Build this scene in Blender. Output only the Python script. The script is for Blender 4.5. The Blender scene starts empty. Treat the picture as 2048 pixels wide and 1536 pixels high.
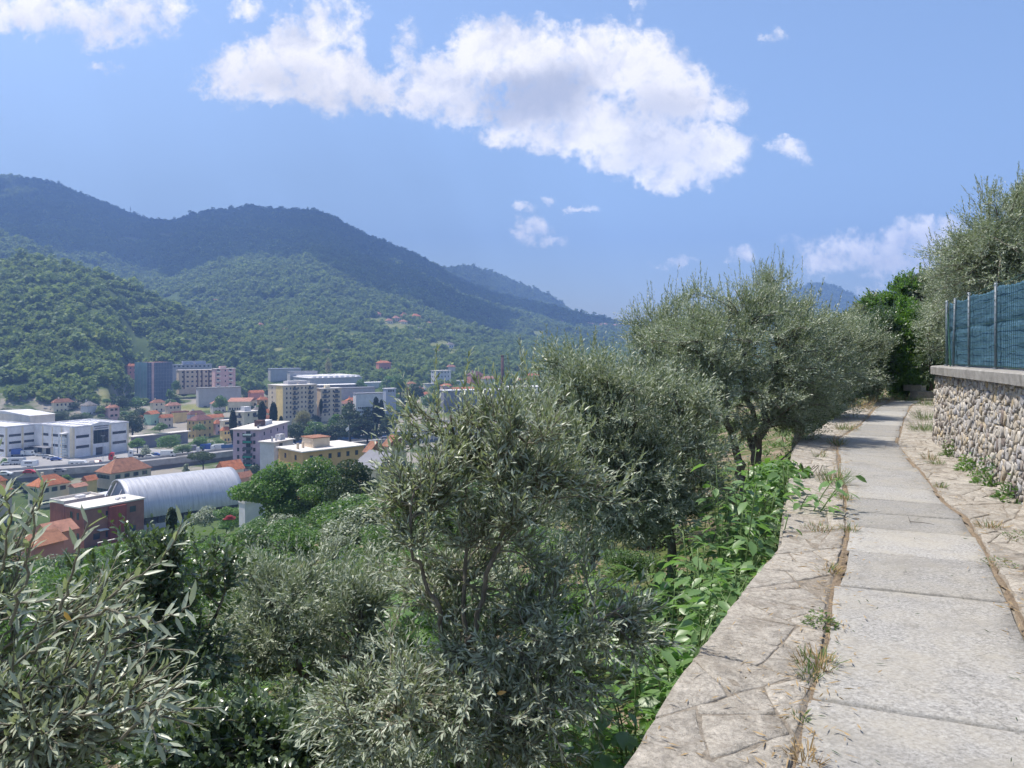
import bpy, math, random
import numpy as np
from mathutils import Matrix, Vector

# ------------------------------------------------------------------ camera
R = math.radians
F, CX, HY, EYE = 1500.0, 1024.0, 690.0, 1.6      # focal length and horizon of the 2048 px wide photograph
scene = bpy.context.scene
C = scene.collection
cam_d = bpy.data.cameras.new('camera'); cam = bpy.data.objects.new('camera', cam_d); C.objects.link(cam)
cam.location = (0, 0, EYE); cam.rotation_euler = (R(90), 0, 0)
cam_d.sensor_width = 36; cam_d.lens = 36 * F / 2048; cam_d.shift_y = -(768 - HY) / 2048
cam_d.clip_start = 0.05; cam_d.clip_end = 12000
scene.camera = cam

# ------------------------------------------------------------------ light, sky, exposure
SUN_DIR = Vector((-0.90, 0.43, 0.0)).normalized()
SUN_EL = 64.0
SUN_STRENGTH, SKY_STRENGTH = 4.8, 0.132
to_sun = Vector((SUN_DIR.x * math.cos(R(SUN_EL)), SUN_DIR.y * math.cos(R(SUN_EL)), math.sin(R(SUN_EL))))
sd = bpy.data.lights.new('sun', 'SUN'); sd.energy = SUN_STRENGTH; sd.angle = R(0.5); sd.color = (1.0, 0.945, 0.85)
sun = bpy.data.objects.new('sun', sd); C.objects.link(sun)
sun.rotation_euler = to_sun.to_track_quat('Z', 'Y').to_euler(); sun.location = (-30, 20, 60)

class NT:
    """small helper round a node tree"""
    def __init__(s, t): s.t = t; t.nodes.clear()
    def n(s, typ, ins=None, **kw):
        nd = s.t.nodes.new(typ)
        for k, v in kw.items(): setattr(nd, k, v)
        for k, v in (ins or {}).items():
            if isinstance(v, tuple) and len(v) == 2 and hasattr(v[0], 'outputs'):
                s.t.links.new(v[0].outputs[v[1]], nd.inputs[k])
            elif hasattr(v, 'outputs'): s.t.links.new(v.outputs[0], nd.inputs[k])
            else: nd.inputs[k].default_value = v
        return nd
    def math(s, op, a, b=None, c=None, clamp=False):
        ins = {0: a}
        if b is not None: ins[1] = b
        if c is not None: ins[2] = c
        nd = s.n('ShaderNodeMath', ins, operation=op); nd.use_clamp = clamp; return nd
    def mix(s, fac, a, b, bt='MIX'):
        nd = s.t.nodes.new('ShaderNodeMix'); nd.data_type = 'RGBA'; nd.blend_type = bt
        for i, v in ((0, fac), (6, a), (7, b)):
            if isinstance(v, tuple) and len(v) == 2 and hasattr(v[0], 'outputs'): s.t.links.new(v[0].outputs[v[1]], nd.inputs[i])
            elif hasattr(v, 'outputs'): s.t.links.new(v.outputs[2] if v.bl_idname == 'ShaderNodeMix' else v.outputs[0], nd.inputs[i])
            elif i == 0: nd.inputs[i].default_value = v
            else: nd.inputs[i].default_value = (*v[:3], 1)
        return nd
    def ramp(s, fac, stops, interp='LINEAR'):
        nd = s.n('ShaderNodeValToRGB', {0: fac}); e = nd.color_ramp.elements; nd.color_ramp.interpolation = interp
        while len(e) < len(stops): e.new(0.5)
        for q, (p, c) in zip(e, stops):
            q.position = p; q.color = (*c, 1) if isinstance(c, tuple) else (c, c, c, 1)
        return nd
    def link(s, a, ao, b, bi): s.t.links.new(a.outputs[ao], b.inputs[bi])

w = bpy.data.worlds.new('World'); scene.world = w; w.use_nodes = True
W = NT(w.node_tree)
sky = W.n('ShaderNodeTexSky', sky_type='NISHITA', sun_disc=False)
sky.sun_elevation = R(SUN_EL); sky.sun_rotation = math.atan2(to_sun.x, to_sun.y)
sky.air_density = 1.0; sky.dust_density = 1.2; sky.ozone_density = 1.6; sky.altitude = 100
co = W.n('ShaderNodeTexCoord')
sep = W.n('ShaderNodeSeparateXYZ', {0: (co, 'Generated')})
# direction -> (tan azimuth, tan elevation) for the half of the sky in front; behind it only loose clouds
ysafe = W.math('MAXIMUM', (sep, 1), 0.12)
u = W.math('DIVIDE', (sep, 0), ysafe); v = W.math('DIVIDE', (sep, 2), ysafe)
uv = W.n('ShaderNodeCombineXYZ', {0: u, 1: v, 2: 0.0})
def fbm(vec, scale, detail, rough, dist=0.0, w4=None):
    n = W.n('ShaderNodeTexNoise', {'Vector': vec, 'Scale': scale, 'Detail': detail, 'Roughness': rough, 'Distortion': dist}); return n
# curl the coordinates so that outlines billow
nz = fbm(uv, 10.0, 8.0, 0.66)
off = W.n('ShaderNodeVectorMath', {0: (nz, 1), 1: (0.5, 0.5, 0.5)}, operation='SUBTRACT')
off = W.n('ShaderNodeVectorMath', {0: off, 'Scale': 0.085}, operation='SCALE')
warp = W.n('ShaderNodeVectorMath', {0: uv, 1: off}, operation='ADD')
def field(blobs, vec):
    """largest of many soft ellipses, three to a vector"""
    sp_ = W.n('ShaderNodeSeparateXYZ', {0: vec}); VX = W.n('ShaderNodeCombineXYZ', {0: (sp_, 0), 1: (sp_, 0), 2: (sp_, 0)}); VY = W.n('ShaderNodeCombineXYZ', {0: (sp_, 1), 1: (sp_, 1), 2: (sp_, 1)})
    vm = lambda op, *a: W.n('ShaderNodeVectorMath', dict(enumerate(a)), operation=op)
    acc = None; bl = list(blobs) + [(0, -9000, 10, 10, 1)] * (-len(blobs) % 3)
    for i in range(0, len(bl), 3):
        g = bl[i:i + 3]; T3 = lambda fn: tuple(fn(q) for q in g)
        x = vm('MULTIPLY_ADD', VX, T3(lambda q: F / q[2]), T3(lambda q: -(q[0] - CX) / q[2])); y = vm('MULTIPLY_ADD', VY, T3(lambda q: F / q[3]), T3(lambda q: -(HY - q[1]) / q[3]))
        e = vm('MULTIPLY_ADD', x, x, vm('MULTIPLY', y, y)); f = vm('MULTIPLY_ADD', e, T3(lambda q: -q[4]), T3(lambda q: q[4]))
        acc = f if acc is None else vm('MAXIMUM', acc, f)
    s3 = W.n('ShaderNodeSeparateXYZ', {0: acc})
    m1_ = W.n('ShaderNodeMath', {0: (s3, 0), 1: (s3, 1), 2: 0.3}, operation='SMOOTH_MAX')
    return W.n('ShaderNodeMath', {0: m1_, 1: (s3, 2), 2: 0.3}, operation='SMOOTH_MAX')
CLOUDS = [(520, 140, 120, 80, 1), (600, 95, 90, 85, 1), (640, 150, 120, 75, 1), (560, 185, 90, 40, .8), (720, 165, 110, 45, .9), (690, 60, 45, 80, .45), (640, 20, 60, 50, .5),
          (880, 170, 110, 80, 1), (980, 110, 110, 80, 1), (1080, 130, 120, 95, 1), (1200, 120, 130, 90, 1), (1290, 130, 90, 80, 1), (1100, 210, 200, 60, 1),
          (1330, 190, 110, 80, 1), (1420, 200, 75, 45, .7), (1180, 260, 190, 60, 1), (1300, 290, 180, 60, 1), (1420, 300, 110, 60, 1), (1380, 345, 120, 40, .9), (1000, 265, 60, 40, .6),
          (1570, 305, 40, 28, .5), (60, 20, 160, 60, .75), (230, 30, 140, 60, .65), (330, 10, 60, 40, .4), (490, 20, 40, 22, .5), (215, 125, 40, 14, .4), (810, 90, 30, 50, .38),
          (1065, 455, 40, 26, .55), (1090, 478, 50, 14, .35), (1050, 414, 20, 10, .45), (1087, 402, 20, 11, .45), (1150, 417, 30, 7, .4), (1350, 523, 40, 12, .5), (1480, 516, 34, 20, .5),
          (1750, 510, 160, 55, .62), (1850, 480, 130, 50, .75), (1660, 535, 80, 40, .6), (1900, 540, 200, 60, .4), (1280, 25, 18, 36, .33), (1553, 80, 26, 18, .35)]
DARKS = [(1060, 195, 150, 60, 1), (1130, 170, 90, 50, .9), (1330, 215, 80, 50, .45), (560, 160, 90, 40, .35), (1330, 310, 130, 30, .3), (700, 190, 100, 25, .3), (200, 60, 200, 40, .3), (1800, 530, 200, 40, .5)]
f1 = field(CLOUDS, warp)
nf = fbm(uv, 26.0, 9.0, 0.68, 0.2)
nfs = W.math('MULTIPLY_ADD', (nf, 0), 2.6, -1.36)
infront = W.n('ShaderNodeMapRange', {0: (sep, 1), 1: 0.15, 2: 0.4, 3: -6.0, 4: 0.0})
nf2 = fbm(uv, 80.0, 5.0, 0.6); nfs = W.math('ADD', nfs, W.math('MULTIPLY_ADD', (nf2, 0), 0.8, -0.4))
f1n = W.math('ADD', W.math('ADD', f1, nfs), infront)
# loose fair-weather clouds everywhere outside the view
nb = W.n('ShaderNodeTexNoise', {'Vector': (co, 'Generated'), 'Scale': 3.2, 'Detail': 8.0, 'Roughness': 0.6, 'Distortion': 0.3})
absaz = W.math('DIVIDE', W.math('ABSOLUTE', (sep, 0)), ysafe)
side = W.n('ShaderNodeMapRange', {0: absaz, 1: 0.75, 2: 1.0, 3: 0.0, 4: 1.0})
loose = W.math('MULTIPLY', W.n('ShaderNodeMapRange', {0: (nb, 0), 1: 0.58, 2: 0.70, 3: 0.0, 4: 0.9}), side)
m1 = W.n('ShaderNodeMapRange', {0: f1n, 1: -0.18, 2: 0.75, 3: 0.0, 4: 1.0}, interpolation_type='SMOOTHSTEP')
mask = W.math('MAXIMUM', m1, loose)
mask = W.math('MULTIPLY', mask, W.n('ShaderNodeMapRange', {0: (sep, 2), 1: 0.0, 2: 0.06, 3: 0.0, 4: 0.97}))
# cloud body: bright billows, soft grey where the cloud is thick
dk = field(DARKS, warp)
nd2 = fbm(warp, 13.0, 9.0, 0.64, 0.2)
dkm = W.n('ShaderNodeMapRange', {0: W.math('ADD', dk, W.math('MULTIPLY_ADD', (nd2, 0), 2.2, -1.15)), 1: -0.15, 2: 1.0, 3: 0.0, 4: 1.0}, interpolation_type='SMOOTHSTEP')
bil = W.n('ShaderNodeMapRange', {0: (nd2, 0), 1: 0.33, 2: 0.55, 3: 0.0, 4: 1.0})
cc = W.mix(bil, (0.60, 0.59, 0.60), (0.98, 0.91, 0.82))
cc = W.mix(W.math('MULTIPLY', dkm, 0.9), cc, (0.38, 0.385, 0.42))
skb = W.n('ShaderNodeBackground', {0: sky, 1: SKY_STRENGTH})
clb = W.n('ShaderNodeBackground', {0: (cc, 2), 1: W.n('ShaderNodeMapRange', {0: (sep, 2), 1: 0.08, 2: 0.30, 3: 1.9, 4: 1.06})})
mx = W.n('ShaderNodeMixShader', {0: mask, 1: skb, 2: clb})
W.n('ShaderNodeOutputWorld', {0: mx})
w.cycles.sampling_method = 'MANUAL'; w.cycles.sample_map_resolution = 512

scene.view_settings.view_transform = 'Standard'; scene.view_settings.look = 'None'
scene.view_settings.exposure = 0.60; scene.view_settings.gamma = 1.0
scene.cycles.use_denoising = True; scene.cycles.use_adaptive_sampling = True; scene.cycles.adaptive_threshold = 0.025
scene.cycles.max_bounces = 6; scene.cycles.diffuse_bounces = 3; scene.cycles.transparent_max_bounces = 6
scene.cycles.volume_bounces = 0
scene.cycles.caustics_reflective = False; scene.cycles.caustics_refractive = False

# ------------------------------------------------------------------ materials
MATS = {}
def new_mat(name):
    m = bpy.data.materials.new(name); m.use_nodes = True; MATS[name] = m
    return m, NT(m.node_tree)
def pbr(T, col, rough=0.8, spec=0.3, normal=None, metal=0.0):
    b = T.n('ShaderNodeBsdfPrincipled')
    for k, vv in (('Base Color', col), ('Roughness', rough), ('Specular IOR Level', spec), ('Metallic', metal)):
        if hasattr(vv, 'outputs'): T.t.links.new(vv.outputs[2] if vv.bl_idname == 'ShaderNodeMix' else vv.outputs[0], b.inputs[k])
        elif isinstance(vv, tuple): b.inputs[k].default_value = (*vv[:3], 1)
        else: b.inputs[k].default_value = vv
    if normal is not None: T.t.links.new(normal.outputs[0], b.inputs['Normal'])
    return b
def out(T, sh): T.n('ShaderNodeOutputMaterial', {0: sh})

def m_plain(name, col, rough=0.8, var=0.15, scale=0.6, spec=0.25, metal=0.0, bump=0.0, bscale=20):
    """painted or plastered surface: object-space noise mottling, light grime"""
    m, T = new_mat(name)
    tc = T.n('ShaderNodeTexCoord')
    n = T.n('ShaderNodeTexNoise', {'Vector': (tc, 'Object'), 'Scale': scale, 'Detail': 6.0, 'Roughness': 0.65})
    f = T.n('ShaderNodeMapRange', {0: (n, 0), 1: 0.3, 2: 0.7, 3: 1 - var, 4: 1 + var})
    c = T.n('ShaderNodeVectorMath', {0: col, 'Scale': f}, operation='SCALE')
    nm = None
    if bump:
        nb_ = T.n('ShaderNodeTexNoise', {'Vector': (tc, 'Object'), 'Scale': bscale, 'Detail': 5.0})
        nm = T.n('ShaderNodeBump', {'Strength': bump, 'Distance': 0.02, 'Height': (nb_, 0)})
    out(T, pbr(T, c, rough, spec, nm, metal)); return m

def m_tiles(name, col, scale=2.2):
    m, T = new_mat(name)
    tc = T.n('ShaderNodeTexCoord')
    wv = T.n('ShaderNodeTexWave', {'Vector': (tc, 'Object'), 'Scale': scale, 'Distortion': 0.4, 'Detail': 2.0}, bands_direction='DIAGONAL')
    n = T.n('ShaderNodeTexNoise', {'Vector': (tc, 'Object'), 'Scale': 0.9, 'Detail': 7.0, 'Roughness': 0.7})
    dark = tuple(x * 0.55 for x in col); lite = tuple(min(1, x * 1.35) for x in col)
    c = T.ramp((n, 0), [(0.3, dark), (0.5, col), (0.72, lite)])
    c2 = T.mix(T.math('MULTIPLY', (wv, 1), 0.35), c, tuple(x * 0.5 for x in col))
    bp = T.n('ShaderNodeBump', {'Strength': 0.5, 'Distance': 0.05, 'Height': (wv, 1)})
    out(T, pbr(T, c2, 0.85, 0.2, bp)); return m

def m_leaf(name, a, b, under, rough=0.42, spec=0.5, trans=0.22, tcol=None, inst=0.0):
    """two-sided leaf: upper face varies leaf by leaf between a and b, lower face paler"""
    m, T = new_mat(name)
    g = T.n('ShaderNodeNewGeometry'); oi = T.n('ShaderNodeObjectInfo')
    r = T.math('FRACT', T.math('ADD', (g, 'Random Per Island'), (oi, 'Random')))
    if inst: r = T.math('ADD', T.math('MULTIPLY', r, 1 - inst), T.math('MULTIPLY', T.math('FRACT', T.math('MULTIPLY', (oi, 'Random'), 7.31)), inst))
    c = T.ramp(r, [(0.0, a), (0.85, b), (1.0, tuple(min(1, x * 1.35) for x in b))])
    tint = T.n('ShaderNodeMapRange', {0: (oi, 'Random'), 1: 0.0, 2: 1.0, 3: 0.82, 4: 1.2})
    c = T.n('ShaderNodeVectorMath', {0: c, 'Scale': tint}, operation='SCALE')
    if inst:                                                          # stands of different kinds of tree
        zn_ = T.n('ShaderNodeTexNoise', {'Vector': (oi, 'Location'), 'Scale': 0.013, 'Detail': 4.0, 'Roughness': 0.65})
        zf_ = T.n('ShaderNodeMapRange', {0: (zn_, 0), 1: 0.36, 2: 0.64, 3: 0.38, 4: 1.5}); c = T.n('ShaderNodeVectorMath', {0: c, 'Scale': zf_}, operation='SCALE')
    cu = T.mix((g, 'Backfacing'), c, under)
    p = pbr(T, cu, rough, spec)
    tcol = tcol or tuple(min(1, x * 1.6) for x in b)
    tr = T.n('ShaderNodeBsdfTranslucent', {0: (*tcol, 1)})
    out(T, T.n('ShaderNodeMixShader', {0: trans, 1: p, 2: tr})); return m

m_leaf('olive_leaf', (0.11, 0.148, 0.07), (0.215, 0.26, 0.132), (0.39, 0.43, 0.33), 0.38, 0.5, 0.3, (0.34, 0.41, 0.18))
m_leaf('olive_leaf_far', (0.105, 0.142, 0.07), (0.205, 0.252, 0.13), (0.36, 0.40, 0.30), 0.45, 0.45, 0.27, (0.30, 0.37, 0.18))
m_leaf('yellow_leaf', (0.6, 0.33, 0.04), (0.7, 0.4, 0.05), (0.6, 0.35, 0.1))
m_leaf('broad_leaf', (0.062, 0.133, 0.025), (0.132, 0.250, 0.042), (0.09, 0.15, 0.06), 0.4, 0.5, 0.28)
m_leaf('glossy_leaf', (0.048, 0.094, 0.028), (0.097, 0.156, 0.042), (0.10, 0.14, 0.08), 0.3, 0.6, 0.18)
m_leaf('laurel_leaf', (0.063, 0.135, 0.015), (0.126, 0.247, 0.026), (0.10, 0.18, 0.05), 0.35, 0.5, 0.32)
m_leaf('poke_leaf', (0.109, 0.245, 0.053), (0.196, 0.370, 0.079), (0.13, 0.22, 0.08), 0.38, 0.5, 0.3)
m_leaf('fern_leaf', (0.105, 0.234, 0.036), (0.175, 0.343, 0.056), (0.11, 0.2, 0.06), 0.4, 0.4, 0.35)
m_leaf('ivy_leaf', (0.087, 0.218, 0.028), (0.192, 0.374, 0.050), (0.1, 0.18, 0.05), 0.38, 0.5, 0.25)
m_leaf('robinia_leaf', (0.070, 0.156, 0.028), (0.140, 0.272, 0.050), (0.09, 0.16, 0.05), 0.5, 0.35, 0.3)
m_leaf('dark_leaf', (0.036, 0.067, 0.024), (0.075, 0.120, 0.038), (0.05, 0.08, 0.04), 0.5, 0.3, 0.18)
m_leaf('cypress_leaf', (0.014, 0.028, 0.013), (0.028, 0.05, 0.02), (0.03, 0.05, 0.02), 0.6, 0.2, 0.1)
m_leaf('forest_leaf', (0.11, 0.17, 0.032), (0.34, 0.38, 0.085), (0.14, 0.2, 0.07), 0.6, 0.15, 0.3, (0.3, 0.4, 0.1), 0.65)
m_leaf('grass_blade', (0.06, 0.12, 0.025), (0.12, 0.19, 0.05), (0.12, 0.18, 0.06), 0.5, 0.3, 0.25)
m_leaf('dry_blade', (0.22, 0.13, 0.06), (0.42, 0.30, 0.15), (0.35, 0.25, 0.13), 0.6, 0.2, 0.15)
m_leaf('blossom_leaf', (0.16, 0.17, 0.06), (0.34, 0.32, 0.16), (0.2, 0.2, 0.1), 0.6, 0.2, 0.2)
m_leaf('pink_blossom', (0.35, 0.05, 0.09), (0.5, 0.08, 0.13), (0.4, 0.08, 0.1), 0.6, 0.2, 0.2)

def m_bark(name, a, b):
    m, T = new_mat(name)
    tc = T.n('ShaderNodeTexCoord')
    mp = T.n('ShaderNodeMapping', {'Vector': (tc, 'Object'), 'Scale': (14, 14, 4)})
    n = T.n('ShaderNodeTexNoise', {'Vector': mp, 'Scale': 2.0, 'Detail': 8.0, 'Roughness': 0.7})
    c = T.ramp((n, 0), [(0.3, a), (0.7, b)])
    bp = T.n('ShaderNodeBump', {'Strength': 0.9, 'Distance': 0.02, 'Height': (n, 0)})
    out(T, pbr(T, c, 0.9, 0.15, bp)); return m
m_bark('olive_bark', (0.08, 0.068, 0.055), (0.27, 0.24, 0.20))
m_bark('twig_bark', (0.14, 0.13, 0.10), (0.30, 0.28, 0.22))
m_bark('dark_bark', (0.035, 0.028, 0.022), (0.10, 0.085, 0.065))
m_plain('green_stem', (0.16, 0.23, 0.09), 0.5, 0.2, 8)

def m_slab(name):
    """grey hammered stone: pits, pale lichen mottling, per-slab tint"""
    m, T = new_mat(name)
    gp_ = T.n('ShaderNodeNewGeometry'); oi = T.n('ShaderNodeObjectInfo')
    mp = T.n('ShaderNodeMapping', {'Vector': (gp_, 'Position'), 'Rotation': (0, 0, -0.43), 'Scale': (0.95, 1.1, 1)})
    n1 = T.n('ShaderNodeTexNoise', {'Vector': mp, 'Scale': 48.0, 'Detail': 7.0, 'Roughness': 0.8})
    n2 = T.n('ShaderNodeTexNoise', {'Vector': (gp_, 'Position'), 'Scale': 2.0, 'Detail': 7.0, 'Roughness': 0.7})
    n3 = T.n('ShaderNodeTexNoise', {'Vector': (gp_, 'Position'), 'Scale': 9.0, 'Detail': 5.0, 'Roughness': 0.6})
    base = T.ramp((n1, 0), [(0.32, (0.095, 0.09, 0.085)), (0.43, (0.255, 0.246, 0.232)), (0.56, (0.385, 0.372, 0.352)), (0.70, (0.57, 0.55, 0.52))])
    warm = T.mix(T.n('ShaderNodeMapRange', {0: (n2, 0), 1: 0.42, 2: 0.66, 3: 0.0, 4: 0.75}), base, (0.37, 0.34, 0.285))
    dirt = T.mix(T.n('ShaderNodeMapRange', {0: (n3, 0), 1: 0.56, 2: 0.75, 3: 0.0, 4: 0.5}), warm, (0.16, 0.15, 0.13))
    n4 = T.n('ShaderNodeTexNoise', {'Vector': (gp_, 'Position'), 'Scale': 1.1, 'Detail': 6.0, 'Roughness': 0.7, 'Distortion': 0.8}); dirt = T.mix(T.n('ShaderNodeMapRange', {0: (n4, 0), 1: 0.5, 2: 0.7, 3: 0.0, 4: 0.55}), dirt, (0.19, 0.18, 0.165))
    ck = T.n('ShaderNodeTexVoronoi', {'Vector': T.n('ShaderNodeVectorMath', {0: (gp_, 'Position'), 1: T.n('ShaderNodeVectorMath', {0: (n3, 1), 'Scale': 0.35}, operation='SCALE')}, operation='ADD'), 'Scale': 0.75}, feature='DISTANCE_TO_EDGE'); dirt = T.mix(T.n('ShaderNodeMapRange', {0: (ck, 0), 1: 0.0, 2: 0.006, 3: 0.45, 4: 0.0}), dirt, (0.10, 0.095, 0.085))
    tint = T.n('ShaderNodeMapRange', {0: (oi, 'Random'), 1: 0, 2: 1, 3: 0.78, 4: 1.06})
    c = T.n('ShaderNodeVectorMath', {0: (dirt, 2), 'Scale': tint}, operation='SCALE')
    hh = T.math('ADD', (n1, 0), T.math('MULTIPLY', (n3, 0), 0.8))
    bp = T.n('ShaderNodeBump', {'Strength': 0.75, 'Distance': 0.006, 'Height': hh})
    out(T, pbr(T, c, 0.82, 0.3, bp)); return m
m_slab('slab_stone')

def m_flag(name, cols, bump=0.8, dist=0.012, sc=11.0, flecks=True, stains=False):
    """rough sedimentary stone: layered noise, flaking, per-stone tint"""
    m, T = new_mat(name)
    oi = T.n('ShaderNodeObjectInfo'); g = T.n('ShaderNodeNewGeometry')
    rnd = T.math('FRACT', T.math('ADD', (oi, 'Random'), (g, 'Random Per Island')))
    n1 = T.n('ShaderNodeTexNoise', {'Vector': (g, 'Position'), 'Scale': sc, 'Detail': 9.0, 'Roughness': 0.72, 'Distortion': 0.6})
    n2 = T.n('ShaderNodeTexNoise', {'Vector': (g, 'Position'), 'Scale': sc * 5, 'Detail': 5.0, 'Roughness': 0.7})
    vo = T.n('ShaderNodeTexVoronoi', {'Vector': (g, 'Position'), 'Scale': sc * 3.2, 'Randomness': 1.0}, feature='DISTANCE_TO_EDGE')
    k = len(cols) - 1
    c = T.ramp(rnd, [(i / k, cc_) for i, cc_ in enumerate(cols)])
    sh = T.n('ShaderNodeMapRange', {0: (n1, 0), 1: 0.3, 2: 0.72, 3: 0.62, 4: 1.3})
    c = T.n('ShaderNodeVectorMath', {0: c, 'Scale': sh}, operation='SCALE')
    sh2 = T.n('ShaderNodeMapRange', {0: (n2, 0), 1: 0.33, 2: 0.6, 3: 0.68, 4: 1.12})
    c = T.n('ShaderNodeVectorMath', {0: c, 'Scale': sh2}, operation='SCALE')
    hh = T.math('ADD', (n1, 0), T.math('MULTIPLY', (n2, 0), 0.6))
    if stains:
        gl = T.n('ShaderNodeNewGeometry'); n4 = T.n('ShaderNodeTexNoise', {'Vector': (gl, 'Position'), 'Scale': 3.4, 'Detail': 8.0, 'Roughness': 0.72}); n5 = T.n('ShaderNodeTexNoise', {'Vector': (gl, 'Position'), 'Scale': 42.0, 'Detail': 6.0, 'Roughness': 0.75, 'Distortion': 1.2})
        c = T.mix(T.n('ShaderNodeMapRange', {0: (n4, 0), 1: 0.52, 2: 0.68, 3: 0.0, 4: 0.6}), c, (0.25, 0.21, 0.165))
        c = T.mix(T.n('ShaderNodeMapRange', {0: (n5, 0), 1: 0.30, 2: 0.43, 3: 0.75, 4: 0.0}), c, (0.13, 0.11, 0.09)); hh = T.math('ADD', hh, T.math('MULTIPLY', (n5, 0), 0.9))
    if flecks:
        cr = T.n('ShaderNodeMapRange', {0: (vo, 0), 1: 0.0, 2: 0.035, 3: 0.4, 4: 0.0})
        c = T.mix(cr, c, (0.12, 0.105, 0.09))
    bp = T.n('ShaderNodeBump', {'Strength': bump, 'Distance': dist, 'Height': hh})
    out(T, pbr(T, c, 0.9, 0.15, bp)); return m
m_flag('flag_stone', [(0.39, 0.35, 0.30), (0.45, 0.41, 0.355), (0.35, 0.32, 0.28), (0.47, 0.43, 0.375), (0.41, 0.375, 0.325)], 1.0, 0.012, 9.0, True, True)
m_flag('wall_stone', [(0.46, 0.43, 0.39), (0.34, 0.315, 0.30), (0.58, 0.54, 0.48), (0.42, 0.35, 0.26), (0.50, 0.46, 0.41), (0.22, 0.18, 0.16), (0.55, 0.52, 0.49), (0.46, 0.37, 0.24), (0.38, 0.375, 0.39), (0.48, 0.45, 0.42)], 0.8, 0.008, 34.0, False)
m_flag('mortar', [(0.32, 0.29, 0.25), (0.36, 0.33, 0.285)], 0.9, 0.02, 16.0, False)
m_flag('bed_mortar', [(0.29, 0.25, 0.205), (0.32, 0.28, 0.23)], 1.0, 0.012, 16.0, False, True)
m_flag('joint_soil', [(0.28, 0.215, 0.15), (0.33, 0.255, 0.18)], 1.0, 0.02, 30.0, False)
m_plain('coping_concrete', (0.29, 0.275, 0.255), 0.9, 0.35, 5.0, 0.2, 0, 0.5, 60)
m_plain('concrete', (0.36, 0.35, 0.34), 0.9, 0.3, 0.35)
m_plain('dark_concrete', (0.2, 0.2, 0.2), 0.9, 0.3, 0.35)
m_plain('asphalt', (0.30, 0.29, 0.29), 0.9, 0.25, 0.15)
m_plain('fence_green', (0.025, 0.075, 0.055), 0.45, 0.2, 6, 0.4)
m_plain('post_metal', (0.17, 0.20, 0.24), 0.45, 0.25, 6, 0.5)
m_plain('strap_black', (0.012, 0.012, 0.014), 0.5, 0.2, 6)

# town paints
for nm, c in dict(white=(0.62, 0.60, 0.60), cream=(0.60, 0.52, 0.38), pale=(0.56, 0.50, 0.44), pink=(0.55, 0.36, 0.34), rose=(0.52, 0.22, 0.18), yellow=(0.62, 0.46, 0.20), mustard=(0.46, 0.32, 0.13),
                  beige=(0.52, 0.42, 0.31), orange=(0.55, 0.33, 0.14), tan=(0.44, 0.38, 0.30), green=(0.33, 0.50, 0.36), grey=(0.36, 0.35, 0.36), greydark=(0.17, 0.17, 0.19), greyblue=(0.30, 0.32, 0.38),
                  lilac=(0.42, 0.32, 0.38), flatroof=(0.52, 0.48, 0.44), palegrey=(0.50, 0.49, 0.50), metalroof=(0.55, 0.56, 0.60)).items():
    m_plain('paint_' + nm, tuple(min(.8, x * 1.22) for x in c), 0.85, 0.16, 0.3)
m_tiles('tile_orange', (0.46, 0.17, 0.085)); m_tiles('tile_brown', (0.33, 0.16, 0.10)); m_tiles('tile_dark', (0.19, 0.095, 0.085)); m_tiles('tile_pink', (0.42, 0.21, 0.15)); m_tiles('tile_grey', (0.23, 0.21, 0.20))
def m_brick(name):
    m, T = new_mat(name); tc = T.n('ShaderNodeTexCoord')
    b = T.n('ShaderNodeTexBrick', {'Vector': (tc, 'Object'), 'Color1': (0.33, 0.075, 0.045, 1), 'Color2': (0.26, 0.055, 0.035, 1), 'Mortar': (0.3, 0.14, 0.1, 1), 'Scale': 1.6, 'Mortar Size': 0.012})
    n = T.n('ShaderNodeTexNoise', {'Vector': (tc, 'Object'), 'Scale': 0.5, 'Detail': 6.0})
    f = T.n('ShaderNodeMapRange', {0: (n, 0), 1: 0.3, 2: 0.7, 3: 0.8, 4: 1.2})
    out(T, pbr(T, T.n('ShaderNodeVectorMath', {0: (b, 0), 'Scale': f}, operation='SCALE'), 0.85, 0.2)); return m
m_brick('red_brick')
def m_glass(name, c, rough=0.12, spec=0.6):
    m, T = new_mat(name); oi = T.n('ShaderNodeObjectInfo')
    f = T.n('ShaderNodeMapRange', {0: (oi, 'Random'), 1: 0, 2: 1, 3: 0.5, 4: 1.6})
    out(T, pbr(T, T.n('ShaderNodeVectorMath', {0: c, 'Scale': f}, operation='SCALE'), rough, spec)); return m
m_glass('window_glass', (0.035, 0.04, 0.05)); m_glass('shutter_green', (0.03, 0.075, 0.055), 0.6, 0.3); m_glass('shutter_brown', (0.08, 0.05, 0.035), 0.6, 0.3); m_glass('screen_glass', (0.012, 0.016, 0.02), 0.05, 0.8)
m_plain('awning_green', (0.03, 0.30, 0.20), 0.7, 0.1); m_plain('awning_pale', (0.55, 0.66, 0.62), 0.7, 0.1); m_plain('railing', (0.09, 0.10, 0.11), 0.6)
m_plain('scaffold_lit', (0.22, 0.33, 0.33), 0.8, 0.25, 0.12); m_plain('scaffold_shaded', (0.12, 0.15, 0.20), 0.8, 0.25, 0.12); m_plain('scaffold_bar', (0.33, 0.34, 0.38), 0.5)  # one netting in two colours: sunlit side and shaded side painted in
m_plain('steel_frame', (0.42, 0.50, 0.56), 0.4, 0.1, 1, 0.5)
m_plain('car_white', (0.72, 0.72, 0.72), 0.25, 0.03, 1, 0.5); m_plain('car_red', (0.50, 0.02, 0.025), 0.25, 0.03, 1, 0.5); m_plain('car_blue', (0.03, 0.10, 0.38), 0.3, 0.03, 1, 0.5)
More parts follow.
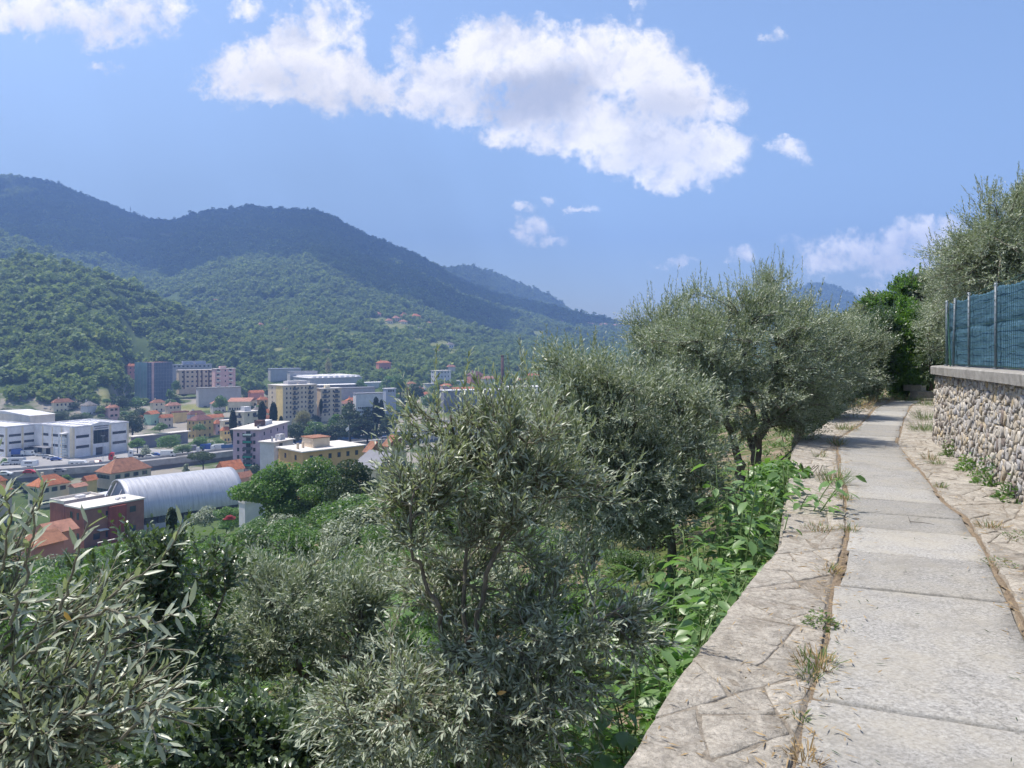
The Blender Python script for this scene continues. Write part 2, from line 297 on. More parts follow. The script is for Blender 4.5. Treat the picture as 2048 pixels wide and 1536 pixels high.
m_plain('car_silver', (0.45, 0.47, 0.5), 0.25, 0.03, 1, 0.5); m_plain('car_yellow', (0.6, 0.42, 0.06), 0.4, 0.03, 1, 0.5); m_plain('tyre', (0.02, 0.02, 0.022), 0.8)
m_plain('flag_white', (0.75, 0.75, 0.75), 0.8); m_plain('blue_panel', (0.05, 0.13, 0.30), 0.6, 0.2, 0.3)
m_plain('chimney_brick', (0.10, 0.055, 0.045), 0.9, 0.3, 0.4)

def m_vault():
    m, T = new_mat('vault_metal'); tc = T.n('ShaderNodeTexCoord')
    sp = T.n('ShaderNodeSeparateXYZ', {0: (tc, 'Object')})
    n = T.n('ShaderNodeTexNoise', {'Vector': T.n('ShaderNodeMapping', {'Vector': (tc, 'Object'), 'Scale': (2.2, 0.25, 0.25)}), 'Scale': 1.0, 'Detail': 7.0, 'Roughness': 0.7})
    st = T.math('PINGPONG', (sp, 0), 0.62)
    c = T.ramp((n, 0), [(0.28, (0.36, 0.36, 0.39)), (0.5, (0.50, 0.50, 0.53)), (0.7, (0.60, 0.59, 0.61))])
    seam = T.mix(T.n('ShaderNodeMapRange', {0: st, 1: 0.0, 2: 0.06, 3: 0.5, 4: 0.0}), c, (0.22, 0.22, 0.24))
    bp = T.n('ShaderNodeBump', {'Strength': 0.4, 'Distance': 0.06, 'Height': st})
    out(T, pbr(T, seam, 0.42, 0.5, bp, 0.35)); return m
m_vault()

def m_net():
    """shade netting: woven blue-green cloth with darker folds of its own weave"""
    m, T = new_mat('shade_net'); tc = T.n('ShaderNodeTexCoord')
    n = T.n('ShaderNodeTexNoise', {'Vector': T.n('ShaderNodeMapping', {'Vector': (tc, 'Object'), 'Scale': (2.0, 2.0, 0.6)}), 'Scale': 5.0, 'Detail': 6.0, 'Roughness': 0.7})
    wv = T.n('ShaderNodeTexWave', {'Vector': (tc, 'Object'), 'Scale': 22.0, 'Distortion': 1.5}, bands_direction='Z')
    c = T.ramp((n, 0), [(0.3, (0.045, 0.11, 0.165)), (0.55, (0.085, 0.18, 0.26)), (0.75, (0.13, 0.25, 0.34))])
    c = T.mix(T.math('MULTIPLY', (wv, 1), 0.2), c, (0.06, 0.16, 0.22))
    bp = T.n('ShaderNodeBump', {'Strength': 0.4, 'Distance': 0.01, 'Height': (wv, 1)})
    p = pbr(T, c, 0.7, 0.25, bp)
    tr = T.n('ShaderNodeBsdfTranslucent', {0: (0.12, 0.3, 0.45, 1)})
    out(T, T.n('ShaderNodeMixShader', {0: 0.2, 1: p, 2: tr})); return m
m_net()

def m_ground():
    m, T = new_mat('ground_soil'); tc = T.n('ShaderNodeTexCoord')
    at = T.n('ShaderNodeAttribute', attribute_name='meadow')
    n1 = T.n('ShaderNodeTexNoise', {'Vector': (tc, 'Object'), 'Scale': 0.9, 'Detail': 9.0, 'Roughness': 0.7})
    n2 = T.n('ShaderNodeTexNoise', {'Vector': (tc, 'Object'), 'Scale': 0.05, 'Detail': 9.0, 'Roughness': 0.75})
    n3 = T.n('ShaderNodeTexNoise', {'Vector': (tc, 'Object'), 'Scale': 14.0, 'Detail': 5.0, 'Roughness': 0.7})
    near = T.ramp((n1, 0), [(0.36, (0.27, 0.215, 0.16)), (0.46, (0.20, 0.16, 0.11)), (0.54, (0.09, 0.11, 0.04)), (0.7, (0.06, 0.10, 0.025))])
    far = T.ramp((n2, 0), [(0.3, (0.04, 0.065, 0.02)), (0.55, (0.075, 0.11, 0.034)), (0.75, (0.12, 0.14, 0.05))])
    tw = T.n('ShaderNodeAttribute', attribute_name='town'); n6 = T.n('ShaderNodeTexNoise', {'Vector': (tc, 'Object'), 'Scale': 0.035, 'Detail': 4.0, 'Roughness': 0.6})
    far = T.mix(T.math('MULTIPLY', (tw, 'Fac'), T.n('ShaderNodeMapRange', {0: (n6, 0), 1: 0.42, 2: 0.52, 3: 0.0, 4: 1.0})), far, (0.27, 0.245, 0.21))
    mea = T.ramp((n2, 0), [(0.3, (0.12, 0.16, 0.05)), (0.7, (0.26, 0.24, 0.11))])
    c = T.mix((at, 'Fac'), far, mea)
    an = T.n('ShaderNodeAttribute', attribute_name='near')
    c = T.mix((an, 'Fac'), c, near)
    bp = T.n('ShaderNodeBump', {'Strength': 0.6, 'Distance': 0.03, 'Height': (n3, 0)})
    out(T, pbr(T, c, 0.95, 0.1, bp)); return m
m_ground()

# ------------------------------------------------------------------ helpers
def P(px, py, d): return Vector(((px - CX) * d / F, d, EYE - (py - HY) * d / F))
def tag(o, label=None, cat=None, group=None, kind=None):
    if label: o['label'] = label
    if cat: o['category'] = cat
    if group: o['group'] = group
    if kind: o['kind'] = kind
    return o
def empty(name, loc=(0, 0, 0), rz=0.0):
    o = bpy.data.objects.new(name, None); C.objects.link(o); o.location = loc; o.rotation_euler = (0, 0, rz); o.empty_display_size = 0.1
    return o
def obj(name, me, parent=None, loc=None):
    o = bpy.data.objects.new(name, me); C.objects.link(o)
    if parent is not None: o.parent = parent
    if loc is not None: o.location = loc
    return o
def mesh_np(name, V, FA, mat, smooth=False, attrs=None):
    """mesh from numpy: FA is one face array (n,k) or a list of them"""
    V = np.asarray(V, np.float32).reshape(-1, 3)
    FL = FA if isinstance(FA, list) else [FA]
    FL = [np.asarray(f, np.int32) for f in FL if len(f)]
    me = bpy.data.meshes.new(name)
    me.vertices.add(len(V)); me.vertices.foreach_set('co', V.ravel())
    idx = np.concatenate([f.ravel() for f in FL]); tot = np.concatenate([np.full(len(f), f.shape[1], np.int32) for f in FL])
    st = np.concatenate([[0], np.cumsum(tot)[:-1]]).astype(np.int32)
    me.loops.add(len(idx)); me.loops.foreach_set('vertex_index', idx)
    me.polygons.add(len(tot)); me.polygons.foreach_set('loop_start', st)
    if smooth: me.polygons.foreach_set('use_smooth', np.ones(len(tot), bool))
    for k, a in (attrs or {}).items():
        at = me.attributes.new(k, 'FLOAT', 'POINT'); at.data.foreach_set('value', np.asarray(a, np.float32))
    me.update(calc_edges=True); me.validate()
    if mat: me.materials.append(MATS[mat])
    return me
class MB:
    """collects shapes for one mesh"""
    def __init__(s): s.v = []; s.f = []
    def add(s, vs, fs):
        k = len(s.v); s.v += [tuple(x) for x in vs]; s.f += [tuple(i + k for i in f) for f in fs]; return s
    def box(s, x0, x1, y0, y1, z0, z1):
        return s.add([(x0, y0, z0), (x1, y0, z0), (x1, y1, z0), (x0, y1, z0), (x0, y0, z1), (x1, y0, z1), (x1, y1, z1), (x0, y1, z1)],
                     [(0, 3, 2, 1), (4, 5, 6, 7), (0, 1, 5, 4), (1, 2, 6, 5), (2, 3, 7, 6), (3, 0, 4, 7)])
    def prism(s, poly, z0, z1):
        n = len(poly)
        return s.add([(x, y, z0) for x, y in poly] + [(x, y, z1) for x, y in poly],
                     [tuple(range(n - 1, -1, -1)), tuple(range(n, 2 * n))] + [(i, (i + 1) % n, n + (i + 1) % n, n + i) for i in range(n)])
    def tube(s, pts, rad, sides=6, cap=True):
        pts = [Vector(p) for p in pts]; n = len(pts)
        if not hasattr(rad, '__len__'): rad = [rad] * n
        ref = None; rings = []
        for i, p in enumerate(pts):
            t = (pts[min(i + 1, n - 1)] - pts[max(i - 1, 0)])
            t = t.normalized() if t.length > 1e-9 else Vector((0, 0, 1))
            if ref is None: ref = t.orthogonal().normalized()
            a = (ref - t * ref.dot(t)); a = a.normalized() if a.length > 1e-6 else t.orthogonal().normalized()
            b = t.cross(a); ref = a
            rings.append([p + (a * math.cos(q) + b * math.sin(q)) * rad[i] for q in [2 * math.pi * j / sides for j in range(sides)]])
        vs = [x for r_ in rings for x in r_]; fs = []
        for i in range(n - 1):
            for j in range(sides):
                a0 = i * sides + j; a1 = i * sides + (j + 1) % sides
                fs.append((a0, a1, a1 + sides, a0 + sides))
        if cap: fs += [tuple(range(sides - 1, -1, -1)), tuple(range((n - 1) * sides, n * sides))]
        return s.add(vs, fs)
    def mesh(s, name, mat, smooth=False):
        me = bpy.data.meshes.new(name); me.from_pydata(s.v, [], s.f); me.update()
        if smooth: me.polygons.foreach_set('use_smooth', np.ones(len(me.polygons), bool))
        for m in (mat if isinstance(mat, (list, tuple)) else [mat]): me.materials.append(MATS[m])
        return me
    def build(s, name, mat, parent=None, smooth=False, loc=None): return obj(name, s.mesh(name, mat, smooth), parent, loc)

def sstep(a, b, x):
    t = np.clip((np.asarray(x, float) - a) / (b - a), 0, 1); return t * t * (3 - 2 * t)
_rs = np.random.RandomState(11); _perm = _rs.rand(256, 256)
def vnoise(x, y):
    xi = np.floor(x).astype(int); yi = np.floor(y).astype(int); fx = x - xi; fy = y - yi
    fx = fx * fx * (3 - 2 * fx); fy = fy * fy * (3 - 2 * fy)
    g = lambda a, b: _perm[a & 255, b & 255]
    return (g(xi, yi) * (1 - fx) + g(xi + 1, yi) * fx) * (1 - fy) + (g(xi, yi + 1) * (1 - fx) + g(xi + 1, yi + 1) * fx) * fy
def fnoise(x, y, o=5, g=0.5):
    s = 0; a = 1; t = 0
    for i in range(o): s = s + a * (vnoise(x * 2 ** i + 17.3 * i, y * 2 ** i + 9.1 * i) - 0.5); t += a; a *= g
    return s / t * 2

# ------------------------------------------------------------------ the lie of the land (x right, y away, z up; the path lies at z = 0)
LEDGE = np.array([(-4.0, -6), (-2.5, -3), (-.95, 0), (.43, 2.84), (.62, 3.24), (.98, 3.93), (1.46, 4.8), (2.12, 5.93), (3.09, 8.42), (4.35, 11.6), (4.85, 12.6), (7.0, 16.3), (8.6, 19), (10.2, 21.3), (12.0, 23.5)])
PATHL = np.array([(-3.3, -6), (-1.8, -3), (-.3, 0), (1.09, 2.84), (1.30, 3.27), (1.73, 4.07), (2.09, 4.88), (2.35, 5.36), (2.82, 6.28), (3.17, 7.06), (3.65, 8.19), (4.27, 9.76), (5.47, 12.6), (7.27, 15.5), (9.3, 19.2), (11.0, 21.5), (12.6, 23.5)])
PATHR = np.array([(-2.2, -6), (-.72, -3), (.76, 0), (2.27, 3.0), (3.23, 4.9), (3.85, 6.2), (4.22, 7.0), (4.42, 7.7), (5.13, 9.4), (6.17, 12.06), (7.3, 14.1), (8.5, 16.3), (10.65, 20), (12.1, 21.9), (13.4, 23.5)])
WALLB = np.array([(0.0, -6), (2.3, 0), (3.8, 4), (5.12, 7.5), (5.45, 8.33), (7.0, 12.45)])
ex = lambda A, y: np.interp(y, A[:, 1], A[:, 0])
def edge_x(y): return np.where(y > 21.3, 10.2 + 0.5 * (y - 21.3), ex(LEDGE, y))
RIDGE1 = np.array([(-600, 500), (0, 530), (60, 521), (130, 531), (200, 551), (300, 592), (400, 642), (450, 668), (520, 693), (600, 716), (700, 735), (3000, 760)], float)
RIDGE1B = np.array([(-600, 440), (0, 470), (50, 481), (110, 512), (200, 558), (300, 600), (500, 690), (3000, 740)], float)
RIDGE2 = np.array([(-700, 420), (-300, 362), (0, 354), (50, 355), (110, 367), (180, 397), (240, 421), (290, 438), (330, 443), (370, 437), (420, 421), (500, 415), (560, 420), (630, 423), (670, 437), (720, 467), (780, 492), (830, 511), (870, 531), (920, 563), (1000, 593), (1090, 613), (1150, 630), (1210, 643), (1250, 648), (1400, 655), (3000, 650)], float)
RIDGE3 = np.array([(-700, 700), (700, 640), (820, 565), (880, 537), (930, 532), (980, 542), (1040, 567), (1100, 592), (1150, 628), (1250, 700), (3000, 760)], float)
RIDGE4 = np.array([(-700, 720), (1400, 700), (1520, 640), (1590, 582), (1615, 570), (1640, 567), (1665, 572), (1690, 583), (1720, 602), (1800, 650), (1900, 690), (3000, 690)], float)
def ridge(px, y, prof, yc, yf, zf, p=1.12, amp=18, sc=260., seed=0):
    pyc = np.interp(px, prof[:, 0], prof[:, 1]); zc = EYE + (HY - pyc) * yc / F
    t = (y - yf) / (yc - yf); tt = np.clip(t, 0, 1)
    zfr = zf + (zc - zf) * tt ** p
    zbk = zc - (y - yc) * 0.55
    z = np.where(y <= yc, zfr, zbk)
    xw = (px - CX) / F * y
    g = fnoise(xw / sc + seed, y / sc + seed * 3.1, 5, 0.5)
    z = z + g * amp * np.sin(np.pi * np.clip(t, 0, 1)) ** 0.8
    return np.where(y < yf, -200, z)
def terr(x, y):
    x = np.asarray(x, float); y = np.asarray(y, float)
    n = (edge_x(y) - x) * 0.9
    zn = np.interp(n, [0, .25, 5, 15, 30, 60, 100, 150, 175, 195, 2000], [-1.25, -1.3, -2.1, -5.2, -10, -19, -30, -42, -46.5, -50, -50])
    zn = zn + np.where(n > 1.2, fnoise(x / 3.1, y / 3.1, 3) * np.clip((n - 1.2) * .1, 0, .35), 0)
    wx = ex(WALLB, np.clip(y, -6, 12.45)) + np.clip(y - 12.45, 0, 500) * 0.62 + np.where(y > 12.45, 1.2, 0)
    up = np.clip((x - wx) , 0, 40)
    upz = np.where(x > wx + 0.8, 1.05 + 0.16 * up, -0.5)
    zz = np.where(n > -0.45, zn, np.where((y < 60), upz, -0.5))
    zz = zz + (-50 - zz) * sstep(150, 380, y) * (n <= 195)
    ys = np.maximum(y, 1.0); px = CX + F * x / ys
    zv = np.interp(y, [0, 400, 470, 540, 700, 900, 1300, 4000], [-50, -50, -46, -40, -35, -28, -10, -10])
    far = np.maximum(zv, ridge(px, y, RIDGE2, 2600 + 0.12 * (px - 600), 640, -36, 1.1, 42, 380, 3))
    far = np.maximum(far, ridge(px, y, RIDGE1, np.interp(px, [0, 260, 600], [770, 790, 800]), np.interp(px, [0, 215, 265, 600], [430, 455, 590, 640]), -44, 0.95, 7, 90, 9))
    far = np.maximum(far, ridge(px, y, RIDGE1B, 1250, 820, -20, 1.0, 8, 140, 5))
    far = np.maximum(far, ridge(px, y, RIDGE3, 3400, 2400, 0, 1.0, 10, 300, 1))
    far = np.maximum(far, ridge(px, y, RIDGE4, 3500, 2200, -10, 1.0, 12, 300, 2))
    return np.where(y > 230, np.maximum(zz * (y < 420) + -200 * (y >= 420), far), zz)
def tz(x, y): return float(terr(np.array([x]), np.array([y]))[0])
_ys = np.concatenate([np.arange(2, 60, .25), np.geomspace(60, 4000, 1000)])
def hit(px, py):
    """where the line of sight through a photograph pixel meets the land"""
    x = (px - CX) / F * _ys; zr = EYE - (py - HY) / F * _ys
    below = np.nonzero((zr < terr(x, _ys)) & (_ys > 25))[0]
    d = _ys[below[0]] if len(below) else 2500.
    return Vector(((px - CX) / F * d, d, tz((px - CX) / F * d, d)))

def meadow_at(px, py):
    """pale grass clearings on the far slopes"""
    m = np.zeros_like(px)
    for (cx, cy, rx, ry) in [(790, 655, 60, 9), (740, 640, 40, 6), (700, 672, 35, 6), (880, 690, 30, 10), (905, 705, 22, 12), (930, 640, 30, 4), (215, 795, 25, 18), (470, 815, 40, 8), (400, 815, 60, 8), (660, 690, 30, 6), (980, 660, 30, 4), (275, 775, 20, 10), (330, 470, 20, 6), (255, 480, 30, 8), (600, 675, 24, 4), (640, 655, 26, 4), (690, 640, 22, 4), (830, 680, 26, 5), (960, 690, 24, 5), (1010, 672, 28, 4), (560, 700, 22, 5), (760, 690, 26, 5), (860, 665, 22, 4), (480, 690, 20, 5), (1080, 665, 26, 4), (720, 715, 20, 4)]:
        m = np.maximum(m, 1 - ((px - cx) / rx) ** 2 - ((py - cy) / ry) ** 2)
    return np.clip(m * 2, 0, 1)

def build_ground():
    gx = np.linspace(-45, 60, 240); gy = np.concatenate([np.linspace(-14, 26, 150), np.linspace(26.8, 60, 50)])
    X, Y = np.meshgrid(gx, gy); Z = terr(X, Y)
    Vn = np.stack([X, Y, Z], -1).reshape(-1, 3)
    r, c = X.shape; i = np.arange((r - 1) * c).reshape(r - 1, c)[:, :-1].ravel()
    Fn = np.stack([i, i + 1, i + c + 1, i + c], 1)
    pxs = np.linspace(-1500, 3600, 420); ys = np.geomspace(60, 4300, 340)
    PX, Y2 = np.meshgrid(pxs, ys); X2 = (PX - CX) / F * Y2; Z2 = terr(X2, Y2)
    V2 = np.stack([X2, Y2, Z2], -1).reshape(-1, 3)
    r, c = PX.shape; i = np.arange((r - 1) * c).reshape(r - 1, c)[:, :-1].ravel()
    F2 = np.stack([i, i + 1, i + c + 1, i + c], 1) + len(Vn)
    PY2 = HY + (EYE - Z2) / Y2 * F
    mea = np.concatenate([np.zeros(len(Vn)), meadow_at(PX, PY2).ravel() * (Y2.ravel() > 380)])
    near = np.concatenate([np.ones(len(Vn)), sstep(110, 60, Y2).ravel()])
    town = np.concatenate([np.zeros(len(Vn)), ((sstep(250, 300, Y2) * (1 - sstep(560, 640, Y2))) * (Z2 < -28)).ravel()])
    me = mesh_np('ground', np.concatenate([Vn, V2]), np.concatenate([Fn, F2]), 'ground_soil', True, {'meadow': mea, 'near': near, 'town': town})
    tag(obj('ground', me), 'grassy terraced slope falling to the valley with wooded hills beyond', None, None, 'structure')
build_ground()

# ------------------------------------------------------------------ polygon partition used for flagstones and rubble walling
def voronoi(pts, poly, k=22):
    """Voronoi cells of 2-D points clipped to a convex polygon"""
    cells = []
    for i, p in enumerate(pts):
        d = np.sum((pts - p) ** 2, 1); order = np.argsort(d)[1:k]
        cell = [tuple(q) for q in poly]
        for j in order:
            q = pts[j]; m = (p + q) / 2; nrm = q - p; c0 = float(nrm @ m); outp = []
            for a in range(len(cell)):
                A = cell[a]; B = cell[(a + 1) % len(cell)]
                da = nrm[0] * A[0] + nrm[1] * A[1] - c0; db = nrm[0] * B[0] + nrm[1] * B[1] - c0
                if da <= 0: outp.append(A)
                if da * db < 0:
                    t = da / (da - db); outp.append((A[0] + (B[0] - A[0]) * t, A[1] + (B[1] - A[1]) * t))
            cell = outp
            if len(cell) < 3: break
        cells.append(cell)
    return cells
def slices(poly, amin, amax, rs, wob=.45):
    """cut a convex polygon again and again into uneven pieces, as a mason fits stones"""
    out_ = []; todo = [np.array(poly, float)]
    while todo:
        p = todo.pop(); q = np.roll(p, -1, 0); area = abs(np.sum(p[:, 0] * q[:, 1] - q[:, 0] * p[:, 1])) / 2
        if area < amin * (amax / amin) ** rs.rand(): out_.append([tuple(v) for v in p]); continue
        c = p.mean(0); _, vec = np.linalg.eigh(np.cov((np.concatenate([p, (p + q) / 2]) - c).T)); ax = vec[:, 1]
        a = wob * rs.randn(); ax = np.array([ax[0] * math.cos(a) - ax[1] * math.sin(a), ax[0] * math.sin(a) + ax[1] * math.cos(a)])
        pr = (p - c) @ ax; s0 = (rs.rand() - .5) * .45 * np.ptp(pr); d = pr - s0; A, B = [], []
        for i in range(len(p)):
            j = (i + 1) % len(p)
            if d[i] <= 0: A.append(p[i])
            else: B.append(p[i])
            if d[i] * d[j] < 0: m = p[i] + (p[j] - p[i]) * (d[i] / (d[i] - d[j])); A.append(m); B.append(m)
        if len(A) > 2 and len(B) > 2: todo += [np.array(A), np.array(B)]
        else: out_.append([tuple(v) for v in p])
    return out_
def ragged(cell, gap, rng, seg=0.12, jit=0.12):
    """shrink a cell by the joint width and roughen its outline"""
    c = np.array(cell); ctr = c.mean(0); out_ = []
    n = len(c)
    for i in range(n):
        a, b = c[i], c[(i + 1) % n]; L = np.linalg.norm(b - a); k = max(1, min(4, int(L / seg)))
        for q in range(k):
            p = a + (b - a) * ((q + (0.12 if q == 0 else 0)) / k)
            dv = p - ctr; dl = np.linalg.norm(dv) + 1e-9
            p = ctr + dv * max(0.3, (dl - gap * (1 + 0.5 * rng.rand())) / dl) + (rng.rand(2) - .5) * min(seg, L) * jit
            out_.append(p)
    return np.array(out_)

# ------------------------------------------------------------------ path, ledges, retaining wall
rng = np.random.RandomState(5)
def lerp(a, b, t): return a + (b - a) * t
def strip_xy(A, B, s, t):
    """a point of the strip between two edge lines: s = distance along, t = 0..1 across"""
    xa, xb = ex(A, s), ex(B, s); x = xa + (xb - xa) * t
    return x, s
def build_path():
    root = empty('path', (1.6, 3, 0)); tag(root, 'footpath of large grey stone slabs curving away along the hillside', None, None, 'structure')
    bed = MB()
    ys = np.concatenate([np.arange(-6, 23.4, 0.5)])
    vs = []; fs = []
    for y in ys:
        vs += [(ex(LEDGE, y) + .03, y, 0.005), (ex(PATHL, y) - .045, y, 0.005), (ex(PATHL, y) + .03, y, -0.03), (ex(PATHR, y) - .03, y, -0.03), (ex(PATHR, y) + .045, y, -0.006), (min(ex(PATHR, y) + 1.25, ex(WALLB, min(y, 12.45)) + .02 if y < 12.45 else 99), y, -0.006)]
    for i in range(len(ys) - 1):
        for j in range(5): a = i * 6 + j; fs.append((a, a + 1, a + 7, a + 6))
    bed.add(vs, fs); bed.build('bed', 'bed_mortar', root, loc=(-1.6, -3, 0))
    for A_, o0, o1, z_ in ((PATHL, -.05, .04, -.004), (PATHR, -.03, .035, -.006)):
        y2 = np.arange(-6, 23.3, .12); w0 = .02 * rng.randn(len(y2)); w1 = .02 * rng.randn(len(y2)); vs = []
        for i, y in enumerate(y2): vs += [(ex(A_, y) + o0 + w0[i], y, z_ + (.006 if o0 < -.06 else 0)), (ex(A_, y) + (o0 + o1) / 2, y, z_ + .004 * rng.rand()), (ex(A_, y) + o1 + w1[i], y, z_ - .008)]
        MB().add(vs, [(i * 3 + j, i * 3 + j + 1, i * 3 + j + 4, i * 3 + j + 3) for i in range(len(y2) - 1) for j in (0, 1)]).build('joint', 'joint_soil', root, loc=(-1.6, -3, 0))
    joints = [-4.6, -3.1, -1.7, -.3, .95, 2.1, 3.22, 4.84, 5.68, 6.45, 7.06, 7.72, 8.45, 9.15, 9.95, 10.8, 11.6, 12.4, 13.2, 14.1, 15.0, 16.0, 17.0, 18.1, 19.2, 20.4, 21.6]
    for i in range(len(joints) - 1):
        g = 0.006 + 0.004 * rng.rand()
        y0, y1 = joints[i] + g, joints[i + 1] - g
        sk0, sk1 = -0.16, -0.16                                        # joints run square to the path
        tl_ = [0, .012, .1, .25, .4, .55, .7, .88, .988, 1]; al_ = [0, .015, .18, .4, .6, .82, .985, 1]; n, mrows = len(tl_), len(al_)
        zt = 0.004 * rng.rand(); tx, ty = 0.004 * rng.randn(), 0.004 * rng.randn()
        dl, dr = rng.uniform(-.03, .035), rng.uniform(-.035, .03)
        top = []
        for a in range(mrows):
            for b in range(n):
                t = tl_[b]; yy = lerp(y0, y1, al_[a])
                xl = ex(PATHL, yy) + dl; xr = ex(PATHR, yy) + dr
                # cross lines tilt so that the far edge of each slab is square to the direction of travel
                y_ = yy - 0.36 * (t - 0.5)
                x = lerp(ex(PATHL, y_) + dl, ex(PATHR, y_) + dr, t)
                edge = (a in (0, mrows - 1)) or (b in (0, n - 1))
                jx, jy = (0.006 * rng.randn(), 0.003 * rng.randn()) if b not in (1, n - 2) and a not in (1, mrows - 2) else (0, 0); x += jx * edge; y_ += jy * edge
                z = zt + tx * (t - .5) + ty * (al_[a] - .5) + 0.0012 * rng.randn() - (0.008 if edge else 0)
                top.append((x, y_, z))
        V = np.array(top); nb = len(V)
        Fq = [(a * n + b, a * n + b + 1, (a + 1) * n + b + 1, (a + 1) * n + b) for a in range(mrows - 1) for b in range(n - 1)]
        per = [b for b in range(n)] + [a * n + n - 1 for a in range(1, mrows)] + [(mrows - 1) * n + b for b in range(n - 2, -1, -1)] + [a * n for a in range(mrows - 2, 0, -1)]
        low = V[per].copy(); low[:, 2] = -0.09
        V = np.concatenate([V, low]); k = len(per)
        Fq += [(per[j], nb + j, nb + (j + 1) % k, per[(j + 1) % k]) for j in range(k)]
        ctr = V[:nb].mean(0); ctr[2] = 0
        me = mesh_np('slab', V - ctr, np.array(Fq), 'slab_stone')
        
        obj('slab', me, root, loc=Vector(ctr) - root.location)
    return root
build_path()

def flag_mesh(out2, z, th, mat, dome=0.004, rs=rng):
    """one flagstone: outline as (x,y) array about its own centre"""
    n = len(out2); ctr = out2.mean(0); o = out2 - ctr
    nr = lambda s: o * s
    R0 = np.column_stack([o, np.full(n, z - th)]); R1 = np.column_stack([o * 0.998, z - .005 + .002 * rs.randn(n)])
    L = np.linalg.norm(o, axis=1, keepdims=True); R2 = np.column_stack([o * np.clip((L - .010) / L, .5, 1), z + .003 * rs.randn(n)])
    R3 = np.column_stack([o * 0.5, z + dome * rs.randn(n)]); c = np.array([[0, 0, z + dome * rs.randn()]])
    V = np.concatenate([R0, R1, R2, R3, c]); i = np.arange(n); j = (i + 1) % n
    Q = np.concatenate([np.stack([a * n + i, a * n + j, (a + 1) * n + j, (a + 1) * n + i], 1) for a in range(3)])
    T = np.stack([3 * n + i, 3 * n + j, np.full(n, 4 * n)], 1)
    return mesh_np('flagstone', V, [Q, T], mat), ctr
def build_ledge(name, label, A, B, y0, y1, wid, size, rs, zoff=0.0, keep=300, aspect=0.75):
    root = empty(name, (float(ex(A, 3)), 3, 0)); tag(root, label, None, None, 'structure')
    L = y1 - y0; cells = slices([(0, 0), (L, 0), (L, wid), (0, wid)], size * size * .35, size * size * 1.6, rs)
    for cell in cells:
        if len(cell) < 3: continue
        cc_ = np.array(cell)
        o2 = ragged(cc_, 0.002 + .004 * rs.rand(), rs, 0.08, 0.16)
        yy = y0 + o2[:, 0]; t = o2[:, 1] / wid
        yw = yy - 0.2 * (t - .5)
        x = ex(A, yw) + (ex(B, yw) - ex(A, yw)) * t
        out2 = np.column_stack([x, yw])
        me, ctr = flag_mesh(out2, zoff + 0.003 * rs.randn() - .0045, 0.05, 'flag_stone', 0.003, rs)
        obj('flagstone', me, root, loc=(ctr[0] - root.location.x, ctr[1] - root.location.y, 0))
    return root
build_ledge('stone_ledge', 'ledge of pale irregular flagstones along the drop on the left of the path', LEDGE, PATHL - np.array([.035, 0]), 0.5, 22.5, 0.6, 0.46, np.random.RandomState(21), 0.0155, aspect=.85)
KR = np.array([(min(ex(PATHR, y) + 1.0, ex(WALLB, y) + .03) if y < 12.6 else ex(PATHR, y) + 1.0, y) for y in np.arange(-6, 23.6, .5)])
build_ledge('stone_verge', 'rough flagstone verge between the slabs and the rubble wall', PATHR + np.array([.03, 0]), KR, 2.0, 22.5, 0.75, 0.30, np.random.RandomState(22), 0.004)

def build_retaining():
    """drystone face under the left ledge, dropping to the olive terrace"""
    root = empty('retaining_wall', (.43, 2.84, -1.3)); tag(root, 'stone retaining wall holding up the left edge of the path', 'wall')
    mb = MB(); ys = np.arange(-6, 23.1, .5)
    vs = []; fs = []
    for y in ys:
        x = float(ex(LEDGE, y)); zb = tz(x - .3, y) - .2
        vs += [(x - .02, y, -0.04), (x - .16, y, zb), (x + .3, y, zb), (x + .3, y, -.05)]
    for i in range(len(ys) - 1):
        for a, b in ((0, 1), (3, 0)): fs.append((i * 4 + a, i * 4 + b, i * 4 + b + 4, i * 4 + a + 4))
    mb.add(vs, fs); o = mb.build('wall_face', 'mortar', root); o.location = -root.location
build_retaining()

# ------------------------------------------------------------------ rubble wall on the right with its coping, fence and netting
WP = [(3.05, 2.0), (3.8, 4.0), (5.12, 7.5), (5.45, 8.33), (6.9, 12.2), (7.02, 12.5), (7.2, 12.74), (7.45, 12.92), (7.8, 13.04), (8.5, 13.16), (9.6, 13.3)]
WPA = np.array(WP); WS = np.concatenate([[0], np.cumsum(np.linalg.norm(np.diff(WPA, axis=0), axis=1))])
def wall_pt(s, off=0.0):
    """point and outward normal (towards the path) at arc length s"""
    x = np.interp(s, WS, WPA[:, 0]); y = np.interp(s, WS, WPA[:, 1])
    e = 0.12; dx = np.interp(s + e, WS, WPA[:, 0]) - np.interp(s - e, WS, WPA[:, 0]); dy = np.interp(s + e, WS, WPA[:, 1]) - np.interp(s - e, WS, WPA[:, 1])
    l = np.hypot(dx, dy); nx, ny = -dy / l, dx / l
    return x + nx * off, y + ny * off, nx, ny
def wall_h(s): return np.interp(s, [0, WS[2], WS[5], WS[-1]], [1.26, 1.19, 1.12, 1.12])
